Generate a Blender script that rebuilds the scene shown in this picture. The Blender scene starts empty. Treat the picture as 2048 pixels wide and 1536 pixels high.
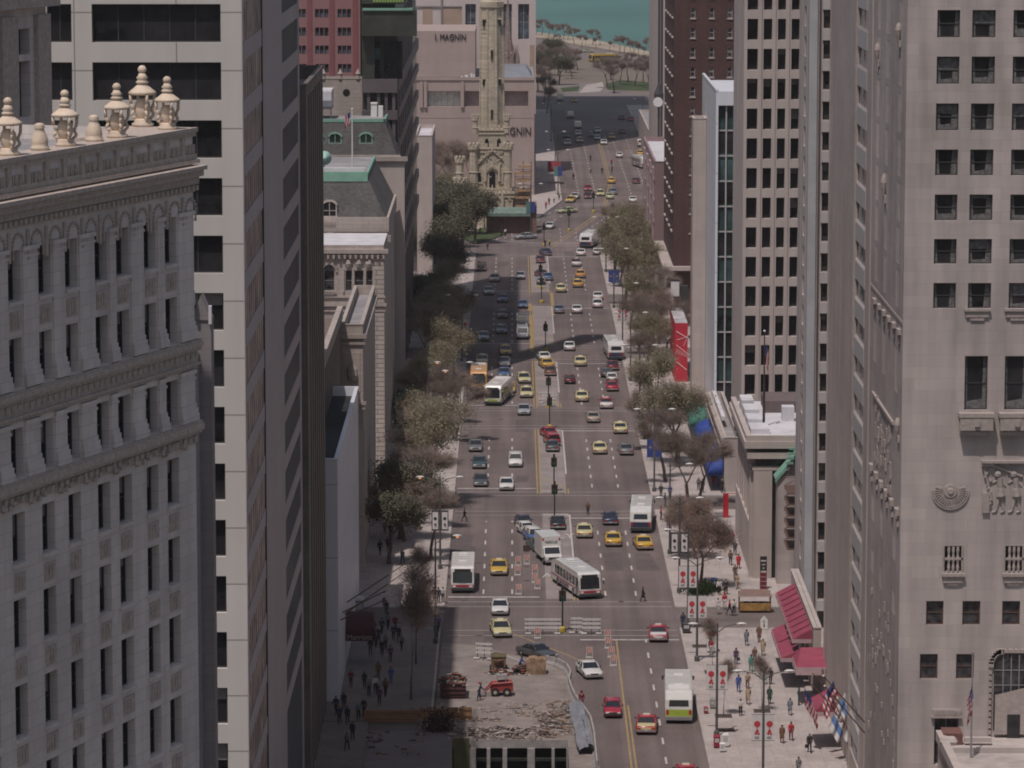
import bpy, bmesh, math, random
from mathutils import Vector, Matrix
R = math.radians
scene = bpy.context.scene
COL = scene.collection
# ---------------------------------------------------------------- camera
H = 83.0; F = 7800.0; PITCH = math.atan(1078.0/F)
cd = bpy.data.cameras.new('camera'); cam = bpy.data.objects.new('camera', cd); COL.objects.link(cam)
cd.sensor_width = 36; cd.lens = F/2048*36; cd.clip_start = 1; cd.clip_end = 60000
cam.location = (0, 0, H); cam.rotation_euler = (R(90)-PITCH, 0, 0)
scene.camera = cam
# ---------------------------------------------------------------- world and sun
SUN_EL, SUN_AZ = R(65.5), R(205)          # azimuth clockwise from north (+Y)
w = bpy.data.worlds.new('World'); scene.world = w; w.use_nodes = True
nt = w.node_tree; bg = nt.nodes['Background']
sky = nt.nodes.new('ShaderNodeTexSky'); sky.sky_type = 'NISHITA'; sky.sun_disc = False
sky.sun_elevation = SUN_EL; sky.sun_rotation = SUN_AZ; sky.air_density = 1.3; sky.dust_density = 3.0; sky.ozone_density = 1.0
nt.links.new(sky.outputs[0], bg.inputs[0]); bg.inputs[1].default_value = 0.085
sd = bpy.data.lights.new('sun', 'SUN'); sun = bpy.data.objects.new('sun', sd); COL.objects.link(sun)
sd.energy = 4.3; sd.angle = R(0.53); sd.color = (1.0, 0.90, 0.85)
sv = Vector((math.sin(SUN_AZ)*math.cos(SUN_EL), math.cos(SUN_AZ)*math.cos(SUN_EL), math.sin(SUN_EL)))
sun.rotation_euler = sv.to_track_quat('Z', 'Y').to_euler(); sun.location = (0, 300, 300)
scene.view_settings.view_transform = 'Standard'; scene.view_settings.look = 'None'
scene.view_settings.exposure = -0.67; scene.view_settings.gamma = 1
scene.cycles.max_bounces = 5; scene.cycles.diffuse_bounces = 3; scene.cycles.glossy_bounces = 2
scene.cycles.volume_bounces = 0; scene.cycles.transmission_bounces = 2
scene.cycles.use_denoising = True; scene.cycles.filter_width = 1.9
rnd = random.Random(7)
# ---------------------------------------------------------------- pixel <-> place (measured on the 2048 px photograph)
CP, SP = math.cos(PITCH), math.sin(PITCH)
def G(px, py, z=0.0):
    u = (px-1024)/F; v = (768-py)/F
    dy = CP+v*SP; dz = -SP+v*CP
    t = (z-H)/dz
    return Vector((u*t, dy*t, z))
def zat(py, Y):
    v = (768-py)/F
    return H + Y*(-SP+v*CP)/(CP+v*SP)
def xat(px, Y, py=900):
    v = (768-py)/F
    return (px-1024)/F*Y/(CP+v*SP)
# ---------------------------------------------------------------- materials
MATS = {}
def lin(c):
    return tuple(((x/255)/12.92 if x/255 <= 0.04045 else ((x/255+0.055)/1.055)**2.4) for x in c)
def mat(name, col, rough=0.8, var=0.12, scale=0.6, bump=0.0, metal=0.0, coords='pos', spec=0.4, tint=None, fine=None, emit=None, coat=0.0, lanes=None):
    if name in MATS: return MATS[name]
    m = bpy.data.materials.new(name); m.use_nodes = True; MATS[name] = m
    n, l = m.node_tree.nodes, m.node_tree.links
    b = n['Principled BSDF']; b.inputs['Roughness'].default_value = rough; b.inputs['Metallic'].default_value = metal
    b.inputs['Specular IOR Level'].default_value = spec; b.inputs['Coat Weight'].default_value = coat
    if coords == 'pos': src = n.new('ShaderNodeNewGeometry').outputs['Position']
    else: src = n.new('ShaderNodeTexCoord').outputs['Object']
    c = tuple(col)+(1,)
    if var > 0:
        t = n.new('ShaderNodeTexNoise'); t.inputs['Scale'].default_value = scale; t.inputs['Detail'].default_value = 6; t.inputs['Roughness'].default_value = .65
        l.new(src, t.inputs['Vector'])
        r = n.new('ShaderNodeMapRange'); r.inputs[1].default_value = .3; r.inputs[2].default_value = .7
        r.inputs[3].default_value = 0; r.inputs[4].default_value = 1; l.new(t.outputs[0], r.inputs[0])
        mx = n.new('ShaderNodeMix'); mx.data_type = 'RGBA'
        t2 = tint or tuple(max(0, x*(1-2*var)) for x in col)
        mx.inputs['A'].default_value = tuple(x*(1+var) for x in col)+(1,) if tint is None else c
        mx.inputs['B'].default_value = tuple(t2)+(1,)
        l.new(r.outputs[0], mx.inputs['Factor']); out = mx.outputs['Result']
        if fine:
            t3 = n.new('ShaderNodeTexNoise'); t3.inputs['Scale'].default_value = fine[0]; t3.inputs['Detail'].default_value = 4; l.new(src, t3.inputs['Vector'])
            r3 = n.new('ShaderNodeMapRange'); r3.inputs[1].default_value = .3; r3.inputs[2].default_value = .7; r3.inputs[3].default_value = 1-fine[1]; r3.inputs[4].default_value = 1+fine[1]
            l.new(t3.outputs[0], r3.inputs[0])
            m3 = n.new('ShaderNodeMix'); m3.data_type = 'RGBA'; m3.blend_type = 'MULTIPLY'; m3.inputs['Factor'].default_value = 1
            l.new(out, m3.inputs['A']); l.new(r3.outputs[0], m3.inputs['B']); out = m3.outputs['Result']
        if lanes:   # wear and tyre marks drawn out along the lanes
            mp = n.new('ShaderNodeMapping'); mp.inputs['Scale'].default_value = (lanes[0], lanes[1], .1); l.new(src, mp.inputs[0])
            t5 = n.new('ShaderNodeTexNoise'); t5.inputs['Scale'].default_value = 1; t5.inputs['Detail'].default_value = 4; l.new(mp.outputs[0], t5.inputs['Vector'])
            r5 = n.new('ShaderNodeMapRange'); r5.inputs[1].default_value = .35; r5.inputs[2].default_value = .65; r5.inputs[3].default_value = 1-lanes[2]; r5.inputs[4].default_value = 1+lanes[2]
            l.new(t5.outputs[0], r5.inputs[0]); m5 = n.new('ShaderNodeMix'); m5.data_type = 'RGBA'; m5.blend_type = 'MULTIPLY'; m5.inputs['Factor'].default_value = 1
            l.new(out, m5.inputs['A']); l.new(r5.outputs[0], m5.inputs['B']); out = m5.outputs['Result']
        l.new(out, b.inputs['Base Color'])
        if bump:
            bp = n.new('ShaderNodeBump'); bp.inputs['Strength'].default_value = bump; bp.inputs['Distance'].default_value = .1
            t4 = n.new('ShaderNodeTexNoise'); t4.inputs['Scale'].default_value = scale*6; t4.inputs['Detail'].default_value = 5; l.new(src, t4.inputs['Vector'])
            l.new(t4.outputs[0], bp.inputs['Height']); l.new(bp.outputs[0], b.inputs['Normal'])
    else: b.inputs['Base Color'].default_value = c
    if emit:
        b.inputs['Emission Color'].default_value = tuple(emit[0])+(1,); b.inputs['Emission Strength'].default_value = emit[1]
    return m
def blockmat(name, col, bw, bh, mortar=0.75, rough=0.85, var=0.08, msize=0.02, bump=0.3, joint=None, streak=0.12, off=0.5):
    """masonry / panels laid on vertical walls: u = x+y, v = z"""
    if name in MATS: return MATS[name]
    m = bpy.data.materials.new(name); m.use_nodes = True; MATS[name] = m
    n, l = m.node_tree.nodes, m.node_tree.links; b = n['Principled BSDF']; b.inputs['Roughness'].default_value = rough
    b.inputs['Specular IOR Level'].default_value = .3
    g = n.new('ShaderNodeNewGeometry'); s = n.new('ShaderNodeSeparateXYZ'); l.new(g.outputs['Position'], s.inputs[0])
    a = n.new('ShaderNodeMath'); a.operation = 'ADD'; l.new(s.outputs[0], a.inputs[0]); l.new(s.outputs[1], a.inputs[1])
    c = n.new('ShaderNodeCombineXYZ'); l.new(a.outputs[0], c.inputs[0]); l.new(s.outputs[2], c.inputs[1])
    k = n.new('ShaderNodeTexBrick'); l.new(c.outputs[0], k.inputs['Vector']); k.inputs['Scale'].default_value = 1
    k.inputs['Brick Width'].default_value = bw; k.inputs['Row Height'].default_value = bh; k.inputs['Mortar Size'].default_value = msize; k.offset = off
    k.inputs['Color1'].default_value = tuple(x*(1+var) for x in col)+(1,); k.inputs['Color2'].default_value = tuple(x*(1-var) for x in col)+(1,)
    k.inputs['Mortar'].default_value = tuple(x*mortar for x in col)+(1,)
    # weather streaks: noise stretched along z
    mp = n.new('ShaderNodeMapping'); mp.inputs['Scale'].default_value = (.9, .9, .07); l.new(g.outputs['Position'], mp.inputs[0])
    t = n.new('ShaderNodeTexNoise'); t.inputs['Scale'].default_value = 1; t.inputs['Detail'].default_value = 6; l.new(mp.outputs[0], t.inputs['Vector'])
    t2 = n.new('ShaderNodeTexNoise'); t2.inputs['Scale'].default_value = .12; t2.inputs['Detail'].default_value = 5; l.new(g.outputs['Position'], t2.inputs['Vector'])
    ad = n.new('ShaderNodeMath'); ad.operation = 'ADD'; l.new(t.outputs[0], ad.inputs[0]); l.new(t2.outputs[0], ad.inputs[1])
    r = n.new('ShaderNodeMapRange'); r.inputs[1].default_value = .75; r.inputs[2].default_value = 1.25; r.inputs[3].default_value = 1+streak*.5; r.inputs[4].default_value = 1-streak*1.2
    l.new(ad.outputs[0], r.inputs[0])
    mx = n.new('ShaderNodeMix'); mx.data_type = 'RGBA'; mx.blend_type = 'MULTIPLY'; mx.inputs['Factor'].default_value = 1
    l.new(k.outputs['Color'], mx.inputs['A']); l.new(r.outputs[0], mx.inputs['B']); l.new(mx.outputs['Result'], b.inputs['Base Color'])
    bp = n.new('ShaderNodeBump'); bp.inputs['Strength'].default_value = bump; bp.inputs['Distance'].default_value = .03; bp.invert = True
    l.new(k.outputs['Fac'], bp.inputs['Height']); l.new(bp.outputs[0], b.inputs['Normal'])
    return m
def joints(m, w_, h_, dark=.72, size=.02):
    ''' slab joints on level paving '''
    n, l = m.node_tree.nodes, m.node_tree.links; b = n['Principled BSDF']; src = b.inputs['Base Color'].links[0].from_socket
    k = n.new('ShaderNodeTexBrick'); k.offset = 0; k.inputs['Scale'].default_value = 1; k.inputs['Brick Width'].default_value = w_; k.inputs['Row Height'].default_value = h_; k.inputs['Mortar Size'].default_value = size
    k.inputs['Color1'].default_value = (1.05,1.05,1.05,1); k.inputs['Color2'].default_value = (.93,.93,.93,1); k.inputs['Mortar'].default_value = (dark,)*3+(1,)
    g = n.new('ShaderNodeNewGeometry'); l.new(g.outputs['Position'], k.inputs['Vector']); mx = n.new('ShaderNodeMix'); mx.data_type = 'RGBA'; mx.blend_type = 'MULTIPLY'; mx.inputs['Factor'].default_value = 1
    l.new(src, mx.inputs['A']); l.new(k.outputs['Color'], mx.inputs['B']); l.new(mx.outputs['Result'], b.inputs['Base Color']); return m
def leafmat(m, t=.45):
    ''' thin leaves let part of the light through '''
    n, l = m.node_tree.nodes, m.node_tree.links; b = n['Principled BSDF']; tr = n.new('ShaderNodeBsdfTranslucent'); mx = n.new('ShaderNodeMixShader'); mx.inputs[0].default_value = t
    src = b.inputs['Base Color'].links[0].from_socket; l.new(src, tr.inputs[0]); l.new(b.outputs[0], mx.inputs[1]); l.new(tr.outputs[0], mx.inputs[2]); l.new(mx.outputs[0], n['Material Output'].inputs['Surface']); return m
def glassmat(name, col, rough=0.12, spec=0.6, var=.5, scale=.25):
    col = tuple(x*1.25 for x in col)
    """dark window glass: what shows is the dim room and its blinds, plus reflection"""
    return mat(name, col, rough, var, scale, spec=spec)
# ---------------------------------------------------------------- mesh builder
class MB:
    def __init__(s): s.v = []; s.f = []; s.m = []; s.g = []
    def mark(s): s.g.append((len(s.v), len(s.f))); return s
    def build_parts(s, name, mats, parent, smooth=False):
        ''' one part object per marked piece '''
        out = []; g = s.g+[(len(s.v), len(s.f))]
        for (v0,f0),(v1,f1) in zip(g, g[1:]):
            if f1 == f0: continue
            q = MB(); q.v = s.v[v0:v1]; q.f = [tuple(i-v0 for i in f) for f in s.f[f0:f1]]; q.m = s.m[f0:f1]
            out.append(q.build(name, mats, parent, smooth))
        return out
    def add(s, vs, fs, mi=0):
        o = len(s.v); s.v += [tuple(v) for v in vs]; s.f += [tuple(i+o for i in f) for f in fs]; s.m += [mi]*len(fs); return s
    def box(s, x0, x1, y0, y1, z0, z1, mi=0):
        if x0 > x1: x0, x1 = x1, x0
        if y0 > y1: y0, y1 = y1, y0
        vs = [(x0,y0,z0),(x1,y0,z0),(x1,y1,z0),(x0,y1,z0),(x0,y0,z1),(x1,y0,z1),(x1,y1,z1),(x0,y1,z1)]
        return s.add(vs, [(0,3,2,1),(4,5,6,7),(0,1,5,4),(1,2,6,5),(2,3,7,6),(3,0,4,7)], mi)
    def obox(s, M, sx, sy, sz, mi=0):
        vs = [M @ Vector((a*sx/2, b*sy/2, c*sz/2)) for c in (-1,1) for a, b in ((-1,-1),(1,-1),(1,1),(-1,1))]
        return s.add(vs, [(0,3,2,1),(4,5,6,7),(0,1,5,4),(1,2,6,5),(2,3,7,6),(3,0,4,7)], mi)
    def prism(s, poly, z0, z1, mi=0):
        n = len(poly); vs = [(p[0],p[1],z0) for p in poly]+[(p[0],p[1],z1) for p in poly]
        fs = [tuple(range(n-1,-1,-1)), tuple(range(n,2*n))]+[(i,(i+1)%n,n+(i+1)%n,n+i) for i in range(n)]
        return s.add(vs, fs, mi)
    def sheet(s, poly, z, mi=0):
        return s.add([(p[0],p[1],z) for p in poly], [tuple(range(len(poly)))], mi)
    def tube(s, p0, p1, r0, r1=None, n=6, mi=0, caps=True):
        r1 = r0 if r1 is None else r1
        p0, p1 = Vector(p0), Vector(p1); d = (p1-p0)
        if d.length < 1e-6: return s
        q = d.to_track_quat('Z', 'Y'); vs = []
        for p, r in ((p0,r0),(p1,r1)):
            for i in range(n):
                a = 2*math.pi*i/n; vs.append(p+q @ Vector((r*math.cos(a), r*math.sin(a), 0)))
        fs = [(i,(i+1)%n,n+(i+1)%n,n+i) for i in range(n)]
        if caps: fs += [tuple(range(n-1,-1,-1)), tuple(range(n,2*n))]
        return s.add(vs, fs, mi)
    def lathe(s, c, prof, n=10, mi=0, rot=0):
        c = Vector(c); vs = []
        for r, z in prof:
            for i in range(n):
                a = rot+2*math.pi*i/n; vs.append(c+Vector((r*math.cos(a), r*math.sin(a), z)))
        fs = []
        for k in range(len(prof)-1):
            fs += [(k*n+i, k*n+(i+1)%n, (k+1)*n+(i+1)%n, (k+1)*n+i) for i in range(n)]
        fs += [tuple(range(n-1,-1,-1)), tuple((len(prof)-1)*n+i for i in range(n))]
        return s.add(vs, fs, mi)
    def loft(s, rings, mi=0, caps=True):
        n = len(rings[0]); vs = [v for r in rings for v in r]; fs = []
        for k in range(len(rings)-1):
            fs += [(k*n+i, k*n+(i+1)%n, (k+1)*n+(i+1)%n, (k+1)*n+i) for i in range(n)]
        if caps: fs += [tuple(range(n-1,-1,-1)), tuple((len(rings)-1)*n+i for i in range(n))]
        return s.add(vs, fs, mi)
    def mesh(s, name, mats, smooth=False):
        me = bpy.data.meshes.new(name); me.from_pydata(s.v, [], s.f)
        for m in (mats if isinstance(mats, (list, tuple)) else [mats]): me.materials.append(m)
        me.polygons.foreach_set('material_index', s.m)
        if smooth: me.polygons.foreach_set('use_smooth', [True]*len(s.f))
        bm = bmesh.new(); bm.from_mesh(me); bmesh.ops.recalc_face_normals(bm, faces=bm.faces); bm.to_mesh(me); bm.free()
        me.update(); return me
    def build(s, name, mats, parent=None, smooth=False, norecalc=False):
        return link(name, s.mesh(name, mats, smooth), parent)
def link(name, me, parent=None, loc=None, rz=None, M=None):
    o = bpy.data.objects.new(name, me); COL.objects.link(o)
    if parent is not None: o.parent = parent
    if loc is not None: o.location = loc
    if rz is not None: o.rotation_euler.z = rz
    if M is not None: o.matrix_local = M
    return o
def tag(o, label, cat, group=None, kind=None):
    if label: o['label'] = label
    if cat: o['category'] = cat
    if group: o['group'] = group
    if kind: o['kind'] = kind
    return o
def thing(name, label, cat, loc=(0,0,0), rz=0, group=None):
    o = bpy.data.objects.new(name, None); COL.objects.link(o); o.location = loc; o.rotation_euler.z = rz
    o.empty_display_size = .3
    return tag(o, label, cat, group)
def kids(o): return list(o.children)
def dup(o, loc=None, rz=None, label=None, parent=None, scale=None):
    c = o.copy(); COL.objects.link(c); c.parent = parent
    if loc is not None: c.location = loc
    if rz is not None: c.rotation_euler.z = rz
    if scale is not None: c.scale = scale
    if label: c['label'] = label
    for ch in CH.get(o.name, o.children): 
        d = dup(ch, parent=c)
    return c
CH = {}
def struct(name, mb, mats, kind='structure'):
    o = mb.build(name, mats); o['kind'] = kind; return o
def recol(o, m, slot=0):
    o.material_slots[slot].link = 'OBJECT'; o.material_slots[slot].material = m
# ---------------------------------------------------------------- walls with real openings
WIN = {}
def window_mesh(w, h, style, mg, mf):
    key = (round(w,2), round(h,2), style, mg.name, mf.name, rnd.randrange(5) if ('c' in style or 'b' in style) else 0)
    if key in WIN: return WIN[key]
    f = MB(); g = MB(); t = .09 if w > .7 else .05
    g.add([(0,.06,0),(w,.06,0),(w,.06,h),(0,.06,h)], [(0,1,2,3)])
    f.box(0,t,-.02,.05,0,h); f.box(w-t,w,-.02,.05,0,h); f.box(t,w-t,-.02,.05,0,t); f.box(t,w-t,-.02,.05,h-t,h)
    if 'h' in style: f.box(t,w-t,0,.05,h*.48,h*.48+t*.8)
    if 'v' in style: f.box(w/2-t/2,w/2+t/2,0.005,.045,t,h-t)
    if 'm' in style:
        k = max(2, int(w/1.5))
        for i in range(1,k): f.box(w*i/k-.04,w*i/k+.04,0.005,.045,t,h-t)
    if 'c' in style: # curtains drawn to the sides and a low sill clutter
        q = .05; k = rnd.uniform(.16,.3)*w
        g.add([(w-t-k,q,t),(w-t,q,t),(w-t,q,h-t),(w-t-k*.7,q,h-t)],[(0,1,2,3)],1); g.add([(t,q,t),(t+k*.6,q,t),(t+k*.4,q,h-t),(t,q,h-t)],[(0,1,2,3)],1)
        if rnd.random() < .6: z_ = t+h*rnd.uniform(.12,.3); g.add([(t+k*.6,q+.002,t),(w-t-k,q+.002,t),(w-t-k,q+.002,z_),(t+k*.6,q+.002,z_*rnd.uniform(.7,1))],[(0,1,2,3)],1)
    if 'b' in style: # blind drawn part way
        g.box(t,w-t,.052,.056,h*rnd.uniform(.45,.85),h-t,1)
    r = (g.mesh('window', [mg, MATS['curtain'] if 'c' in style else MATS['blind']]), f.mesh('frame', [mf])); WIN[key] = r; return r
def facade(B, wall, P0, P1, z0, z1, cols=(), rows=(), depth=.35, mg=None, mf=None, style='h', skip=None, sub=False, mi=0, nmax=100, vary=()):
    """adds the wall P0->P1 (outward side on its right) to MB wall; links a 'window' part per opening"""
    P0, P1 = Vector(P0[:2]).to_3d(), Vector(P1[:2]).to_3d(); L = (P1-P0).length; d = (P1-P0)/L; nrm = Vector((d.y,-d.x,0))
    ang = math.atan2(d.y, d.x)
    us = sorted(set([0,L]+[u for c in cols for u in c if 0 <= u <= L])); zs = sorted(set([z0,z1]+[z for r in rows for z in r if z0 <= z <= z1]))
    def pt(u, z, k=0): p = P0+d*u-nrm*k; return (p.x,p.y,z)
    ws = set()
    for i in range(len(us)-1):
        for j in range(len(zs)-1):
            uc, zc = (us[i]+us[i+1])/2, (zs[j]+zs[j+1])/2
            ci = next((k for k, c in enumerate(cols) if c[0] <= uc <= c[1]), None); ri = next((k for k, r in enumerate(rows) if r[0] <= zc <= r[1]), None)
            if ci is not None and ri is not None and not (skip and skip(ci, ri)): ws.add((ci,ri)); continue
            wall.add([pt(us[i],zs[j]),pt(us[i+1],zs[j]),pt(us[i+1],zs[j+1]),pt(us[i],zs[j+1])], [(0,1,2,3)], mi)
    for ci, ri in sorted(ws):
        a, b = cols[ci]; a, b = max(a,0), min(b,L); c, e = rows[ri]; c, e = max(c,z0), min(e,z1)
        q = [(a,c),(b,c),(b,e),(a,e)]
        for k in range(4):
            (u1,w1),(u2,w2) = q[k], q[(k+1)%4]
            wall.add([pt(u1,w1),pt(u2,w2),pt(u2,w2,depth+.1),pt(u1,w1,depth+.1)], [(0,1,2,3)], mi)
        st = style
        if vary: st = style+rnd.choice(vary)
        me, fr = window_mesh(b-a, e-c, st, mg, mf)
        p = P0+d*a-nrm*depth
        o = link('window', me, B, (p.x,p.y,c), ang)
        link('frame', fr, o)
def rect_building(name, label, x0, x1, y0, y1, z1, wm, rm, sides={}, z0=0, parapet=.8, cat='building', pm=None, group=None, wallname='wall'):
    B = thing(name, label, cat, (0,0,0), group=group)
    W = MB()
    S = {'S':((x0,y0),(x1,y0)), 'E':((x1,y0),(x1,y1)), 'W':((x0,y1),(x0,y0)), 'N':((x1,y1),(x0,y1))}
    for k, (a, b) in S.items():
        facade(B, W, a, b, z0, z1, **sides.get(k, {}))
    W.build(wallname, wm, B)
    Rf = MB(); zt = z1-parapet
    t = .35
    if parapet > 0:
        Rf.sheet([(x0+t,y0+t),(x1-t,y0+t),(x1-t,y1-t),(x0+t,y1-t)], zt)
        P = MB()
        P.box(x0-.06,x1+.06,y0-.06,y0+t,z1-.001,z1+.12); P.box(x0-.06,x1+.06,y1-t,y1+.06,z1-.001,z1+.12); P.box(x0-.06,x0+t,y0+t,y1-t,z1-.001,z1+.12); P.box(x1-t,x1+.06,y0+t,y1-t,z1-.001,z1+.12)
        for (a,b,c,d_) in ((x0+t,x1-t,y0+t,y0+t),(x0+t,x1-t,y1-t,y1-t)): P.add([(a,c,zt),(b,c,zt),(b,c,z1),(a,c,z1)],[(0,1,2,3)])
        for (a,c,d_) in ((x0+t,y0+t,y1-t),(x1-t,y0+t,y1-t)): P.add([(a,c,zt),(a,d_,zt),(a,d_,z1),(a,c,z1)],[(0,1,2,3)])
        P.build('parapet', pm or wm, B)
    else: Rf.sheet([(x0,y0),(x1,y0),(x1,y1),(x0,y1)], z1)
    Rf.build('roof', rm, B)
    return B
def steps(a, p, n, s): return [(a+i*p, a+i*p+s) for i in range(n)]
def text_mesh(txt, size, depth, m):
    c = bpy.data.curves.new('t', 'FONT'); c.body = txt; c.size = size; c.extrude = depth; c.align_x = 'CENTER'
    o = bpy.data.objects.new('t', c); COL.objects.link(o)
    dg = bpy.context.evaluated_depsgraph_get(); me = bpy.data.meshes.new_from_object(o.evaluated_get(dg)); me.materials.clear(); me.materials.append(m)
    bpy.data.objects.remove(o); return me
# ================================================================ MATERIALS
asphalt = mat('asphalt', (.158,.128,.124), .9, .16, .05, .15, fine=(3,.12), lanes=(.55,.012,.16))
asphalt2 = mat('cross_asphalt', (.172,.142,.136), .9, .14, .09, .1, fine=(3,.1), lanes=(.02,.5,.12))
paving = mat('pavement_concrete', (.42,.37,.355), .9, .1, .25, .1, fine=(2.5,.1))
median_c = mat('median_concrete', (.28,.245,.24), .9, .12, .2, fine=(3,.1))
kerbm = mat('kerb_stone', (.40,.36,.34), .9, .1, .5)
groundm = mat('city_ground', (.14,.125,.12), .95, .2, .05)
white_p = mat('road_paint_white', (.62,.6,.58), .7, .2, 1.2, tint=(.36,.33,.32))
yellow_p = mat('road_paint_yellow', (.42,.29,.10), .7, .25, .8, tint=(.25,.19,.12))
grassm = mat('grass_green', (.06,.085,.035), 1, .3, .3)
sandm = mat('beach_sand', (.40,.335,.26), 1, .15, .02)
terra = blockmat('terracotta_cream', (.70,.635,.60), 1.1, .62, .8, .6, .05, .02, .3, streak=.16)
terra_orn = mat('terracotta_ornament', (.66,.57,.51), .7, .22, 3.5, .8, tint=(.42,.35,.31))
urnm = mat('urn_terracotta', (.74,.62,.50), .65, .15, 1.4, .2, tint=(.54,.43,.33))
white_panel = blockmat('white_granite_panels', (.56,.535,.505), 7.0, 3.98, .5, .5, .02, .05, .1, streak=.06, off=0)
granite_grey = blockmat('grey_granite_panels', (.46,.42,.44), 60, 3.98, .8, .5, .03, .03, .1, streak=.08, off=0)
brown_stone = mat('brown_granite', (.19,.165,.15), .6, .15, .3, fine=(2,.12))
marble = blockmat('white_marble_slabs', (.70,.72,.78), 30, 7.2, .6, .4, .02, .05, .1, streak=.05, off=0)
tan_stone = blockmat('tan_limestone', (.42,.365,.335), 1.4, .62, .72, .85, .06, .02, .35, streak=.15)
tan_quoin = blockmat('rusticated_limestone', (.42,.365,.335), 9, .62, .45, .85, .05, .06, .5, streak=.1)
tan_plain = blockmat('pale_limestone', (.46,.40,.375), 2.4, 1.2, .88, .85, .04, .014, .15, streak=.12)
brick_brown = blockmat('brown_brick', (.19,.145,.125), .5, .2, .8, .9, .12, .015, .3, streak=.15)
brick_dark = blockmat('dark_maroon_brick', (.105,.058,.054), .45, .18, .8, .9, .12, .012, .2, streak=.12)
slate = blockmat('slate_roofing', (.125,.118,.118), .5, .32, .7, .8, .18, .03, .3, streak=.2)
copper = mat('green_copper', (.22,.42,.33), .7, .15, .8, tint=(.16,.30,.24))
pinkm = blockmat('pink_granite', (.33,.18,.185), 6.0, 3.3, .75, .6, .02, .03, .1, streak=.05, off=0)
olive_granite = mat('dark_olive_granite', (.06,.064,.055), .35, .2, .2, fine=(1.2,.15))
mauve_granite = mat('grey_mauve_granite', (.135,.115,.12), .45, .15, .2)
magnin = blockmat('beige_marble_cladding', (.39,.315,.295), 4.2, 2.1, .9, .7, .03, .02, .1, streak=.06)
whitem = blockmat('white_cladding', (.57,.50,.49), 3.2, 2.1, .88, .6, .03, .02, .1, streak=.05)
ochre = mat('ochre_panel', (.42,.31,.24), .7, .1, .3)
yellow_stone = blockmat('yellow_limestone', (.54,.475,.375), 1.0, .45, .62, .9, .16, .03, .6, streak=.2)
yellow_trim = mat('yellow_limestone_trim', (.58,.51,.41), .85, .25, 2.5, .6, tint=(.36,.31,.24))
grid_stone = blockmat('pale_pink_limestone', (.47,.41,.385), 2.6, 1.9, .88, .85, .03, .012, .15, streak=.1)
icon_stone = blockmat('hotel_limestone', (.455,.40,.38), 2.1, .9, .86, .85, .06, .016, .2, streak=.22)
icon_trim = mat('hotel_carved_stone', (.46,.40,.37), .85, .15, 3, .5, tint=(.33,.28,.26))
white_block = mat('pale_spandrel', (.47,.455,.45), .7, .05, 1)
roofgrey = mat('grey_roof_membrane', (.36,.35,.36), .8, .25, .35, tint=(.2,.19,.2))
roofdark = mat('black_roof', (.03,.033,.035), .8, .3, .2)
roofwhite = mat('white_roof', (.62,.61,.64), .8, .12, .4)
glass_d = glassmat('dark_window_glass', (.022,.022,.024), .15, .45)
glass_g = glassmat('green_black_glass', (.018,.024,.019), .12, .4)
glass_m = glassmat('hotel_window_glass', (.055,.052,.055), .15, .5, scale=1.6)
glass_b = glassmat('blue_window_glass', (.075,.10,.125), .15, .6, scale=.5)
glass_t = glassmat('teal_window_glass', (.045,.085,.085), .12, .6, scale=.15)
glass_br = glassmat('bronze_painted_reflections', (.33,.25,.215), .35, .2, .75, .45)  # reflections are put into the mottled bronze base colour
blind = mat('blind', (.20,.19,.185), .8, .1, 2); mat('curtain', (.17,.165,.165), .8, .35, 3)
fr_d = mat('dark_window_frame', (.05,.05,.052), .5, 0)
fr_br = mat('brown_window_frame', (.12,.07,.055), .5, 0)
fr_w = mat('pale_window_frame', (.45,.43,.43), .6, 0)
fr_gr = mat('grey_window_frame', (.25,.24,.25), .6, 0)
steel_w = mat('white_painted_steel', (.7,.69,.68), .5, .06, 2)
# ================================================================ SETTING
def poly(mb, pts, z, mi=0): mb.sheet(pts, z, mi)
KW, KE = -7.4, 17.9          # kerb lines of the near avenue
CROSS = [(409,421),(484,495),(557,571),(630,644),(706,722),(795,824)]
PIT = (-5.6, 5.2, 330, 357)
gm = MB(); BIG = 900
x0,x1,ya,yb = PIT
for r in ((-BIG,x0,-200,1540),(x1,BIG,-200,1540),(x0,x1,-200,ya),(x0,x1,yb+2,1540)):
    gm.sheet([(r[0],r[2]),(r[1],r[2]),(r[1],r[3]),(r[0],r[3])], -.03)
struct('ground', gm, groundm)
# avenue: straight part, jog past the tower, straight again, bend to the lake shore
W2, E2 = 12.2, 36.5
av = MB()
av.sheet([(x1,330),(KE,330),(KE,357),(x1,357)], 0); av.sheet([(KW,357),(KE,357),(KE,800),(KW,800)], 0)
JW = [(KW,800),(-6,822),(8,872),(W2,915),(W2,1240),(2,1330)]
JE = [(KE,800),(18.5,822),(29,872),(34,905),(E2,960),(E2,1260),(40,1330)]
av.add([(p[0],p[1],0) for p in JW+JE[::-1]], [tuple(range(len(JW)+len(JE)))])
struct('road', av, asphalt)
cr = MB()
for a, b in CROSS:
    for xa, xb in ((-160,KW),(KE,160)): cr.sheet([(xa,a+.6),(xb,a+.6),(xb,b-.6),(xa,b-.6)], -.004)
struct('cross_street', cr, asphalt2)
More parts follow.
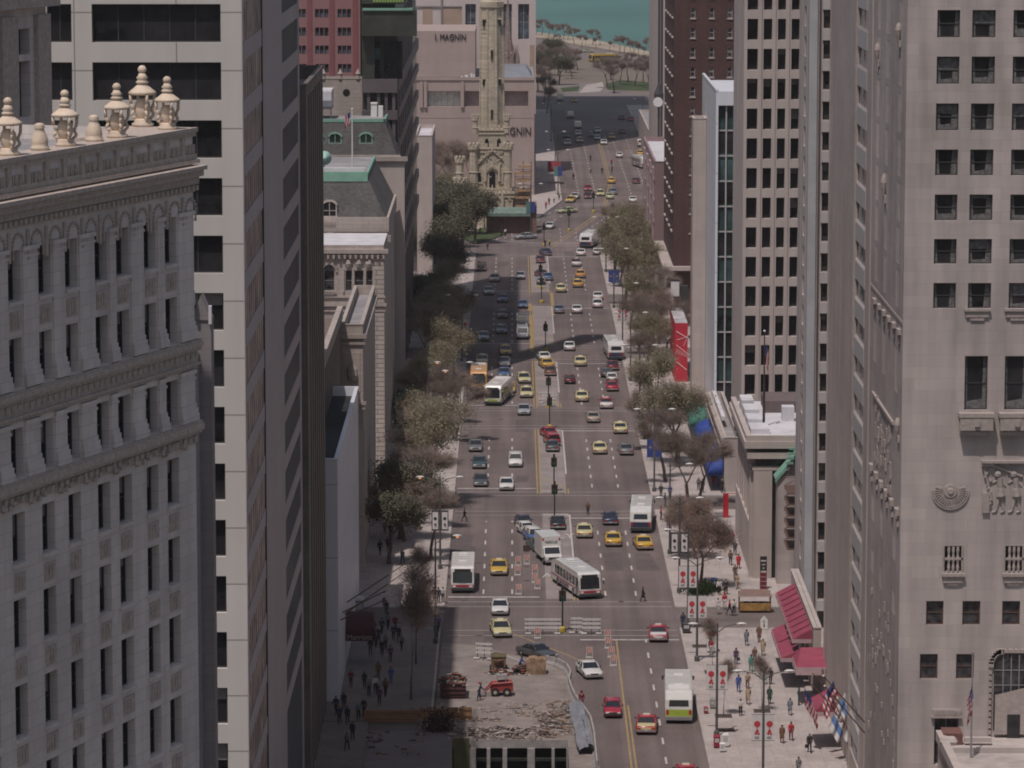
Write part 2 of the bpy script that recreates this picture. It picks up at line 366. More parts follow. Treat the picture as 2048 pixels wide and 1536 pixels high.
# pavements with real kerbs
side = MB(); kb = MB()
def walk(x0,x1,y0,y1,kx):
    side.box(x0,x1,y0,y1,-.02,.15)
    k0, k1 = (kx,kx+.22) if kx == x1 else (kx-.22,kx)
    kb.box(k0,k1,y0-.22,y1+.22,-.02,.165); kb.box(min(x0,x1),max(x0,x1),y0-.22,y0,-.02,.16); kb.box(min(x0,x1),max(x0,x1),y1,y1+.22,-.02,.16)
segs = [(364.5,409),(421,484),(495,557),(571,630),(644,706),(722,795)]
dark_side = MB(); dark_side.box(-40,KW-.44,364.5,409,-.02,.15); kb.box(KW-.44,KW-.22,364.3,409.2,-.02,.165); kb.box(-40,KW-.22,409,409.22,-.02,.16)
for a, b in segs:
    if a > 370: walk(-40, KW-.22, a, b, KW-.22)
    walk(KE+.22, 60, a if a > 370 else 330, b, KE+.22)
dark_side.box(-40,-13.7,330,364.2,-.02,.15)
def strip(pts, z0, z1): side.prism(pts, z0, z1)
strip([(-60,824),(-8,824),(6,873),(W2-.4,916),(W2-.4,1235),(-60,1235)], -.02, .15)
strip([(KE+.6,824),(29.6,873),(34.6,905),(E2+.3,960),(E2+.3,1255),(90,1255),(90,824)], -.02, .15)
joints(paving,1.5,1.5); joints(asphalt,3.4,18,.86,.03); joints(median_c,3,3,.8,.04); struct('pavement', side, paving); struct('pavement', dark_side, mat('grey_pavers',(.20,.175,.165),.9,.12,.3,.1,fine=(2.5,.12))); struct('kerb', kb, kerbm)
# median islands (flush grey concrete with yellow borders)
md = MB(); yl = MB(); wl = MB()
def line(mb, p, q, w, z=.006):
    p, q = Vector(p), Vector(q); d = (q-p).normalized(); n = Vector((-d.y,d.x))*w/2
    mb.add([(a.x,a.y,z) for a in (p-n,q-n,q+n,p+n)], [(0,1,2,3)])
def dash(mb, p, q, w=.16, on=2.6, off=5.2, z=.006):
    p, q = Vector(p), Vector(q); L = (q-p).length; d = (q-p)/L; t = 0
    while t < L: line(mb, p+d*t, p+d*min(L,t+on), w, z); t += on+off
ML, MR = 3.3, 7.2
for a, b in [(497,553),(575,628),(648,704),(725,792),(425,482)]:
    md.sheet([(ML+.5,a+1),(MR-.15,a+1),(MR-.15,b),(ML+.5,b)], .004)
    if a != 425:
        line(yl,(ML,a),(ML,b),.17,.009); line(yl,(ML+.42,a),(ML+.42,b),.17,.009)
    line(wl,(MR,a+16),(MR,b-1),.2,.009); line(wl,(ML+.6,b-1),(MR,b-1),.3,.010)
    # yellow taper at the near end
    line(yl,(ML+.7,a+14),(MR-.3,a+5),.17,.0095); line(yl,(MR-.3,a+5),(MR-.3,a),.17,.009); line(yl,(MR+.1,a+4),(MR+.1,a),.17,.0095)
line(yl,(ML-.1,708),(ML-.1,697),.8,.010); line(yl,(MR+.2,725),(MR+.2,690),.6,.0085); line(yl,(ML,690),(ML,640),.6,.0085)
for i, (a, b) in enumerate(CROSS[:5]+[(795,815)]):
    nxt = (CROSS+[(860,0)])[i+1][0]
    for x in (-3.2, 0.02):
        dash(wl,(x,b+8),(x,nxt-7.5),.2)
    for x in (10.45,13.85): dash(wl,(x,b+7),(x,nxt-9),.2)
    # stop lines and crosswalks
    line(wl,(KW+.3,b+6.2),(ML-.2,b+6.2),.45,.007); line(wl,(MR,a-5.4),(KE-.3,a-5.4),.45,.007)
    for yy in (a-3.2,a-.4,b+.6,b+3.4): line(wl,(KW+.3,yy),(KE-.3,yy),.14,.0075)
for x in (14.1,): dash(wl,(x,332),(x+0,404),.2)
line(yl,(10.85,340),(11,404),.17); line(yl,(11.3,340),(11.3,372),.17,.0065)
line(yl,G(1020,1265)[:2],G(1135,1310)[:2],.17,.009); line(yl,G(1135,1310)[:2],G(1210,1345)[:2],.17,.0095)
# jog and far part
for k in (0,.9): line(yl,(10.5+k,826),(19.6+k,884),.22); line(yl,(6+k,800),(10.5+k,826),.2)
for (p,q) in (((20.5,890),(24,960)),((24,960),(24.4,1130))):
    for k in (0,.6): line(yl,(p[0]+k,p[1]),(q[0]+k,q[1]),.2)
for x in (16,20,28.6,32.5): dash(wl,(x,925),(x,1130),.22,3,6)
for x,dx in ((-1.6,13),(2.2,13),(13.4,12)): dash(wl,(x,828),(x+dx,900),.2,3,5)
for yy in (812,817,904,908): line(wl,(2 if yy<850 else 14,yy),(16 if yy<850 else 34,yy),.3)
pa = MB(); prn = random.Random(11); slots = [(-5.3,1.2),(-1.6,1.3),(1.7,1.2),(8.8,1.2),(12.1,1.3),(15.8,1.4)]
for k in range(26): x_,w_ = prn.choice(slots); y_ = prn.uniform(362,790); L_ = prn.uniform(2,14); pa.sheet([(x_-w_,y_),(x_+w_*prn.uniform(.2,1),y_),(x_+w_*prn.uniform(.2,1),y_+L_),(x_-w_,y_+L_)],.0025+k*.00005)
struct('asphalt_patch', pa, mat('patched_asphalt',(.125,.103,.10),.9,.15,.3,fine=(3,.15)))
mh = MB()
for k in range(22): x_ = prn.choice(slots)[0]; y_ = prn.uniform(366,700); mh.lathe((x_,y_,.0),[(.36,.004),(.36,.012)],10)
struct('manhole_cover', mh, mat('manhole_iron',(.07,.06,.058),.7,.1,2))
struct('median_paving', md, median_c); struct('yellow_road_markings', yl, yellow_p); struct('white_road_markings', wl, white_p)
# lettering painted on the turn lane, ONLY and an arrow
for (px,py,s,t) in ((1105,1076,2.0,'ONLY'),(1104,1155,1.8,'AT')):
    me = text_mesh(t, s, .004, white_p); g = G(px,py); o = link('lane_lettering', me, None, (g.x,g.y,.012)); o.scale = (1,2.2,1); o['kind'] = 'structure'
# lake, shore and park
lk = MB(); sh = [G(1000,52),G(1070,62),G(1180,76),G(1240,88),G(1310,104),G(1400,120)]
shx = [(p.x,p.y) for p in sh]
lk.add([(-2000,1760,-.6)]+[(x,y,-.6) for x,y in shx]+[(2000,1300,-.6),(2000,6000,-.6),(-2000,6000,-.6)], [tuple(range(len(shx)+4))])
lakem = mat('lake_water', (.09,.205,.185), .45, .10, .004, .25, spec=.3)
struct('lake', lk, lakem)

def gs(pts, z): return [(G(a,b).x,G(a,b).y,z) for a,b in pts]
bm_ = MB(); p = gs([(1000,54),(1070,64),(1180,78),(1240,90),(1310,106),(1310,114),(1240,103),(1160,90),(1070,74),(1000,64)],.02); bm_.add(p,[tuple(range(len(p)))]); struct('beach', bm_, sandm)
pr = MB()
for pts in ([(1000,60),(1070,78),(1160,94),(1240,108),(1310,120),(1310,150),(1250,150),(1160,128),(1070,94),(1000,80)],):
    p = gs(pts,.0); pr.add(p,[tuple(range(len(p)))])
brownland = mat('winter_parkland', (.21,.175,.145), 1, .25, .02, tint=(.14,.115,.10))
p = gs([(1000,64),(1070,73),(1160,89),(1240,102),(1310,113),(1330,260),(1060,260),(1000,200)],-.01); lp = MB(); lp.add(p,[tuple(range(len(p)))]); struct('parkland', lp, brownland)
rd = MB()
for a,b,wd in (((1000,80),(1150,106),16),((1150,106),(1330,141),16),((1000,68),(1150,96),6),((1150,96),(1330,124),6)):
    pa, pb = G(*a), G(*b); line(rd,(pa.x,pa.y),(pb.x,pb.y),wd,.02+.004*(wd>7)+.002*(a[0]>1100))
p = gs([(1085,262),(1090,205),(1130,190),(1110,170),(1180,165),(1205,178),(1290,190),(1330,150),(1330,260)],.012); rd.add(p,[tuple(range(len(p)))])
struct('lakeshore_drive', rd, mat('far_asphalt', (.20,.17,.17), .9, .15, .02))
pt_ = MB(); p = gs([(1158,186),(1172,170),(1205,164),(1208,174),(1200,183)],.03); pt_.add(p,[tuple(range(len(p)))]); struct('plaza', pt_, paving)
gr = MB()
for pts in ([(1120,176),(1160,172),(1156,182),(1125,184)],[(1210,168),(1240,160),(1305,166),(1305,182),(1215,180)],[(1270,130),(1310,136),(1310,140),(1270,135)]):
    p = gs(pts,.035); gr.add(p,[tuple(range(len(p)))])
# lawns at the water tower
p = gs([(905,475),(1060,428),(1064,436),(1030,462),(960,488)],.17); gr.add(p,[tuple(range(len(p)))])
p = gs([(855,330),(915,330),(910,410),(860,410)],.17); gr.add(p,[tuple(range(len(p)))])
struct('lawn', gr, grassm)
# ================================================================ LEFT SIDE BUILDINGS
# --- ornate cream terracotta building, seen along its rotated front
D1 = Vector((.335,.94)).normalized(); C1 = Vector((-15.58,190))
def t_of(px): k = (px-1024)/F; return (C1.x-C1.y*k)/(D1.x-D1.y*k)
LW = 46; P0 = C1-D1*LW
B = thing('terracotta_office_building', 'ornate cream terracotta building with urns along its parapet, nearest at the left edge', 'building')
cols = sorted([(LW-t_of(a), LW-t_of(b)) for a,b in ((326,350),(284,308),(228,254),(185,210),(125,150),(71,97),(10,36),(-46,-20))])
rowpx = [(1399,1494),(1237,1334),(1079,1172),(920,1012),(764,857),(598,691),(437,530)]
Yr = 187
rows = [(zat(b,Yr), zat(a,Yr)) for a,b in rowpx]
rows = [(r0-4.05,r1-4.05) for r0,r1 in rows[:1]]+rows
ztop = zat(258,190)
W = MB()
facade(B, W, P0, C1, 0, ztop, cols, rows, .42, glass_g, fr_d, 'h', vary=('','','b'))
N1 = Vector((D1.y,-D1.x))
bk = [P0-N1*22, C1-N1*22]
for a,b in ((C1,bk[1]),(bk[1],bk[0]),(bk[0],P0)): W.add([(a.x,a.y,0),(b.x,b.y,0),(b.x,b.y,ztop),(a.x,a.y,ztop)],[(0,1,2,3)])
W.build('wall', terra, B)
RF = MB(); RF.sheet([P0,C1,bk[1],bk[0]], ztop-.7); RF.build('roof', roofgrey, B)
AN = math.atan2(D1.y,D1.x)
def onw(u, out, z): p = P0+D1*u+N1*out; return Vector((p.x,p.y,z))
def wbox(mb, u0,u1,o0,o1,z0,z1,mi=0):
    q = [onw(u0,o0,0),onw(u1,o0,0),onw(u1,o1,0),onw(u0,o1,0)]
    mb.prism([(v.x,v.y) for v in q], z0, z1, mi)
def moulding(name, z0, z1, prof, m, dent=None, ext=.2):
    mb = MB(); n = len(prof)
    for i,(o,f0,f1) in enumerate(prof): wbox(mb, 0, LW+min(o,ext), .003, o, z0+(z1-z0)*f0, z0+(z1-z0)*f1)
    if dent:
        u = .2
        while u < LW: wbox(mb, u, u+dent[0], .01, dent[2], dent[3], dent[4]); u += dent[1]
    return mb.build(name, m, B)
zc = zat(330,190)
moulding('cornice', zc-1.3, zc, [(.08,0,.3),(.25,.3,.6),(.5,.6,.85),(.7,.85,1)], terra_orn, (.22,.5,.35,zc-1.2,zc-.95))
moulding('parapet_moulding', ztop-.35, ztop+.08, [(.14,0,.5),(.22,.5,1)], terra_orn)
moulding('base_moulding', zc+.1, zc+.55, [(.3,0,.4),(.16,.4,1)], terra_orn)
zb = rows[6][0]
moulding('belt_course', zat(752,Yr), zb-.05, [(.08,0,.12),(.22,.12,.2),(.1,.2,.62),(.26,.62,.75),(.4,.75,.92),(.3,.92,1)], terra_orn, (.28,.6,.16,zat(752,Yr)+.5,zat(752,Yr)+.8))
z2 = rows[5][0]
moulding('belt_course', z2-1.15, z2-.02, [(.08,0,.45),(.26,.45,.6),(.4,.6,.9),(.3,.9,1)], terra_orn, (.3,.62,.2,z2-1.0,z2-.75))
# pilasters with flared bases, capitals, frieze ornaments, panels, cartouches
pil = MB(); orn = MB(); pan = MB(); sil = MB()
edges = [0]+[x for c in cols for x in c]+[LW]
piers = [(edges[i],edges[i+1]) for i in range(0,len(edges),2)]
for a,b in piers:
    if b-a < .3: continue
    pil.mark()
    for (zz0,zz1) in ((rows[6][0],rows[7][1]+.12),(rows[5][0],rows[5][1]+.25)):
        wbox(pil,a+.12,b-.12,.004,.06,zz0,zz1)
        for k,(o,h0,h1) in enumerate(((.24,0,.35),(.19,.35,.62),(.12,.62,.85))): wbox(pil,a+.12-(o-.1)*.6,b-.12+(o-.1)*.6,.004,o,zz0+h0,zz0+h1)
        wbox(pil,a+.06,b-.06,.004,.1,zz1-.5,zz1-.38); wbox(pil,a+.06,b-.06,.004,.14,zz1-.2,zz1)
for ci,(a,b) in enumerate(cols):
    for (r0,r1) in rows:
        sil.mark(); wbox(sil,a-.08,b+.08,.004,.14,r0-.16,r0-.01)
    for r0,r1 in rows[:4]+rows[6:7]:
        zz = r1+.35; pan.mark(); wbox(pan,a+.1,b-.1,.003,.05,zz,zz+.85)
        for k in range(3): wbox(orn,a+.2+k*.28,a+.34+k*.28,.05,.1,zz+.12,zz+.7)
    # swag above the row under the belt course
    r1 = rows[4][1]
    for k in range(7):
        u = a-.5+(b-a+1)*k/6; z = r1+.25+.28*math.sin(math.pi*k/6); wbox(orn,u-.13,u+.13,.004,.2+.06*(k%2),z,z+.26)
pil.build_parts('pilaster', terra, B); orn.build('carved_ornament', terra_orn, B)['kind'] = 'stuff'; pan.build_parts('spandrel_panel', terra_orn, B); sil.build_parts('window_sill', terra, B)
# arched niches in the frieze and balustrade panels of the parapet
nm = MB(); u = .6; bm2 = MB()
while u < LW-.8:
    zz = zc-2.75
    for k in range(9):
        a = math.pi*k/8; nm.obox(Matrix.Translation(onw(u+.62*1-.55*math.cos(a),.04,zz+.62+.5*math.sin(a))) @ Matrix.Rotation(AN,4,'Z'), .15,.08,.13)
    wbox(nm,u-.0,u+.1,.004,.07,zz,zz+.62); wbox(nm,u+1.14,u+1.24,.004,.07,zz,zz+.62)
    wbox(nm,u-.45,u-.2,.004,.08,zz-.1,zz+1.25)
    u += 1.85
u = .3
while u < LW-.5:
    wbox(bm2,u-.18,u+.18,.004,.14,zc+.55,ztop-.35)
    for k in range(5): wbox(bm2,u+.42+k*.22,u+.54+k*.22,.004,.07+.03*(k%2),ztop-1.25,ztop-.75)
    wbox(bm2,u+.35,u+1.5,.003,.06,ztop-1.55,ztop-1.45)
    u += 1.85
nm.build('frieze', terra_orn, B)['kind'] = 'stuff'; bm2.build('parapet_relief', terra_orn, B)['kind'] = 'stuff'
# urns (each lifted separately): open lantern urns and small capped pots
URN = MB()
URN.lathe((0,0,0),[(.52,0),(.56,.12),(.42,.2),(.46,.3),(.36,.36)],14)
URN.lathe((0,0,0),[(.20,.3),(.34,.5),(.40,.8),(.36,1.05),(.24,1.25)],12)
URN.lathe((0,0,0),[(.55,1.42),(.72,1.5),(.62,1.6),(.45,1.72),(.28,1.86),(.2,1.95)],14)
URN.lathe((0,0,0),[(.26,1.93),(.33,1.99),(.26,2.06),(.22,2.12),(.30,2.2),(.2,2.3),(.17,2.4)],12)
URN.lathe((0,0,0),[(.1,2.4),(.2,2.48),(.22,2.6),(.14,2.72),(.03,2.76)],10)
for k in range(4):
    a = math.pi/4+k*math.pi/2; pts = [(.36,.32),(.58,.5),(.46,.75),(.6,1.05),(.62,1.44)]
    for (r0,h0),(r1,h1) in zip(pts,pts[1:]): URN.tube((r0*math.cos(a),r0*math.sin(a),h0),(r1*math.cos(a),r1*math.sin(a),h1),.085,.075,6)
urn_me = URN.mesh('urn', urnm, True)
FIN = MB(); FIN.lathe((0,0,0),[(.42,0),(.44,.15),(.36,.2),(.40,.3),(.37,.55),(.26,.8),(.2,.95),(.26,1.02),(.2,1.08),(.24,1.16),(.1,1.22)],14)
fin_me = FIN.mesh('finial', urnm, True)
orientation = ['leftmost','second from the left','middle','second from the right','rightmost']
def u_at(px,out): k=(px+3-1024)/F*1.009; c=C1+N1*out; return LW-(c.x-c.y*k)/(D1.x-D1.y*k)
for i,(px,out) in enumerate(((22,-.6),(135,-.6),(238,-.6),(289,-2.6),(338,-.6))):
    p = onw(u_at(px,out),out,ztop+.08)
    o = link('urn', urn_me, None, p, AN); tag(o, f'tall cream lantern urn on the ornate parapet, {orientation[i]} of the five', 'urn', 'urns along the terracotta parapet')
    if i == 3:
        o.scale = (1.0,1.0,1.08)
    else: o.scale = (.93,.93,.93)
for i,(px) in enumerate((84,192)):
    o = link('finial', fin_me, None, onw(u_at(px,-.6),-.6,ztop+.08), AN); tag(o, ('small cream pot finial between the first and second urns' if i==0 else 'small cream pot finial between the second and third urns'), 'finial', 'pot finials on the parapet')
PL = MB(); wbox(PL,0,LW+.1,-1.2,.16,ztop-.1,ztop+.075)
wbox(PL,LW-8,LW,-3.4,-1.2,ztop-.7,ztop+.07); PL.build('coping', terra_orn, B)
# --- upper tower of the same cream building, behind at top left
BT = thing('terracotta_tower', 'shaded cream stone tower with tall narrow windows rising at the top left corner', 'tower')
C2 = Vector((xat(106,215),215)); Q0 = C2-D1*16; W = MB()
def t2(px): k = (px-1024)/F; return 16-(C2.x-C2.y*k)/(D1.x-D1.y*k)
rr = [(zat(238,211),zat(125,211)),(zat(112,211),zat(60,211)),(zat(20,211),zat(-80,211))]
rr = [(40,46),(48,54)]+rr
facade(BT, W, Q0, C2, 0, 100, [(t2(-30),t2(-4)),(t2(36),t2(62))], rr, .6, glass_g, fr_d, 'h')
q1, q0 = C2-N1*12, Q0-N1*12
for a,b in ((C2,q1),(q1,q0),(q0,Q0)): W.add([(a.x,a.y,0),(b.x,b.y,0),(b.x,b.y,100),(a.x,a.y,100)],[(0,1,2,3)])
W.build('wall', terra, BT); RF = MB(); RF.sheet([Q0,C2,q1,q0],99.9); RF.build('roof', roofgrey, BT)
TT = MB()
for (a,b) in ((t2(-2),t2(30)),(t2(70),16)):
    pa, pb = Q0+D1*a, Q0+D1*b; TT.prism([pa+N1*.004,pb+N1*.004,pb+N1*.3,pa+N1*.3], 62, zat(30,213))
pa, pb = Q0, C2+D1*.4; TT.prism([pa+N1*.004,pb+N1*.004,pb+N1*.7,pa+N1*.7], zat(14,213), zat(-8,213)); TT.build('pilasters', terra_orn, BT)
# --- shaded gabled pier between the two big buildings
GB = thing('gabled_stone_annex', 'narrow shaded stone annex with small white gable peaks behind the ornate building', 'building')
xa = xat(425,236); zg = zat(640,236); W = MB()
W.box(xa-9,xa,236,238,0,zg); W.box(xa-9,xa-.75,234.6,235.99,0,zg-2)
for xx,zz,ww in ((xa-.62,zg,.62),(xa-1.5,zg-1.0,.6)):
    W.add([(xx-ww,235.9,zz),(xx+ww,235.9,zz),(xx,235.9,zz+1.5),(xx-ww,238,zz),(xx+ww,238,zz),(xx,238,zz+1.5)],[(0,1,2),(3,5,4),(0,2,5,3),(1,4,5,2)])
W.build('wall', blockmat('mauve_grey_stone',(.27,.245,.25),1.4,.7,.8,.85,.05), GB)
CPp = MB(); CPp.mark()
CPp.box(xa-.12,xa+.06,235.5,236,zg-.2,zg+.9); CPp.mark(); CPp.box(xa-1.5,xa-.95,235.3,235.89,zg+1.0,zg+1.9); CPp.mark(); CPp.box(xa-1.2,xa-.8,234.3,234.59,zg-2.6,zg-1.2); CPp.build_parts('gable_cap', roofwhite, GB)
# --- modern tower, white south front, grey east side
f = 3.98; zb = zat(775,268)
rows = [(zb+(k)*f, zb+k*f+2.62) for k in range(-8,9)]; rows = [r for r in rows if r[0] > 2]
XW = xat(491,268)
cols = [(xat(px0,268)-(XW-60), xat(px1,268)-(XW-60)) for px0,px1 in ((-260,-40),(0,60),(108,156),(196,450))]
B = rect_building('white_panel_tower', 'modern white stone panel tower with wide dark windows, left of the avenue', XW-60, XW, 268, 338.5, 73, white_panel, roofgrey,
  {'S':dict(cols=cols, rows=rows, depth=.45, mg=glass_d, mf=fr_d, style='m', vary=('','','','b'))}, parapet=0, wallname='south_wall')
cl = MB()
# east cladding: grey piers, spandrels, ribbon glass bays
gl = MB(); gl.add([(XW+.02,268.6,0),(XW+.02,288.2,0),(XW+.02,288.2,73),(XW+.02,268.6,73)],[(0,1,2,3)]); gl.build('glazing', glass_br, B)
gl = MB(); gl.add([(XW+.02,313,0),(XW+.02,338.4,0),(XW+.02,338.4,73),(XW+.02,313,73)],[(0,1,2,3)]); gl.build('glazing', glass_d, B)
cl.box(XW+.005,XW+.05,268.0,268.6,0,73); cl.box(XW+.005,XW+.12,288.6,312.8,0,73)
cl.box(XW+.005,XW+.13,288.2,288.6,0,73,1)
for r0,r1 in rows:
    cl.box(XW+.03,XW+.08,268.6,288.2,r0-1.3,r0); cl.box(XW+.03,XW+.10,312.8,338.4,r0-1.3,r0)
cl.box(XW+.005,XW+.11,336.2,338.4,0,73)
for k in range(1,9): cl.box(XW+.03,XW+.04,268.6+k*2.18-.06,268.6+k*2.18+.06,0,73,1)
for k in range(1,16): cl.box(XW+.03,XW+.07,313+k*1.5-.09,313+k*1.5+.09,0,73,2)
cl.build('east_cladding', [granite_grey, fr_d, fr_gr], B)
# --- plain brown granite tower
B = rect_building('brown_granite_tower', 'plain dark brown granite building standing behind the white panel tower', -50, -18.0, 341, 371.5, zat(172,341), brown_stone, roofgrey, {}, parapet=1.2)
q = MB(); q.box(-36,-22.6,345,386,zat(172,341)-1.19,86); q.build('unseen_shade_tier', brown_stone, B)  # tier hidden from view, added to cast shade on the left pavement
j = MB()
for k in range(1,8): j.box(-17.995,-17.9,341+k*3.8-.12,341+k*3.8+.12,0,zat(172,341)-1)
j.build('pilaster_strips', mat('brown_granite_light',(.19,.165,.15),.6,.1,.4), B)
for i in range(5): 
    pass
# --- white marble hotel slab, dark flat roof
zM = zat(920,373)
B = rect_building('marble_hotel_podium', 'low white marble hotel block with black flat roof and smooth blank walls', -70, -16.9, 373, 424, zM, marble, roofdark, {}, parapet=.9)
rc = MB(); rc.add([(-16.88,392,0),(-16.88,397,0),(-16.88,397,12.8),(-16.88,392,zat(1000,392)-1)],[(0,1,2,3)])
fl = MB()
# entrance canopy of the hotel
g = G(716,1340)
CN = thing('hotel_canopy', 'dark maroon rounded hotel entrance canopy over the shaded left pavement', 'canopy', (0,0,0))
yy = g.y; xx0, xx1, z0 = xat(684,yy), xat(750,yy), 3.0
rings = []
for k in range(9):
    a = math.pi/2*k/8; rings.append([(xx0,yy+(1-math.cos(a))*3.0-.0,z0+.8+math.sin(a)*1.7),(xx1-.35*math.sin(a),yy+(1-math.cos(a))*3.0,z0+.8+math.sin(a)*1.7)])
cn = MB()
for a,b in zip(rings,rings[1:]): cn.add([a[0],a[1],b[1],b[0]],[(0,1,2,3)])
cn.box(xx0,xx1,yy-.02,yy+.04,z0,z0+.8)
cn.add([rings[0][0]]+[(xx0,p[0][1],p[0][2]) for p in rings[1:]]+[(xx0,yy+3,z0)]+[(xx0,yy,z0)],[tuple(range(len(rings)+2))])
cn.add([(xx1,yy,z0+.8)]+[p[1] for p in rings[1:]]+[(xx1,yy+3,z0),(xx1,yy,z0)],[tuple(range(len(rings)+2))])
maroon = mat('maroon_canvas', (.07,.022,.03), .8, .15, 1)
cn.build('canvas', maroon, CN)
me = text_mesh('Marriott', .75, .01, mat('awning_lettering', (.35,.30,.30), .7, 0)); o = link('lettering', me, CN, ((xx0+xx1)/2, yy-.05, z0+.15)); o.rotation_euler = (R(90),0,0)
cp = MB()
for x in (xx0+.2,xx1-.2): cp.tube((x,yy+.2,0.15),(x,yy+.2,z0+.1),.06)
cp.build('post', fr_gr, CN)
# --- brick and stone commercial building with light roof
X4 = xat(727,446)
zr = zat(650,446)
B = rect_building('brick_stone_store', 'tan stone corner building with pale flat roof beside the marble hotel block', xat(683,446), X4, 446, 486, zr, tan_stone, roofgrey, {}, parapet=1.1, z0=0)
W = MB(); W.box(-60, xat(684,446), 400, 447.5, 0, zat(612,446)-1.6); W.build('wing', brick_brown, B)
W = MB(); W.box(xat(684,446)-.5, xat(684,446)+.12, 399.9, 447.6, zat(612,446)-1.6, zat(612,446)-.2); W.box(-60,xat(684,446)-.5,399.8,400.5,zat(612,446)-1.6, zat(612,446)-.2); W.build('wing_coping', tan_stone, B)
tr = MB(); xs0, xs1 = xat(683,446), X4+.1
for py,h,o in ((668,.5,.35),(684,.3,.2),(803,.35,.25),(815,.2,.15)): tr.box(xs0-.2,xs1+o,446-o,445.99,zat(py,446)-h,zat(py,446))
tr.box(xs1-.09,xs1+.3,446,486,zr-1.6,zr-1.1); tr.box(xs0+.35,xs1-.45,445.9,445.995,zat(785,446),zat(705,446)); 
tr.lathe(((xs0+xs1)/2,445.9,zat(745,446)),[(.5,-.9),(.7,-.3),(.6,.4),(.3,.9)],8); tr.build('stone_trim', tan_stone, B)
tr = MB(); tr.box(xat(712,446),xs1+.06,445.93,445.994,zat(1170,446),zat(860,446)); tr.box(xat(708,446),xs1+.2,445.7,445.92,zat(1052,446),zat(1035,446)); tr.build('quoins', tan_plain, B)
tr = MB(); tr.box(xat(710,446),xs1+.1,445.6,445.9,0.16,zat(1150,446)); tr.build('shopfront', steel_w, B)
# --- arched window club building with quoins
Yc = 505; Xc = xat(772,522)+.1
B = thing('limestone_club_building', 'tan limestone building with arched window, triple window and quoined corner', 'building'); W = MB()
zt = zat(490,Yc+8); xl = xat(640,Yc)
Yc = 513
def ux(px): return xat(px,Yc)-(-60)
facade(B, W, (-60,Yc), (Xc,Yc), 0, zt, [(ux(650),ux(671)),(ux(693),ux(706)),(ux(711),ux(729)),(ux(735),ux(747))], [(zat(582,Yc),zat(541,Yc))], .35, glass_m, fr_gr, 'h')
W.add([(Xc,Yc,0),(Xc,529,0),(Xc,529,zt),(Xc,Yc,zt)],[(0,1,2,3)]); W.add([(Xc,529,0),(-60,529,0),(-60,529,zt),(Xc,529,zt)],[(0,1,2,3)]); W.add([(-60,529,0),(-60,Yc,0),(-60,Yc,zt),(-60,529,zt)],[(0,1,2,3)])
W.build('wall', tan_stone, B); rf = MB(); rf.sheet([(-60,Yc),(Xc,Yc),(Xc,529),(-60,529)],zt-.02); rf.build('roof', roofwhite, B)
q = MB(); q.box(xat(749,Yc),Xc+.05,Yc-.12,Yc-.003,0,zt-1.8); q.build('quoins', tan_quoin, B)
tr = MB()
for py,h,o in ((498,.55,.6),(509,.3,.35),(592,.25,.2),(606,.4,.35),(620,.2,.2)): tr.box(xat(640,Yc)-(.2 if h>.5 else 0),Xc+o,Yc-o,Yc-.002,zat(py,Yc)-h,zat(py,Yc))
for k in range(12): tr.box(xat(646+k*11,Yc),xat(650+k*11,Yc),Yc-.55,Yc-.35,zat(512,Yc)-.3,zat(512,Yc)+.2)
for i in range(9):
    a = math.pi*i/8; cx = xat(660.5,Yc); tr.obox(Matrix.Translation((cx-1.0*math.cos(a),Yc-.08,zat(541,Yc)+.95*math.sin(a))) @ Matrix.Rotation(-(a-math.pi/2),4,'Y'),.42,.16,.3)
for k in range(3): tr.lathe((xat(699+k*20,Yc),Yc-.05,zat(527,Yc)),[(.3,-.5),(.45,0),(.3,.5)],8)
for px in (689,709,732,750): tr.box(xat(px-1.6,Yc),xat(px+1.6,Yc),Yc-.2,Yc-.003,zat(584,Yc),zat(537,Yc))
tr.build('stone_trim', tan_stone, B)
ga = MB(); cx = xat(660.5,Yc); z1_ = zat(541,Yc)
ga.add([(cx+.68*math.cos(math.pi*i/10),Yc-.03,z1_+.85*math.sin(math.pi*i/10)) for i in range(11)],[tuple(range(11))]); ga.build('arch_pane', glass_m, B)
bl = MB()
for k in range(7): bl.tube((xat(648+k*3.6,Yc),Yc-.3,zat(590,Yc)),(xat(648+k*3.6,Yc),Yc-.3,zat(583,Yc)),.06)
bl.box(xat(646,Yc),xat(674,Yc),Yc-.4,Yc-.2,zat(583,Yc),zat(581,Yc)+.05); bl.build('balustrade', tan_stone, B)
# --- lower mansard building
def mansard(name, label, x0,x1,y0,y1,zw,zt,ins,wm,pxs,cop=True):
    B = thing(name, label, 'building'); W = MB(); W.box(x0,x1,y0,y1,0,zw); W.build('wall', wm, B)
    S_ = MB(); a = [(x0,y0,zw),(x1,y0,zw),(x1,y1,zw),(x0,y1,zw)]; b = [(x0+ins,y0+ins*.55,zt),(x1-ins,y0+ins*.55,zt),(x1-ins,y1-ins,zt),(x0+ins,y1-ins,zt)]
    a = [(p[0],p[1],p[2]+.01) for p in a]
    S_.add(a+b,[(i,(i+1)%4,4+(i+1)%4,4+i) for i in range(4)]); S_.build('mansard_roof', slate, B)
    T = MB(); T.add(b,[(0,1,2,3)]); T.build('roof', roofgrey, B)
    return B, b
Yd = 531; zw = zat(437,Yd); ztp = zat(350,Yd+1); X_d = xat(775,Yd)
B, bb = mansard('mansard_office_building','stone building with grey slate mansard, copper ridge and one arched dormer',-60,X_d,Yd,566,zw,ztp,2.8,tan_stone,0)
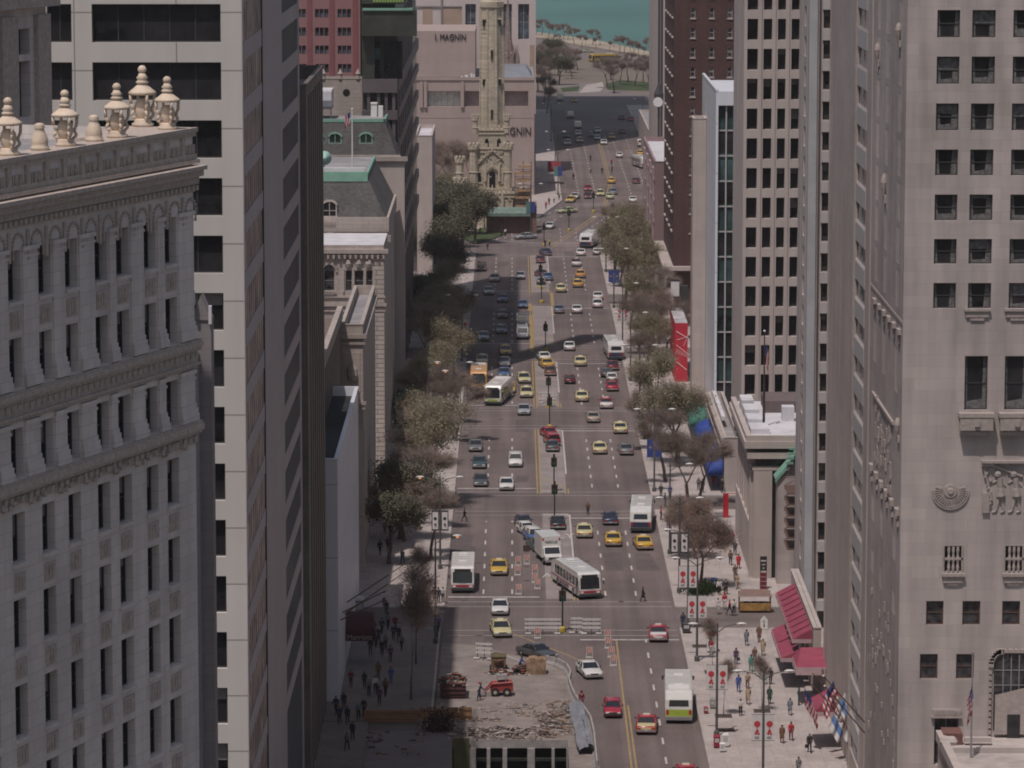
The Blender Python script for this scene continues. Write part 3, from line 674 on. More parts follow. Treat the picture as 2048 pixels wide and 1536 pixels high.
cpm = MB(); y = Yd+1.4; cpm.box(-57.3,X_d-2.6,y-.2,y,ztp-.9,ztp+.1); cpm.box(X_d-2.9,X_d-2.6,y,563.3,ztp-.9,ztp+.1); cpm.box(-57.3,X_d-2.6,y,y+.5,ztp+.1,ztp+.35); cpm.build('copper_ridge', copper, B)
wr = MB(); wr.box(-57,X_d-3.0,y+.6,y+1.4,ztp+.12,ztp+.9); wr.build('white_coping', roofwhite, B)
tr = MB()
for py,h,o in ((434,2.0,.35),(470,.9,.6)): tr.box(-60,X_d+o,Yd-o,Yd-.002,zat(py,Yd)-h,zat(py,Yd)); 
tr.box(X_d+.003,X_d+.35,Yd,566,zat(434,Yd)-2,zat(434,Yd)); tr.build('cornice', tan_stone, B)
def dormer(B, px, py0, py1, Y, w, fm, gm_, dep=1.6):
    x = xat(px,Y); z0, z1 = zat(py1,Y), zat(py0,Y); D = MB(); h = z1-z0-w*.35
    D.box(x-w/2-.18,x-w/2,Y,Y+dep,z0,z0+h); D.box(x+w/2,x+w/2+.18,Y,Y+dep,z0,z0+h); D.box(x-w/2-.3,x+w/2+.3,Y-.1,Y+.3,z0-.15,z0)
    n = 8; out = [(x-(w/2+.28)*math.cos(math.pi*i/n), z0+h+(w*.42)*math.sin(math.pi*i/n)) for i in range(n+1)]; inn = [(x-(w/2)*math.cos(math.pi*i/n), z0+h+(w*.28)*math.sin(math.pi*i/n)) for i in range(n+1)]
    for i in range(n):
        D.add([(out[i][0],Y-.1,out[i][1]),(out[i+1][0],Y-.1,out[i+1][1]),(inn[i+1][0],Y-.1,inn[i+1][1]),(inn[i][0],Y-.1,inn[i][1]),
               (out[i][0],Y+dep,out[i][1]),(out[i+1][0],Y+dep,out[i+1][1])],[(0,1,2,3),(0,4,5,1)])
    d = D.build('dormer', fm, B)
    g_ = MB(); g_.add([(x-w/2,Y+.05,z0),(x+w/2,Y+.05,z0)]+[(q[0],Y+.05,q[1]) for q in inn[::-1]],[tuple(range(2+len(inn)))]); g_.build('pane', gm_, d)
    m_ = MB(); m_.box(x-.05,x+.05,Y-.0,Y+.04,z0,z0+h+w*.25); m_.box(x-w/2,x+w/2,Y,Y+.045,z0+h*.5-.05,z0+h*.5+.05); m_.build('frame', fm, d)
dormer(B, 662, 402, 432, Yd-.05, 1.7, tan_stone, glass_d)
bl = MB()
for k in range(7): bl.tube((xat(649+k*4,Yd),Yd-.45,zat(450,Yd)),(xat(649+k*4,Yd),Yd-.45,zat(442,Yd)),.09)
bl.build('balusters', tan_stone, B)
ld = MB()
for s in (-.35,.35): ld.tube((xat(664,Yd)+s,Yd-.66,zat(470,Yd)),(xat(664,Yd)+s,Yd-1.6,zt),.05)
for k in range(7): z = zt+(zat(470,Yd)-zt)*k/7; yy = Yd-1.6+.94*k/7; ld.tube((xat(664,Yd)-.35,yy,z),(xat(664,Yd)+.35,yy,z),.035)
tag(ld.build('ladder', fr_w), 'pale steel ladder leaning on the mansard building cornice', 'ladder')
# dish
dp = thing('satellite_dish','round pale green satellite dish on the mansard roof','satellite dish',(xat(652,535),535,ztp+.9))
ds = MB(); ds.lathe((0,0,0),[(.05,0),(.4,.04),(.75,.14),(1.0,.28)],20); o = ds.build('reflector', mat('dish_green',(.36,.60,.52),.5,.05,1), dp, True); o.location = (0,0,1.15); o.rotation_euler = (R(78),0,R(12))
ds = MB(); ds.tube((0,0,-1.0),(0,.1,1.1),.07); ds.tube((-.5,-.3,0),(0,.05,.7),.04); ds.build('mount', fr_gr, dp)
fp = thing('flagpole','white flagpole on the mansard roof with a small American flag','flagpole',(xat(708,536),536,ztp))
ds = MB(); ds.tube((0,0,0),(0,0,zat(218,536)-ztp),.11,.06,8); ds.lathe((0,0,zat(218,536)-ztp),[(.02,-.1),(.16,.0),(.02,.16)],8); ds.build('pole', steel_w, fp)
# --- upper mansard with green arched dormers
Ye = 569; zw = zat(312,Ye); zt2 = zat(240,Ye+1); Xe = xat(797,Ye)
B, bb = mansard('arched_dormer_building','building with slate mansard roof and green framed arched dormer windows',-60,Xe,Ye,581,zw,zt2,1.9,tan_plain,0)
for px in (638,674,735): dormer(B, px, 266, 300, Ye+.35, 1.6, copper, glass_d)
cpm = MB(); cpm.box(-58,Xe-1.8,Ye+.9,Ye+1.2,zt2-.3,zt2+.15); cpm.box(Xe-2,Xe-1.7,Ye+.9,580,zt2-.3,zt2+.2); cpm.build('copper_ridge', copper, B)
tr = MB()
for py,h,o in ((310,1.0,.5),(326,.4,.3),(357,.4,.3)): tr.box(-60,Xe+o,Ye-o,Ye-.002,zat(py,Ye)-h,zat(py,Ye))
tr.build('cornice', tan_stone, B)
for px0,px1,py0,py1 in ((755,777,330,356),(758,777,386,404)):
    x0_, z0_ = xat(px0,Ye), zat(py1,Ye); me, fr = window_mesh(xat(px1,Ye)-x0_, zat(py0,Ye)-z0_, 'hm', glass_m, fr_w); o = link('window', me, B, (x0_,Ye-.09,z0_)); link('frame', fr, o)
B.name = 'arched_dormer_building'
# lit plain strip further out
B = rect_building('plain_stone_slab','tall pale plain stone end wall between the dormer building and the shaded avenue', xat(783,567)-2, xat(811,567), 567, 568.9, zat(318,567), grid_stone, roofwhite, {}, parapet=0)
t_ = MB(); t_.box(xat(783,567)-2,xat(811,567)+.5,566.6,566.99,zat(322,567),zat(313,567)); t_.build('cornice', tan_stone, B)
# --- penthouse with corner knobs and HVAC unit
Yp = 598.6
B = rect_building('tan_penthouse_building','tan brick penthouse with small corner knobs and a round window', -60, xat(731,Yp), Yp, 603.4, zat(158,Yp), tan_stone, roofgrey, {}, parapet=1.0)
k_ = MB()
for px in (616,652,685,720): k_.lathe((xat(px,Yp),Yp+.1,zat(158,Yp)),[(.35,0),(.3,.5),(.42,.8),(.2,1.2),(.04,1.6)],8)
k_.build('parapet_knobs', tan_stone, B)
k_ = MB(); k_.tube((xat(697,Yp),Yp+.3,zat(185,Yp)),(xat(697,Yp),Yp-.05,zat(185,Yp)),.55,.55,16); k_.build('round_window', glass_d, B)
hv = thing('rooftop_air_unit','large pale grey rooftop air handling unit beside the penthouse','air unit',(0,0,0))
k_ = MB(); Yh = 573; k_.box(xat(619,Yh),xat(668,Yh),Yh,Yh+6,zat(214,Yh),zat(180,Yh)); k_.box(xat(640,Yh),xat(668,Yh),Yh-1.4,Yh-.01,zat(200,Yh),zat(182,Yh)); k_.build('casing', roofwhite, hv)
k_ = MB(); k_.box(xat(619,Yh),xat(668,Yh),Yh-.1,Yh+6,zat(218,Yh),zat(214,Yh)-.01)
for px in (622,666): k_.box(xat(px,Yh)-.1,xat(px,Yh)+.1,Yh,Yh+.3,zt2-.2,zat(218,Yh)-.01)
k_.build('frame', fr_gr, hv)
hv = MB(); hv.box(xat(745,577),xat(757,577),577,579,zt2,zat(208,577)); hv.box(xat(760,577),xat(769,577),576,578,zt2,zat(212,577)); hv.box(xat(745,577)-.05,xat(757,577)+.05,576.9,579,zat(208,577),zat(206,577))
tag(hv.build('vent_box', steel_w),'pair of small white rooftop vent boxes on the dormer building','vent')
# --- pink granite tower
Yk = 640; X0 = xat(585,Yk); X1 = xat(725,Yk)
rows = [(zat(a+17,Yk),zat(a,Yk)) for a in (128,91,55,18,-18,-55,-91)]; rows = [(r0,r1) for r0,r1 in rows]
cols = []
for c in range(-3,3):
    for k in range(3): a = 636+c*44.5+k*9.2; cols.append((xat(a,Yk)-(X0-40), xat(a+8.0,Yk)-(X0-40)))
B = rect_building('pink_granite_tower','pink granite tower with rows of dark triple windows at upper left', X0-40, X1, Yk, Yk+22, 75, pinkm, roofgrey, {'S':dict(cols=[c for c in cols if c[0]>40-9], rows=rows, depth=.25, mg=glass_b, mf=fr_d, style='')}, parapet=0)
k_ = MB()
for px in (626,670,716): k_.box(xat(px-6,Yk),xat(px+4,Yk),Yk-.12,Yk-.004,0,75)
k_.build('pilaster', mat('deep_pink_granite',(.27,.105,.115),.6,.08,.4), B)
# --- dark granite tower with bays
Yt = 583; XT = -17.5
B = thing('dark_granite_tower','dark olive granite tower with tall window bays throwing its shadow over the avenue','building')
W = MB(); xw = xat(727,Yt)
zS = zat(8,Yt)
W.box(xw,XT,Yt+3,Yt+6,0,178); W.box(xw,XT,Yt+6.01,712,0,98); W.build('wall', olive_granite, B)  # heights above the view shaped to throw the shadow across the avenue
def tb(mb,px0,px1,py0,py1,y0,y1): mb.box(xat(px0,Yt),xat(px1,Yt),y0,y1,zat(py1,Yt),zat(py0,Yt))
W = MB(); tb(W,727,836,20,72,Yt,Yt+2.99); tb(W,727,815,-30,8,Yt+1,Yt+2.98); tb(W,727,752,72,168,Yt+1.8,Yt+2.98); W.build('setback_tier', olive_granite, B)
W = MB(); tb(W,730,828,17,21,Yt-.3,Yt+2.97); W.build('copper_ledge', copper, B)
W = MB()
for k,px in enumerate((752,770,784,796)): W.mark(); tb(W,px,px+11,84,160,Yt+2.6,Yt+2.99)
W.build_parts('window_bay', glass_d, B)
W = MB()
for px in (766,): W.mark(); tb(W,750,763,98,122,Yt+2.4,Yt+2.59)
W.build_parts('teal_pane', glass_t, B)  # one teal pane in front of the dark bays
W = MB()
for k in range(11): W.box(xat(750+k*5.6,Yt),xat(754+k*5.6,Yt),Yt+.85,Yt+.95,zat(5,Yt),zat(-6,Yt))
W.build('lettering', mat('yellow_green_letters',(.26,.36,.10),.6,0), B)
bay = MB(); gz = MB(); pr_ = MB()
for i,(pa,pb) in enumerate(((160,186),(222,240),(287,306),(352,370),(415,434),(478,498),(540,560))):
    bay.mark(); bay.box(xat(727,Yt),XT+.35,Yt+.6,Yt+2.99,zat(pb,Yt),zat(pa,Yt)); bay.box(XT+.003,XT+.5,Yt+3,712,zat(pb,Yt),zat(pa,Yt))
bay.build_parts('granite_band', mauve_granite, B)
gz.box(xat(735,Yt),XT,Yt+1.4,Yt+2.98,0,zat(165,Yt)); gz.box(XT+.003,XT+.12,Yt+3,712,0,zat(20,700)); gz.build('bay_glazing', glass_d, B)
for px in (737,757,772,787): pr_.mark(); pr_.box(xat(px,Yt),xat(px+6,Yt),Yt+.9,Yt+1.39,0,zat(160,Yt))
for k in range(9): pr_.mark(); pr_.box(XT+.12,XT+.4,Yt+3.2+k*10.5,Yt+7+k*10.5,0,zat(10,640))
pr_.build_parts('granite_mullion', mauve_granite, B)
# thin pale pier beyond
B = rect_building('pale_pier_building','narrow pale stone corner pier standing behind the dark granite tower', xat(832,760), xat(866,760), 760, 790, zat(272,760), grid_stone, roofwhite, {}, parapet=.6)
# --- marble department store with lettering and slot windows
Ym = 930; XM = xat(1068,Ym); zl = zat(157,Ym)
letters = mat('dark_letters',(.03,.028,.028),.5,0)
def um(px): return xat(px,Ym)-(-60)
B = thing('department_store','beige marble department store with slot windows and two dark name signs','building'); W = MB()
facade(B, W, (-60,Ym), (XM,Ym), 0, zl, [(um(858),um(922)),(um(930),um(990)),(um(1003),um(1056))], [(zat(213,Ym),zat(182,Ym))], 1.6, mat('slot_blind',(.33,.25,.25),.7,.12,.8), fr_gr, 'm')
W.add([(XM,Ym,0),(XM,Ym+50,0),(XM,Ym+50,zl),(XM,Ym,zl)],[(0,1,2,3)])
W.build('wall', magnin, B)
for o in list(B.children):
    if o.type == 'MESH' and o.name.startswith('window') and o.location.x < xat(900,Ym): recol(o, mat('painted_sky_reflection',(.62,.64,.60),.3,.2,.6))  # pale colour paints the sky's reflection on the first slot window
W = MB(); W.sheet([(-60,Ym),(XM,Ym),(XM,Ym+50),(-60,Ym+50)],zl-.05); W.build('roof', roofgrey, B)
W = MB(); W.box(xat(825,Ym),xat(951,Ym),Ym+6,Ym+40,zl,zat(62,Ym+6)); W.build('penthouse', magnin, B)
W = MB(); W.box(xat(834,Ym)-10,XM+.3,Ym-.25,Ym-.01,zl-.4,zl+.3); W.box(xat(834,Ym)-10,XM+.15,Ym-.06,Ym-.005,zat(236,Ym),zat(234,Ym)); 
for px in (845,853,926,996): W.box(xat(px-3,Ym),xat(px+3,Ym),Ym-.5,Ym-.012,zat(215,Ym),zat(163,Ym))
W.build('marble_trim', magnin, B)
for (px,py,Y,s,t) in ((901,80,Ym+6,2.1,'I. MAGNIN'),(1022,270,Ym,2.7,'I. MAGNIN')):
    me = text_mesh(t, s, .12, letters); o = link('lettering', me, B, (xat(px,Y,py),Y-.15,zat(py,Y))); o.rotation_euler = (R(90),0,0); o.scale = (.76,1,1)
vb = MB()
for px,w_,h_ in ((934,3,5),(944,2,8),(925,1.5,3),(949,1.5,6)): vb.box(xat(px-w_,Ym+2),xat(px+w_,Ym+2),Ym+2,Ym+4,zl,zl+h_*.12)
tag(vb.build('vent_stack', steel_w), 'small white roof vents on the beige department store', 'vent')
sk = MB(); x0_,x1_ = xat(1003,Ym+10), xat(1052,Ym+10); za, zb_ = zl, zat(133,Ym+10)
sk.add([(x0_,Ym+4,za),(x1_+1.4,Ym+4,za),(x1_,Ym+12,zb_),(x0_,Ym+12,zb_),(x0_,Ym+30,za),(x1_+1.4,Ym+30,za),(x1_,Ym+22,zb_),(x0_,Ym+22,zb_)],[(0,1,2,3),(2,1,5,6),(3,2,6,7),(4,5,1,0),(7,6,5,4),(0,3,7,4)])
sk.build('skylight', mat('blue_grey_skylight',(.22,.24,.28),.4,.1,.5), B)
# --- white tower behind the store
Yw = 985; XWt = xat(1071,Yw)
def uw(px): return xat(px,Yw)-(-60)
B = thing('white_clad_tower','tall white clad tower with narrow gridded windows behind the department store','building'); W = MB()
facade(B, W, (-60,Yw), (XWt,Yw), 0, 50, [(uw(932),uw(953)),(uw(1001),uw(1024)),(uw(1036),uw(1058))], [(zat(79,Yw),zat(8,Yw))], .8, glass_b, fr_w, 'hv')
W.add([(XWt,Yw,0),(XWt,Yw+26,0),(XWt,Yw+26,50),(XWt,Yw,50)],[(0,1,2,3)]); W.add([(XWt,Yw+26,0),(-60,Yw+26,0),(-60,Yw+26,50),(XWt,Yw+26,50)],[(0,1,2,3)]); W.add([(-60,Yw,50),(XWt,Yw,50),(XWt,Yw+26,50),(-60,Yw+26,50)],[(0,1,2,3)])
W.build('wall', whitem, B)
W = MB()
for a,b in ((848,867),(887,925),(960,985),(1034,1036),(1059,1068)): 
    W.box(xat(a,Yw),xat(b,Yw),Yw-.1,Yw-.003,0,zat(14 if b<1000 else 90,Yw))
W.build('inset_panels', ochre, B)
W = MB(); W.box(xat(885,Yw)-.15,xat(885,Yw)+.25,Yw-.4,Yw-.11,0,50); W.box(xat(833,Yw),xat(925,Yw),Yw-.3,Yw-.12,zat(14,Yw),zat(12,Yw)); W.build('grey_joint', fr_gr, B)  # raised grey strips, one upright and one level
B = rect_building('far_tower','very tall pale tower standing behind the white clad tower', -60, 4.5, 1050, 1215, 210, whitem, roofgrey, {}, parapet=0)
# church spire
B = thing('church_spire','slender gothic stone church spire behind the water tower shaft','spire',(xat(1016,965),965,0)); W = MB()
zs = zat(130,965); W.box(-2.6,2.6,-2.6,2.6,0,zs); 
for a in (-1,1):
    for b in (-1,1): W.lathe((a*2.4,b*2.4,zs),[(.5,-4),(.5,1.5),(.05,3.6)],6)
W.lathe((0,0,zs),[(2.1,0),(1.9,3),(1.4,3.2),(.9,7),(.5,11),(.08,17)],8)
for k in range(8): a = k*math.pi/4; W.lathe((1.9*math.cos(a),1.9*math.sin(a),zs+2),[(.25,0),(.25,1.5),(.04,3)],5)
W.build('stonework', mat('brown_gothic_stone',(.27,.21,.19),.9,.2,1.5), B)
W = MB()
for k in range(4): 
    for s in (-1,1): W.box(s*1.2-.5,s*1.2+.5,-2.64,-2.605,zs-1.9,zs-.3)
W.build('louvre_opening', fr_d, B)
# ================================================================ WATER TOWER
Ywt = 850
B = thing('stone_water_tower','yellow limestone castellated water tower with tall shaft and turreted base','tower',(0,0,0))
def X(px): return xat(px,Ywt)
cx = X(985); W = MB(); T = MB(); Dk = MB()
def tier(x0,x1,y0,y1,z0,z1,cren=.9):
    W.box(x0,x1,y0,y1,z0,z1)
    T.box(x0-.2,x1+.2,y0-.2,y0-.01,z1-.8,z1-.4); T.box(x0-.25,x1+.25,y0-.3,y1+.2,z1,z1+.35)
    n = max(3,int((x1-x0)/.95))
    for i in range(n): a = x0+(x1-x0)*(i+.2)/n; T.box(a,a+(x1-x0)/n*.55,y0-.3,y0+.1,z1+.35,z1+.35+cren)
    n = max(3,int((y1-y0)/.95))
    for i in range(n): a = y0+(y1-y0)*(i+.2)/n; T.box(x1-.1,x1+.3,a,a+(y1-y0)/n*.55,z1+.35,z1+.35+cren)
def turret(x,y,z0,z1,r,m=None):
    W.lathe((x,y,0),[(r,z0),(r,z1)],8,rot=math.pi/8); T.lathe((x,y,z1),[(r,-.01),(r*1.35,.4),(r*1.35,1.0),(r*1.0,1.01),(r*1.0,.8)],8,rot=math.pi/8)
    for k in range(8): a = k*math.pi/4; T.lathe((x+r*1.15*math.cos(a),y+r*1.15*math.sin(a),z1+1.0),[(r*.28,0),(r*.28,.65),(r*.1,.8)],4)
    T.lathe((x,y,(z0+z1)/2),[(r*1.02,-.15),(r*1.2,0),(r*1.02,.15)],8)
zA = zat(388,Ywt); zB = zat(300,Ywt); zC = zat(258,Ywt); 
tier(X(925),X(1045),Ywt,Ywt+14,0,zA)
tier(X(950),X(1015),Ywt+2.2,Ywt+11,zA,zB)
tier(X(957),X(1012),Ywt+3,Ywt+10.5,zB,zC-.6)
for px in (921,): turret(X(px),Ywt-.2,0,zat(370,Ywt),1.15); turret(X(px),Ywt-.2,zat(364,Ywt),zat(328,Ywt),.85)
for px in (1048,): turret(X(px),Ywt-.2,0,zat(392,Ywt),1.1)
for px in (948,1016): turret(X(px),Ywt+2,zA,zat(303,Ywt),.95)
for px in (951,1014): turret(X(px),Ywt+2.8,zat(268,Ywt),zat(246,Ywt),.6)
# gables over the doors
def gable(px,py0,py1,hw,y):
    x = X(px); z0,z1 = zat(py1,Ywt), zat(py0,Ywt)
    for s in (-1,1): T.tube((x+s*hw,y,z0),(x,y,z1),.22,.18,5); T.lathe((x+s*hw,y,z0-2),[(.35,0),(.3,3.2),(.05,4.4)],5)
    T.lathe((x,y,z1),[(.25,-.2),(.3,.4),(.05,1.6)],5)
    for k in range(5):
        for s in (-1,1): T.lathe((x+s*hw*(1-k/5),y-.1,z0+(z1-z0)*k/5+.25),[(.16,0),(.22,.15),(.05,.4)],4)
gable(985,302,332,3.6,Ywt+1.95); gable(985,383,402,2.2,Ywt-.25); gable(985,336,346,1.5,Ywt+1.95)
for px,py0,py1,w_,y in ((985,402,418,1.3,Ywt-.02),(985,350,378,.7,Ywt+2.15),(974,283,296,.45,Ywt+2.95),(998,283,296,.45,Ywt+2.95),(960,350,366,.35,Ywt+2.15),(1010,350,366,.35,Ywt+2.15),(942,402,425,.5,Ywt-.02),(1030,402,425,.5,Ywt-.02)):
    x = X(px); z0,z1 = zat(py1,Ywt), zat(py0,Ywt); Dk.add([(x-w_,y-.03,z0),(x+w_,y-.03,z0),(x+w_,y-.03,z1),(x+w_*.6,y-.03,z1+w_*.6),(x,y-.03,z1+w_),(x-w_*.6,y-.03,z1+w_*.6),(x-w_,y-.03,z1)],[tuple(range(7))])
    T.box(x-w_-.25,x-w_,y-.18,y-.0,z0,z1); T.box(x+w_,x+w_+.25,y-.18,y-.0,z0,z1); T.box(x-w_-.3,x+w_+.3,y-.2,y-.0,z0-.3,z0)
for k in range(26):
    px = 950+66*rnd.random(); T.lathe((X(px),Ywt+2.05,zat(rnd.uniform(305,385),Ywt)),[(.12,0),(.2,.15),(.12,.4)],4)
for k in range(30):
    px = 928+115*rnd.random(); T.lathe((X(px),Ywt-.1,zat(rnd.uniform(395,440),Ywt)),[(.12,0),(.2,.15),(.12,.5)],4)
for px in (934,965,1005,1038): T.box(X(px)-.35,X(px)+.35,Ywt-.5,Ywt-.01,0,zA-.5)
W.build('wall', yellow_stone, B); T.build('carved_trim', yellow_trim, B)
S_ = MB(); sc_ = (X(984),Ywt+6.7); r0 = (X(1006)-X(958))/2/math.cos(math.pi/8)
S_.lathe((sc_[0],sc_[1],0),[(r0,zC-2),(r0*.97,zC),(r0*.86,zat(20,Ywt)),(r0*.98,zat(16,Ywt)),(r0*.98,zat(5,Ywt)),(r0*.7,zat(3,Ywt)),(r0*.6,zat(-60,Ywt))],8,rot=math.pi/8)
for k in range(8):
    a = math.pi/8+k*math.pi/4; rr_ = r0*.99
    S_.tube((sc_[0]+rr_*math.cos(a),sc_[1]+rr_*math.sin(a),zC-1),(sc_[0]+r0*.86*math.cos(a),sc_[1]+r0*.86*math.sin(a),zat(20,Ywt)),.28,.24,5)
S_.build('shaft', yellow_stone, B)
S_ = MB(); sy = sc_[1]-r0*.9
for px,py in ((984,230),(984,110)): S_.box(X(px)-.3,X(px)+.3,sy-.12,sy+.6,zat(py+10,Ywt),zat(py-10,Ywt)); Dk.box(X(px)-.22,X(px)+.22,sy-.2,sy-.121,zat(py+9,Ywt),zat(py-8,Ywt))
for py in (45,165): 
    for s in (-1,1):
        x = sc_[0]+s*r0*.62; Dk.box(x-.25,x+.25,sc_[1]-r0*.68-.15,sc_[1]-r0*.6,zat(py+8,Ywt),zat(py-4,Ywt)); S_.box(x-.5,x+.5,sc_[1]-r0*.72-.2,sc_[1]-r0*.62,zat(py-4,Ywt),zat(py-7,Ywt))
S_.build('window_surround', yellow_trim, B); Dk.build('window_opening', glass_d, B)
# scaffold with plank decks, awning and brick wall in front
sc = thing('scaffold','timber and steel scaffold decks against the right side of the water tower','scaffold'); P = MB(); Q = MB()
x0,x1 = X(1030),X(1062)
for py in (330,344,358,378,392,410): P.box(x0+(.9 if py<340 else 0),x1,Ywt-3.2,Ywt-1.0,zat(py+3,Ywt),zat(py-2,Ywt))
for x in (x0,(x0+x1)/2,x1):
    for y in (Ywt-3.1,Ywt-1.1): Q.tube((x,y,0),(x,y,zat(322 if x>x0 else 342,Ywt)),.09,.09,5)
for py in (337,351,368,385,401): Q.tube((x0,Ywt-3.15,zat(py,Ywt)),(x1,Ywt-3.15,zat(py,Ywt)),.07,.07,5)
for k in range(3): Q.tube((x0+k*1.2,Ywt-3.15,zat(410,Ywt)),(x0+1.2+k*1.2,Ywt-3.15,zat(380,Ywt)),.06,.06,5)
P.build('plank_deck', mat('scaffold_planks',(.42,.27,.17),.9,.25,1.5), sc); Q.build('steel_frame', mat('rusty_tube',(.12,.07,.06),.7,.2,2), sc)
Ya = 838; aw = thing('covered_walkway','long grey green canopy on a low brick wall before the water tower','canopy'); P = MB(); Q = MB()
P.add([(xat(970,Ya),Ya-2,zat(425,Ya)),(xat(1061,Ya),Ya-2,zat(425,Ya)),(xat(1061,Ya),Ya,zat(416,Ya)+.2),(xat(970,Ya),Ya,zat(416,Ya)+.2)],[(0,1,2,3)])
P.box(xat(970,Ya),xat(1061,Ya),Ya-2.05,Ya-2,zat(431,Ya),zat(425,Ya)); P.build('canvas', mat('grey_green_canvas',(.16,.22,.20),.8,.15,.8), aw)
Q.box(xat(973,Ya),xat(1060,Ya),Ya-.2,Ya,0,zat(420,Ya)); Q.box(xat(1060,Ya),xat(1073,Ya),Ya-1.5,Ya+6,0,zat(408,Ya)); Q.build('brick_wall', mat('red_brown_brick',(.20,.125,.105),.9,.15,1), aw)
# ================================================================ RIGHT SIDE BUILDINGS
Yi = 291; XI = 29.4
B = thing('limestone_hotel_tower','pale limestone hotel tower with carved sun disc and reliefs, nearest at right','building'); W = MB()
def ui(px, k=0): return xat(px,Yi)-XI
zr_ = [(566,617),(478,528),(389,441),(299,351),(207,261),(113,168),(20,75),(-74,-20)]
rowsA = [(zat(b,Yi),zat(a,Yi)) for a,b in zr_]
def row(a,b): return (zat(b,Yi),zat(a,Yi))
C1a = [(ui(1862),ui(1907)),(ui(1931),ui(1977)),(ui(2012),ui(2058)),(ui(2080),ui(2125))]
zs = [(0,zat(1540,Yi)),(zat(1540,Yi),zat(1400,Yi)),(zat(1400,Yi),zat(1280,Yi)),(zat(1280,Yi),zat(1170,Yi)),(zat(1170,Yi),zat(1070,Yi)),(zat(1070,Yi),zat(860,Yi)),(zat(860,Yi),zat(670,Yi)),(zat(670,Yi),100)]
a_, b_ = (XI,Yi),(XI+34,Yi)
facade(B,W,a_,b_,zs[7][0],100,C1a,rowsA,.32,glass_d,fr_d,'h',vary=('c','cb','c'))
facade(B,W,a_,b_,*zs[6],[(ui(1927),ui(1973)),(ui(2007),ui(2053)),(ui(2085),ui(2130))],[row(712,820)],.35,glass_d,fr_d,'hc')
facade(B,W,a_,b_,*zs[5])
facade(B,W,a_,b_,*zs[4],[(ui(1891),ui(1928)),(ui(2013),ui(2050))],[row(1092,1143)],.35,glass_d,fr_d,'')
facade(B,W,a_,b_,*zs[3],[(ui(1857),ui(1892)),(ui(1930),ui(1966)),(ui(2010),ui(2046))],[row(1202,1250)],.25,glass_m,fr_br,'h')
facade(B,W,a_,b_,*zs[2],[(ui(1846),ui(1882)),(ui(1919),ui(1955)),(ui(1998),ui(2060))],[row(1308,1358)],.25,glass_m,fr_br,'h',skip=lambda c,r: c==2)
facade(B,W,a_,b_,*zs[1],[(ui(1877),ui(1926))],[row(1436,1530)],.4,glass_m,fr_gr,'m')
facade(B,W,a_,b_,*zs[0],[(ui(1877),ui(1926))],[(zat(1650,Yi),zat(1542,Yi))],.4,glass_m,fr_gr,'m')
# west face with narrow window groups
gc = []
for y0_ in (294.5,304.5,312.0): gc += [(318-y0_-2.3+k*.85, 318-y0_-2.3+k*.85+.42) for k in range(3)]
facade(B,W,(XI,318),(XI,Yi),0,100,sorted(gc),[(r0-.4,r1+.5) for r0,r1 in rowsA]+[row(712,800),row(1090,1140),row(1205,1250)],.3,glass_d,icon_trim,'')
W.add([(XI+34,Yi,0),(XI+34,318,0),(XI+34,318,100),(XI+34,Yi,100)],[(0,1,2,3)]); W.add([(XI+34,318,0),(XI,318,0),(XI,318,100),(XI+34,318,100)],[(0,1,2,3)])
W.build('wall', icon_stone, B); RF = MB(); RF.sheet([(XI,Yi),(XI+34,Yi),(XI+34,318),(XI,318)],99.95); RF.build('roof', roofgrey, B)
T = MB()
def ib(px0,px1,py0,py1,o0,o1): T.box(xat(px0,Yi),xat(px1,Yi),Yi-o1,Yi-o0,zat(py1,Yi),zat(py0,Yi))
for c in (1950,2030): 
    ib(c-26,c+26,617,622,.003,.28); ib(c-23,c+23,622,634,.003,.16); ib(c-14,c+14,634,641,.003,.12)
    ib(c-35,c+35,824,832,.003,.9); ib(c-33,c+33,832,858,.6,.85); ib(c-32,c-27,832,866,.003,.7); ib(c+27,c+32,832,866,.003,.7); ib(c-28,c+28,860,868,.003,.6); ib(c-4,c+6,836,850,.85,1.0)
for c in (1909,2031):
    ib(c-22,c+24,1146,1152,.003,.35); ib(c-19,c+19,1152,1165,.003,.2); ib(c-12,c+12,1165,1170,.003,.14)
    for k in (-1,0,1): 
        T.lathe((xat(c+k*9+1,Yi),Yi+.02,zat(1143,Yi)),[(.1,0),(.13,.3),(.08,.6),(.14,.95),(.08,1.3),(.12,1.6),(.1,1.9)],6)
    ib(c-18,c+20,1115,1120,.002,.08)
    for s in (-1,1): ib(c+s*19-2,c+s*19+2,1090,1146,.003,.08)
# sun disc
sx, sz = xat(1902,Yi), zat(982,Yi)
T.tube((sx,Yi-.002,sz),(sx,Yi-.22,sz),.32,.2,14); T.tube((sx,Yi-.002,sz),(sx,Yi-.12,sz),.52,.5,18)
for i in range(22):
    a = math.pi*(.92+1.16*i/21); 
    T.obox(Matrix.Translation((sx+.9*math.cos(a),Yi-.06,sz+.9*math.sin(a))) @ Matrix.Rotation(-a,4,'Y'),.5,.12,.09)
for r_,n_ in ((1.22,30),(1.38,34)):
    for i in range(n_):
        a = math.pi*(1.0+1.0*i/(n_-1)); T.obox(Matrix.Translation((sx+r_*math.cos(a),Yi-.05,sz+r_*math.sin(a))) @ Matrix.Rotation(-a,4,'Y'),.1,.12,.13)
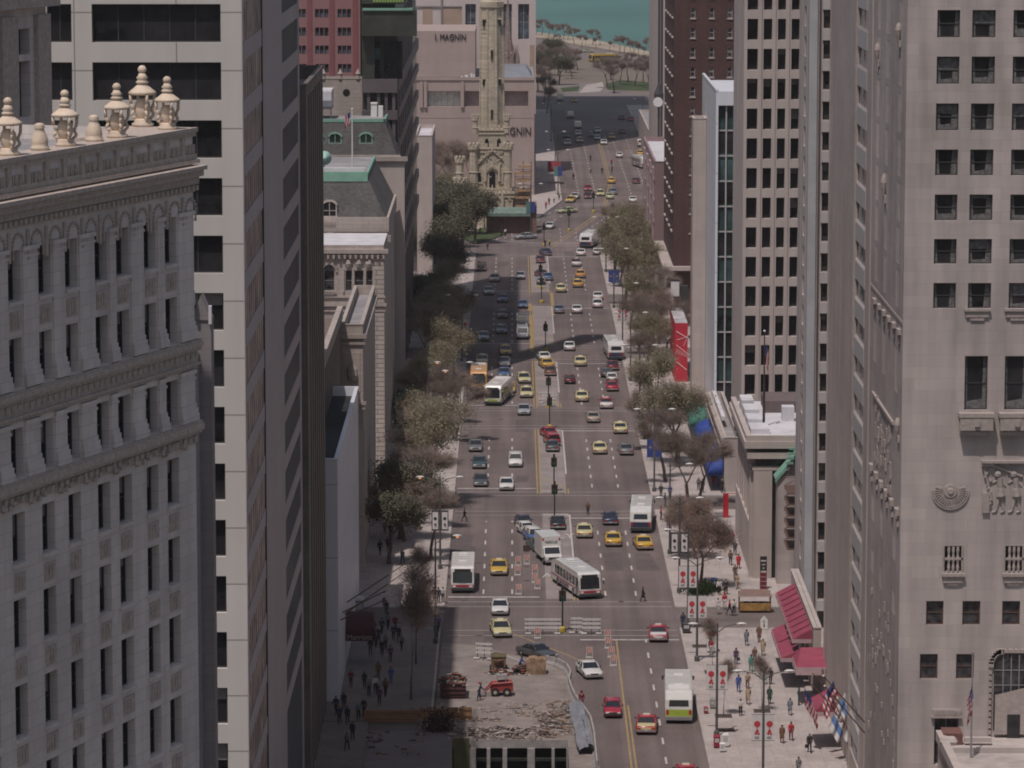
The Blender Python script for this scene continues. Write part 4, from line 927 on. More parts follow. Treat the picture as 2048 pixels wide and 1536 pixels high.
# carved figures panel: striding figures in low relief under a canopy
ib(1963,2100,920,925,.003,.45); ib(1963,1990,925,932,.003,.3)
def relief(px, lean, s=1.0):
    def P(dx,py): return (xat(px+dx*s,Yi),Yi-.02,zat(py,Yi))
    T.lathe((xat(px-4,Yi),Yi-.0,zat(948,Yi)),[(.05,-.3),(.28,-.15),(.3,.05),(.2,.25),(.02,.3)],8)
    T.tube(P(0,955),P(2,978),.26,.22,7); T.tube(P(1,976),P(3,992),.27,.36,7)
    T.tube(P(0,992),P(-6,1022),.14,.1,6); T.tube(P(4,992),P(10,1022),.14,.1,6); T.tube(P(-6,1022),P(-14,1025),.09,.08,5); T.tube(P(10,1022),P(3,1025),.09,.08,5)
    T.tube(P(-1,958),P(-14,966),.09,.08,5); T.tube(P(-14,966),P(-18,950),.08,.07,5); T.tube(P(2,958),P(12,972),.09,.07,5)
relief(2000,0); relief(2032,0); relief(2064,0)
for k in range(12): px = 1966+rnd.random()*18; ib(px,px+5,928+k*7.5,933+k*7.5,.003,.12+.1*rnd.random())
ib(1966,1980,985,1025,.003,.22); T.tube((xat(1968,Yi),Yi-.1,zat(935,Yi)),(xat(1985,Yi),Yi-.1,zat(1000,Yi)),.1,.1,5); T.tube((xat(1985,Yi),Yi-.1,zat(930,Yi)),(xat(2045,Yi),Yi-.1,zat(952,Yi)),.12,.1,5)
# lintel over the door, carved arch surround
ib(1872,1930,1418,1431,.003,.2); ib(1870,1932,1431,1435,.003,.28)
for k in range(9): ib(1876+k*6,1880+k*6,1420,1429,.2,.26)
for k in range(17): ib(1985,1991,1340+k*12,1347+k*12,.003,.22)
for k in range(7): a = math.pi/2*k/6; x,z = xat(2009-20*math.cos(a),Yi), zat(1328-26*math.sin(a),Yi); T.box(x-.2,x+.2,Yi-.25,Yi-.003,z-.2,z+.2)
for k in range(6): ib(2012+k*12,2019+k*12,1298,1305,.003,.25)
# west face ledges, figures, dentil rows and relief panels
def wb(y0_,y1_,z0_,z1_,o): o *= .5; T.box(XI-o,XI-.003,y0_,y1_,z0_,z1_)
for k in range(6): y = 292+k*4.3; z = zat(1010+0*k,Yi)-1.0; wb(y,y+1.1,z,z+.5,.6); wb(y+.2,y+.9,z-.9,z-.4,.35)
for k in range(6): y = 292.5+k*4.0; z = rowsA[0][0]-2.2; wb(y,y+1.4,z,z+.4,.5); wb(y+.3,y+1.1,z-.7,z-.1,.3)
for k in range(40): y = 293+rnd.random()*21; z = zat(rnd.uniform(1210,1520),Yi+12); s_ = .25+.3*rnd.random(); wb(y,y+s_,z,z+s_*1.6,.08+.15*rnd.random())
for k in range(46): y = 298+rnd.random()*15; z = zat(rnd.uniform(840,980),Yi+12); s_ = .25+.4*rnd.random(); wb(y,y+s_,z,z+s_*2,.08+.2*rnd.random())
wb(297,314,zat(838,300),zat(832,300),.35)
for (y,py,s_) in ((306,365,1.0),(313,100,.8),(296,60,.8),(293,850,.8)): 
    z = zat(py,y); T.lathe((XI-.12,y,z),[(.1,-s_),(.22,-s_*.5),(.3,0),(.22,s_*.4),(.1,s_*.7)],8); wb(y-.5,y+.5,z-s_*1.6,z-s_,.3)
wb(Yi+.5,317.5,rowsA[0][0]-1.3,rowsA[0][0]-1.05,.1)
T.build('carved_stonework', icon_trim, B)['kind'] = 'stuff'
# arched recess window at far right
T = MB(); T.add([(xat(px,Yi),Yi-.03,zat(py,Yi)) for px,py in ((1995,1460),(1995,1325),(2002,1312),(2016,1306),(2120,1306),(2120,1460))],[tuple(range(6))]); T.build('recess_window', glass_m, B)
T = MB()
for px in (2014,2030,2046): T.box(xat(px,Yi)-.04,xat(px,Yi)+.04,Yi-.1,Yi-.035,zat(1440,Yi),zat(1310,Yi))
for py in (1340,1370): T.box(xat(1995,Yi),xat(2120,Yi),Yi-.09,Yi-.034,zat(py,Yi)-.03,zat(py,Yi)+.03)
T.build('mullion', fr_gr, B)
T = MB(); T.add([(xat(1997,Yi),Yi-.5,zat(1460,Yi)),(xat(1997,Yi),Yi-.5,zat(1387,Yi)),(xat(2060,Yi),Yi-.5,zat(1372,Yi)),(xat(2060,Yi),Yi-.5,zat(1460,Yi))],[(0,1,2,3)])
T.box(xat(1997,Yi),xat(2060,Yi),Yi-.49,Yi-.1,zat(1466,Yi),zat(1460,Yi)); T.build('gabled_stone_panel', icon_trim, B)
T = MB(); T.box(xat(2022,Yi),xat(2048,Yi),Yi-.54,Yi-.51,zat(1530,Yi),zat(1426,Yi)); T.build('doorway', glass_d, B)
# near roof terrace at bottom right
B = thing('roof_terrace','pale stone roof terrace with coping and brown red hatch at the bottom right corner','terrace'); T = MB(); Yt2 = 286
zt_ = zat(1497,Yt2); T.box(xat(1900,Yt2),xat(2200,Yt2),Yt2-14,Yt2+4.9,0,zt_-.25); T.build('wall', icon_stone, B)
T = MB(); T.box(xat(1897,Yt2),xat(2200,Yt2),Yt2-.4,Yt2+.4,zt_-.24,zt_+.15); T.box(xat(1900,Yt2)-.3,xat(1900,Yt2)+.3,Yt2-14,Yt2+4,zt_-.24,zt_+.5)
for k in range(5): T.lathe((xat(1900+k*4,Yt2),Yt2+.6,zt_+.1),[(.3,0),(.42,.3),(.25,.6),(.1,.7)],7)
T.box(xat(1945,Yt2),xat(2000,Yt2),Yt2+2,Yt2+2.5,zt_,zt_+.35); T.build('coping', grid_stone, B)
T = MB(); T.box(xat(1903,Yt2),xat(1942,Yt2),Yt2+2.2,Yt2+4.4,zt_-.24,zat(1478,Yt2)-.1); T.build('hatch', mat('brown_red_hatch',(.17,.08,.07),.8,.1,1), B)
# --- modern hotel wing
Y0 = 331; X2 = 30.5
B = thing('modern_hotel_wing','tall plain tan hotel wing with one strip of blue windows','building'); W = MB()
fl = 3.42; zb = zat(1500,344)
rw = []; 
rows = [(zb+k*fl+.1, zb+k*fl+1.75) for k in range(-4,32)]; rows = [r for r in rows if 2<r[0] and r[1]<99]
facade(B,W,(X2,374),(X2,Y0),0,100,[(374-344.6,374-335.2)],rows,.12,glass_b,fr_gr,'v')
W.add([(X2,Y0,0),(X2+30,Y0,0),(X2+30,Y0,100),(X2,Y0,100)],[(0,1,2,3)]); W.add([(X2+30,374,0),(X2,374,0),(X2,374,100),(X2+30,374,100)],[(0,1,2,3)]); W.add([(X2+30,Y0,0),(X2+30,374,0),(X2+30,374,100),(X2+30,Y0,100)],[(0,1,2,3)])
W.build('wall', tan_plain, B); RF = MB(); RF.sheet([(X2,Y0),(X2+30,Y0),(X2+30,374),(X2,374)],99.9); RF.build('roof', roofgrey, B)
T = MB()
for r0,r1 in rows: T.mark(); T.box(X2-.05,X2-.003,335.2,344.6,r1+.05,r0+fl-.12)
T.build_parts('spandrel', white_block, B)
T = MB()
for y,wd,o in ((334.6,.5,.03),(345,.35,.14),(346.4,.3,.08),(373.6,.4,.1),(360,.2,.03)): T.box(X2-o,X2-.004,y-wd/2,y+wd/2,0,100)
T.build('fins', tan_stone, B)
# --- hotel base block with recess and spandrel windows
Yh = 409; X3 = 31.25
B = thing('recessed_window_tower','tall grey stone tower with stacked windows and pale spandrels above red awnings','building'); W = MB()
fl = 3.2; zb = zat(1262,Yh); rows = [(zb+k*fl+.15, zb+k*fl+2.05) for k in range(0,32)]; rows = [r for r in rows if r[1]<99.5]
facade(B,W,(X3,Yh),(X3+.9,Yh),zb-.6,100)
facade(B,W,(X3+.9,Yh+.6),(X3+26,Yh+.6),zb-.6,100,[(xat(1639,Yh)-X3-.9,xat(1662,Yh)-X3-.9),(xat(1672,Yh)-X3-.9,xat(1696,Yh)-X3-.9)],rows,.3,glass_m,fr_d,'hv',vary=('','','b'))
W.add([(X3+.9,Yh,zb-.6),(X3+.9,Yh+.6,zb-.6),(X3+.9,Yh+.6,100),(X3+.9,Yh,100)],[(0,1,2,3)])
facade(B,W,(X3,425),(X3,Yh),zb-.6,100,[(7.0,9.6)],[(a-.1,b+.1) for a,b in rows],.35,glass_d,fr_gr,'h')
W.box(X3+.02,X3+26,Yh+.62,425,0,zb-.6); W.add([(X3+26,425,zb-.6),(X3,425,zb-.6),(X3,425,100),(X3+26,425,100)],[(0,1,2,3)])
W.build('wall', tan_plain, B); RF = MB(); RF.sheet([(X3,Yh+.6),(X3+26,Yh+.6),(X3+26,425),(X3,425)],99.9); RF.build('roof', roofgrey, B)
T = MB()
for r0,r1 in rows: T.mark(); T.box(xat(1637,Yh),xat(1664,Yh)+.05,Yh+.35,Yh+.59,r1+.06,r0+fl-.1)
T.build_parts('spandrel', white_block, B)
T = MB(); T.box(X3-.15,X3+.7,Yh-.25,Yh-.003,zb-.6,100); T.box(X3-.04,X3-.003,413.2,413.6,zb-.6,100); T.box(X3-.04,X3-.003,420.2,420.6,zb-.6,100); T.build('corner_pier', mat('blue_grey_stone',(.42,.43,.45),.7,.08,.3), B)
T = MB(); T.box(X3-.3,X3+6,Yh-.5,Yh+.59,zb-1.2,zb-.6); T.build('ledge', tan_stone, B)
# red awnings
red_c = mat('red_canvas',(.30,.06,.10),.75,.12,.8); red_w = mat('pale_awning_valance',(.45,.33,.34),.75,.1,1)
names = [('lower red awning with sloping panels beside the hotel, near part',1)]
def slope_awn(name,label,y0_,y1_,xw,xo,zt,zb_,n,group=None):
    A = thing(name,label,'awning',(0,0,0),group=group); C_ = MB(); V = MB(); st = (y1_-y0_)/n
    for k in range(n):
        a = y0_+k*st+.12; b = a+st-.75
        C_.add([(xw,a,zt),(xw,b,zt),(xo,b,zb_),(xo,a,zb_),(xw,a,zb_),(xw,b,zb_)],[(0,3,2,1),(0,4,3),(1,2,5)])
        V.box(xo-.04,xo,a,b,zb_-.45,zb_); V.add([(xo,a-.012,zb_-.4),(xw,a-.012,zb_-.4),(xw,a-.012,zb_),(xo,a-.012,zb_)],[(0,1,2,3)])
    C_.build('canvas', red_c, A, norecalc=True); V.build('valance', red_w, A); return A
slope_awn('red_awning','long upper row of red awnings along the hotel shop windows above the pavement',378,403,29.6,27.7,6.3,5.3,9)
slope_awn('red_awning','long lower red awning nearer the kerb below the upper awning row',378,393,28.4,26.6,4.2,3.4,2)
slope_awn('red_awning','short low red awning nearest the hanging flags by the hotel entrance',352,358,29.9,27.6,5.0,3.8,1)
A = thing('red_hotel_canopy','red front canopy with pale lettered valance at the foot of the grey tower','canopy'); C_ = MB(); V = MB()
ya = 371; xl,xr = xat(1597,ya),xat(1672,ya); z1_ = zat(1335,ya); z0_ = z1_+.95
C_.add([(xl,ya,z1_),(xr,ya,z1_),(xr,ya+5,z0_),(xl+.8,ya+5,z0_),(xl,ya+5,z1_)],[(0,1,2,3),(0,3,4)]); C_.build('canvas', red_c, A)
V.box(xl,xr,ya-.05,ya,z1_-.75,z1_); V.box(xl-.05,xl,ya,ya+5,z1_-.75,z1_); V.build('valance', red_w, A)
me = text_mesh('511', .6, .01, letters); o = link('lettering', me, A, (xr-.75,ya-.07,z1_-.6)); o.rotation_euler = (R(90),0,0)
V = MB()
for x in (xl+.3,xr-.4): V.tube((x,ya+.2,.15),(x,ya+.2,z1_-.7),.09)
V.build('post', mat('dark_green_post',(.03,.05,.045),.6,0), A)
shop = MB(); shop.box(X3-.02,X3+.01,374.05,Yh,0,5.6); 
B2 = rect_building('hotel_shopfront_base','low stone front with shadowed shopfronts under the red awnings', 29.7, 30.45, 377, Yh-.7, 6.6, tan_plain, roofwhite, {'W':dict(cols=[(2+k*6.2,6.4+k*6.2) for k in range(4)], rows=[(.6,4.2)], depth=.6, mg=glass_d, mf=fr_d, style='m')}, parapet=.3)
# --- white grid office building
Y3 = 500; XG = xat(1485,Y3,500)
def ug(px): return xat(px,Y3)-XG
zb = zat(833,Y3); fl = 3.82; rows = [(zb+k*fl-1.2+.0, zb+k*fl+1.55) for k in range(0,22)]; rows = [r for r in rows if r[1]<99]
rows = [(zat(1062-0,Y3)+k*fl, zat(1062,Y3)+k*fl+2.7) for k in range(0,26)]; off = zat(790,Y3)-min((r[0] for r in rows), key=lambda z: abs(z-zat(790,Y3))); rows = [(a+off,b+off) for a,b in rows if b+off < 99]
rows = [r for r in rows if r[0] > zat(860,Y3)]
B = rect_building('grid_facade_tower','tall pale stone tower with a regular grid of dark windows', XG, XG+18, Y3, 523, 100, grid_stone, roofgrey,
  {'S':dict(cols=[(ug(a),ug(b)) for a,b in ((1488,1509),(1520,1537),(1548,1564),(1575,1591),(1603,1619))], rows=rows, depth=.9, mg=glass_d, mf=fr_d, style='', vary=('','','','','b'))}, parapet=0)
T = MB()
for px in (1515,1542.5,1569.5,1597): T.box(xat(px,Y3)-.09,xat(px,Y3)+.09,Y3-.18,Y3-.003,zat(830,Y3),100)
T.build('pilaster_ribs', grid_stone, B)
# --- classical bank with heavy cornice
Yb_ = 438; XB = 27.2; zc_ = 16.2
B = thing('classical_stone_bank','low classical stone building with deep cornice, flat white roof and giant piers','building'); W = MB()
x0b = xat(1511,Yb_); W.box(x0b,x0b+9,Yb_,468,0,zc_-2.2); W.box(XB,x0b+9,442,468.3,0,6); W.build('wall', grid_stone, B)
T = MB(); T.box(x0b-1.3,x0b+9,Yb_-1.0,468.8,zc_-1.0,zc_-.2); T.box(x0b-1.0,x0b+9,Yb_-.8,468.7,zc_-2.2+.001,zc_-1.5); T.box(x0b-.35,x0b+9,Yb_-.35,468.6,zc_-3.6,zc_-3.2)
T.box(x0b-.2,x0b+1.9,Yb_-.5,Yb_-.003,0,zc_-3.7); T.box(x0b-.6,x0b-.02,Yb_+.4,Yb_+1.6,0,zc_-3.7)
for k in range(7): T.box(x0b-.9,x0b-.003,Yb_+1+k*4.2,Yb_+1.8+k*4.2,zc_-3.1,zc_-2.3)
for k in range(6): T.box(x0b-.35,x0b-.004,Yb_+3.2+k*4.8,Yb_+4.6+k*4.8,6,zc_-3.7)
T.box(x0b-1.1,x0b-.5,Yb_-.8,468.8,zc_-.2,zc_+.45); T.box(x0b-.5,x0b+9,Yb_-.8,Yb_-.2,zc_-.2,zc_+.45); T.build('cornice', tan_plain, B)
T = MB(); T.box(x0b-.5,x0b+9,Yb_-.2,468.8,zc_-.2,zc_-.1); T.build('roof', roofwhite, B)
T = MB(); T.box(x0b+1.9,x0b+2.9,Yb_-.06,Yb_-.004,0,zc_-3.8); T.box(x0b-.01,x0b+9,Yb_-.05,Yb_-.005,zc_-3.1,zc_-2.25); T.build('dark_strip', glass_d, B)  # flat dark glass strips beside the corner pier and below the cornice
T = MB(); 
for k in range(4): T.box(x0b-.3-.0,x0b+1.9-k*.25,Yb_+4+k*6,Yb_+9+k*6,zc_-.1,zc_+.5+k*.25)
T.box(x0b+4,x0b+5.4,Yb_+14,Yb_+16,zc_-.1,zc_+1.6); T.build('roof_steps', roofwhite, B)
T = MB(); T.box(x0b+2.4,x0b+9,Yb_+21,Yb_+29,zc_-.1,zc_+1.3); T.build('rooftop_plant', mat('mauve_plant',(.16,.12,.12),.8,.1,.5), B)
fp = thing('flagpole','dark flagpole on the classical stone building with a furled American flag','flagpole',(xat(1527,Yb_+10),Yb_+10,zc_-.1))
q = MB(); hh = zat(662,Yb_+10)-zc_; q.tube((0,0,0),(0,0,hh),.12,.07,8); q.build('pole', mat('dark_bronze',(.05,.035,.035),.6,0), fp); q = MB(); q.lathe((0,0,hh),[(.02,-.05),(.17,.1),(.02,.27)],8); q.build('ball_finial', steel_w, fp)
q = MB(); q.tube((0,0,hh*.05),(0,0,hh*.45),.16,.13,8); q.build('sleeve', mat('dark_bronze',(.05,.035,.035),.6,0), fp)
# little green-gabled building squeezed between
B = thing('copper_roofed_annex','small tan building with green copper gable squeezed before the classical stone building','building'); W = MB()
Yc_ = 434.2; x0c = xat(1556,Yc_); W.box(x0c,x0c+12,Yc_,437,0,zat(955,Yc_)); W.build('wall', icon_stone, B)
T = MB(); x1c = xat(1606,Yc_); z0c,z1c = zat(957,Yc_), zat(872,Yc_)
T.add([(x0c-.3,Yc_-.3,z0c),(x1c+1,Yc_-.3,z1c),(x1c+1,437,z1c),(x0c-.3,437,z0c)],[(0,1,2,3)])
T.add([(x0c-.3,Yc_-.3,z0c-.5),(x1c+1,Yc_-.3,z1c-.5),(x1c+1,Yc_-.3,z1c),(x0c-.3,Yc_-.3,z0c)],[(0,1,2,3)]); T.build('roof', copper, B)
T = MB(); T.add([(x0c,Yc_-.01,z0c-.5),(x1c+1,Yc_-.01,z0c-.5),(x1c+1,Yc_-.01,z1c-.5)],[(0,1,2)]); T.build('gable_wall', icon_stone, B)
# slate gable steps
T = MB()
for k in range(4): T.box(x0c+.9+k*.1,x0c+1.7+k*.1,Yc_-.6,Yc_-.3,z0c+1.7+k*.55,z0c+1.95+k*.55)
T.build('copper_bracket', copper, B)
st = thing('fire_escape','dark iron fire escape landings on the tan annex wall beside the red awnings','fire escape'); q = MB()
for k in range(6):
    z = 5.6+k*1.25; xx = xat(1568,432); q.box(xx,xx+2.3,431.2,425.6,z,z+.12); q.tube((xx,431.2,z+.1),(xx+2.2,431.2,z+1.2),.05,.05,4); q.tube((xx,431.2,z+1.0),(xx+2.2,431.2,z+1.0),.05,.05,4)
q.build('landing', fr_br, st)
# vertical sign board
sg = thing('vertical_sign','tall dark red and black vertical sign board with white lettering at the pavement','sign',(xat(1529,431),431,0)); q = MB()
zt0, zt1 = zat(1195,431), zat(1113,431); q.box(-.38,.38,-.12,.12,zt0,zt0+(zt1-zt0)*.66); q.build('lower_panel', mat('maroon_panel',(.16,.02,.04),.6,.1,1), sg)
q = MB(); q.box(-.38,.38,-.12,.12,zt0+(zt1-zt0)*.66,zt1); q.tube((0,0,.15),(0,0,zt0),.1); q.build('upper_panel', mat('black_panel',(.02,.02,.022),.6,0), sg)
q = MB()
for k,(w_,h_) in enumerate(((.3,.16),(.2,.14),(.1,.18),(.3,.2))): q.box(-w_,w_,-.14,-.121,zt1-.55-k*.42,zt1-.55-k*.42+h_)
q.build('white_print', white_p, sg)
q = MB()
for k in range(5): q.box(-.34,.34,-.135,-.121,zt0+.35+k*.5,zt0+.39+k*.5)
q.build('pale_rule', white_p, sg)
# --- low tan shops building with projecting cornice
B = rect_building('low_limestone_shops','low tan limestone shop building with dark ventilated roof beyond the classical bank', 27.4, 29.5, 497.5, 540, 7.2, tan_plain, roofgrey, {'W':dict(cols=[(3+k*6.4,6.2+k*6.4) for k in range(6)], rows=[(.7,4.3)], depth=.6, mg=glass_d, mf=fr_d, style='m')}, parapet=.8)
T = MB(); T.box(27.0,27.38,497.3,540,6.6,7.2); T.box(27.1,27.39,497.4,540,5.0,5.4); T.build('cornice', tan_stone, B)
T = MB(); T.box(27.8,28.3,512,537,7.35,7.9); T.build('rooftop_plant', roofwhite, B)
# --- marble and glass tower
Y5 = 562; X5 = xat(1430,Y5,500)
z5 = zat(183,Y5); X5b = xat(1466,500,500)
B = thing('marble_glass_tower','white veined marble tower with a narrow teal glass front','building'); W = MB()
W.box(X5,X5+.35,Y5,603,0,z5); W.box(X5+.35,X5+30,Y5+1.6,603,0,z5-1); W.build('wall', marble, B)
T = MB(); T.box(X5+.35,X5+30,Y5,Y5+.5,z5-2.0,z5); T.box(X5-.003,X5+30,Y5+1.7,603,z5-.99,z5-.8); T.box(X5-.05,X5+.35,Y5-.05,603,z5+.001,z5+.3); T.build('coping', marble, B)
T = MB(); zg0 = zat(815,Y5); T.add([(X5+.35,Y5+.8,zg0),(X5+12,Y5+.8,zg0),(X5+12,Y5+.8,z5-2),(X5+.35,Y5+.8,z5-2)],[(0,1,2,3)]); T.build('curtain_glass', glass_t, B)
T = MB()
n5 = 12
for k in range(n5):
    z = zg0+(z5-2-zg0)*k/n5; h_ = (z5-2-zg0)/n5
    if k % 2 == 0: T.add([(X5+.35,Y5+.77,z+h_*.1),(X5+12,Y5+.77,z+h_*.1),(X5+12,Y5+.77,z+h_*(.85+.3*rnd.random())),(X5+.35,Y5+.77,z+h_*(.85+.3*rnd.random()))],[(0,1,2,3)])
T.build('dark_glass_band', glass_d, B)
T = MB(); xx = xat(1448,Y5); T.box(xx-.1,xx+.1,Y5+.4,Y5+.75,zg0,z5-2)
for k in range(13): z = zg0+(z5-2-zg0)*k/12; T.box(X5+.35,X5+12,Y5+.6,Y5+.72,z-.1,z+.1)
T.build('mullion', fr_w, B)
T = MB(); T.box(X5+.35,X5+12,Y5+.5,Y5+1.5,0,zg0); T.build('plinth', grid_stone, B)
# slim tan tower behind
Y6 = 588; X6 = xat(1385,Y6,500)
B = rect_building('slim_limestone_tower','slim pale limestone building wall just beyond the veined marble tower', X6, X5-.05, Y6, 594, zat(238,Y6), tan_plain, roofwhite, {}, parapet=.8)
# red mural building
Y7 = 602; xr0,xr1 = xat(1350,Y7,700),xat(1381,Y7,700); zt7 = zat(646,Y7)
B = rect_building('mural_building','low building with bright red mural wall and dirty white roof', xr0, X6-.02, Y7, 622, zt7, mat('mural_red',(.52,.035,.06),.6,.06,.6), mat('dirty_white_roof',(.5,.48,.5),.85,.3,.5), {}, parapet=0)
T = MB()
def seg(px0,py0,px1,py1,w_=.22): w_ *= .5; T.tube((xat(px0,Y7),Y7-.02,zat(py0,Y7)),(xat(px1,Y7),Y7-.02,zat(py1,Y7)),w_,w_,4)
seg(1351,663,1380,680,.16); seg(1351,690,1380,712,.13); seg(1351,723,1372,740,.16); seg(1376,668,1366,692,.1); seg(1352,680,1370,675,.08); seg(1370,675,1378,668,.1)
for k in range(9): seg(1353+k*3.1,698+k*1.4,1352+k*3.1,706+k*1.4,.1)
T.build('painted_lines', mat('pale_pink_paint',(.7,.45,.47),.7,0), B)
# --- dark brick hotel
Y8 = 690; X8 = xat(1347,Y8,500)
def u8(px): return xat(px,Y8)-X8
zb8 = zat(36,Y8); rows = [(zb8-k*3.46, zb8-k*3.46+1.75) for k in range(0,15)][::-1]+[(zb8+3.46,zb8+3.46+1.75)]
rows = [r for r in rows if r[0] > 18]
B = thing('dark_brick_hotel','very tall dark maroon brick hotel with small pale windows','building'); W = MB()
facade(B,W,(X8,Y8),(X8+30,Y8),0,80,[(u8(1376),u8(1385)),(u8(1413),u8(1422)),(u8(1449),u8(1458))],rows,.2,glass_m,fr_w,'h',vary=('','b'))
facade(B,W,(X8,735),(X8,Y8),zat(530,Y8),80)
W.add([(X8+30,Y8,0),(X8+30,735,0),(X8+30,735,80),(X8+30,Y8,80)],[(0,1,2,3)]); W.add([(X8+30,735,0),(X8,735,0),(X8,735,80),(X8+30,735,80)],[(0,1,2,3)])
W.build('wall', brick_dark, B); W = MB(); W.sheet([(X8,Y8),(X8+30,Y8),(X8+30,735),(X8,735)],79.9); W.build('roof', roofgrey, B)
T = MB()
for r0,r1 in rows+[(r0-3.46,r1-3.46) for r0,r1 in rows[:1]]:
    for k in range(4): T.box(X8-.3,X8-.003,Y8+5+k*10,Y8+9+k*10,r0-.35,r0-.1)
    for c in ((u8(1376),u8(1385)),(u8(1413),u8(1422)),(u8(1449),u8(1458))): T.box(X8+c[0]-.15,X8+c[1]+.15,Y8-.15,Y8-.003,r0-.25,r0-.02)
T.build('window_sill', grid_stone, B)
T = MB(); zB8 = zat(532,Y8); T.box(X8-1.6,X8-.01,Y8-1.2,735,0,zB8-.7); T.box(X8-1.9,X8+8,Y8-1.5,Y8-.01,zB8-.7,zB8); T.box(X8-1.9,X8-.01,Y8-.01,735,zB8-.7,zB8); T.build('stone_base', grid_stone, B)
T = MB()
bb = thing('billboard','small white sign box on the pavement side of the dark brick hotel','sign',(xat(1348,655),655,0)); T.box(-.7,.7,-.3,.3,zat(592,655),zat(562,655)); T.build('panel', steel_w, bb)
T = MB(); T.tube((0,0,.15),(0,0,zat(592,655)-.01),.18); T.box(-.75,.75,-.35,.35,zat(562,655)+.01,zat(560,655)+.1); T.box(1.0,2.2,-.4,1.5,.15,zat(572,655)); T.build('frame', fr_d, bb)
# --- far mauve building and slender pier
B = rect_building('mauve_stone_building','mauve pink stone building far along the right pavement', xat(1318,737,500)-.9, X8+20, 737, 800, zat(305,760), mat('mauve_stone',(.30,.205,.215),.8,.1,.15), roofwhite, {}, parapet=.8)
T = MB(); xm = xat(1318,737,500)-.9
for k in range(4): T.box(xm-.35,xm-.003,739+k*16,744+k*16,0,zat(318,760))
for pz in (20,16,12): T.box(xm-.2,xm-.004,737.2,799,pz,pz+.5)
T.build('stone_bands', mat('light_mauve_stone',(.38,.29,.30),.8,.1,.3), B)
Yq = 905
B = rect_building('striped_pier_tower','thin pale stone tower with dark vertical joints right of the lake', xat(1311,Yq), xat(1311,Yq)+26, Yq, 960, 95, grid_stone, roofgrey, {}, parapet=0)
T = MB()
for px in (1314,1319.5): T.box(xat(px,Yq)-.28,xat(px,Yq)+.28,Yq-.03,Yq-.004,0,95)
T.build('dark_joint', fr_d, B)
lg = thing('street_clock','tall dark ornamental clock post with white face far along the right pavement','clock',(xat(1314,800),800,.15)); q = MB()
zt_ = zat(160,800); q.tube((0,0,0),(0,0,zt_-1),.3,.2,8); q.lathe((0,0,zt_-4),[(.2,-2),(.9,-1),(1.0,1),(.5,2.2),(.1,3.4)],8); q.build('post', fr_d, lg); q = MB(); q.tube((-.2,-.9,zat(205,800)),(-.2,-1.15,zat(205,800)),1.0,1.0,16); q.build('face', steel_w, lg)
# backdrop low blocks on the far right kerb
for i,(px0,px1,ya,yb_,z,lab) in enumerate(((1297,1330,1010,1100,9,'low dim shop block beyond the right pavement near the lake'),)):
    rect_building('low_far_block',lab,xat(px0,ya),xat(px1,ya)+10,ya,yb_,z,tan_plain,roofgrey,{},parapet=.5)
# ================================================================ VEHICLES
tyre = mat('tyre_rubber',(.02,.02,.02),.85,0); hub = mat('wheel_hub',(.30,.30,.31),.4,0,metal=.5)
chrome = mat('bumper_chrome',(.42,.42,.43),.3,0,metal=.6); bumper_d = mat('dark_bumper',(.05,.05,.052),.6,0)
car_glass = mat('car_glass',(.018,.02,.024),.08,0,spec=.8,coat=.5); light_w = mat('headlamp_lens',(.75,.75,.72),.15,0,spec=.8); light_r = mat('tail_lamp_lens',(.42,.02,.02),.25,0)
plate_m = mat('licence_plate',(.5,.5,.48),.5,0); under = mat('vehicle_underside',(.015,.015,.015),.9,0); grille_m = mat('grille',(.05,.05,.05),.4,0)
PAINT = {}
def paint(n):
    c = {'white':(.70,.69,.67),'cream':(.62,.56,.30),'pale green':(.50,.52,.32),'yellow':(.62,.40,.05),'orange':(.60,.28,.05),'red':(.38,.02,.045),'maroon':(.13,.015,.03),'silver':(.36,.38,.41),
         'grey':(.17,.17,.18),'dark grey':(.075,.078,.085),'black':(.02,.02,.022),'blue':(.07,.13,.26),'blue grey':(.14,.18,.23),'dark blue':(.03,.04,.09),'teal':(.05,.09,.10),'purple':(.05,.04,.085),'brown':(.14,.07,.035),
         'tan':(.38,.33,.27),'dark green':(.03,.05,.04),'lime':(.38,.50,.06),'bright blue':(.06,.15,.42)}[n]
    return mat(n.replace(' ','_')+'_paint', c, .28, .07, 1.1, coords='obj', spec=.5, coat=.7)
def ring(y, hw, zb, zs, zt, c=.86, r=.09):
    """car body section at y: bottom zb, shoulder zs, top zt"""
    return [(-hw*.93,y,zb),(-hw,y,zb+r),(-hw,y,zs-r),(-hw*.985,y,zs),(-hw*c,y,zt),(0,y,zt+.012),(hw*c,y,zt),(hw*.985,y,zs),(hw,y,zs-r),(hw,y,zb+r),(hw*.93,y,zb)]
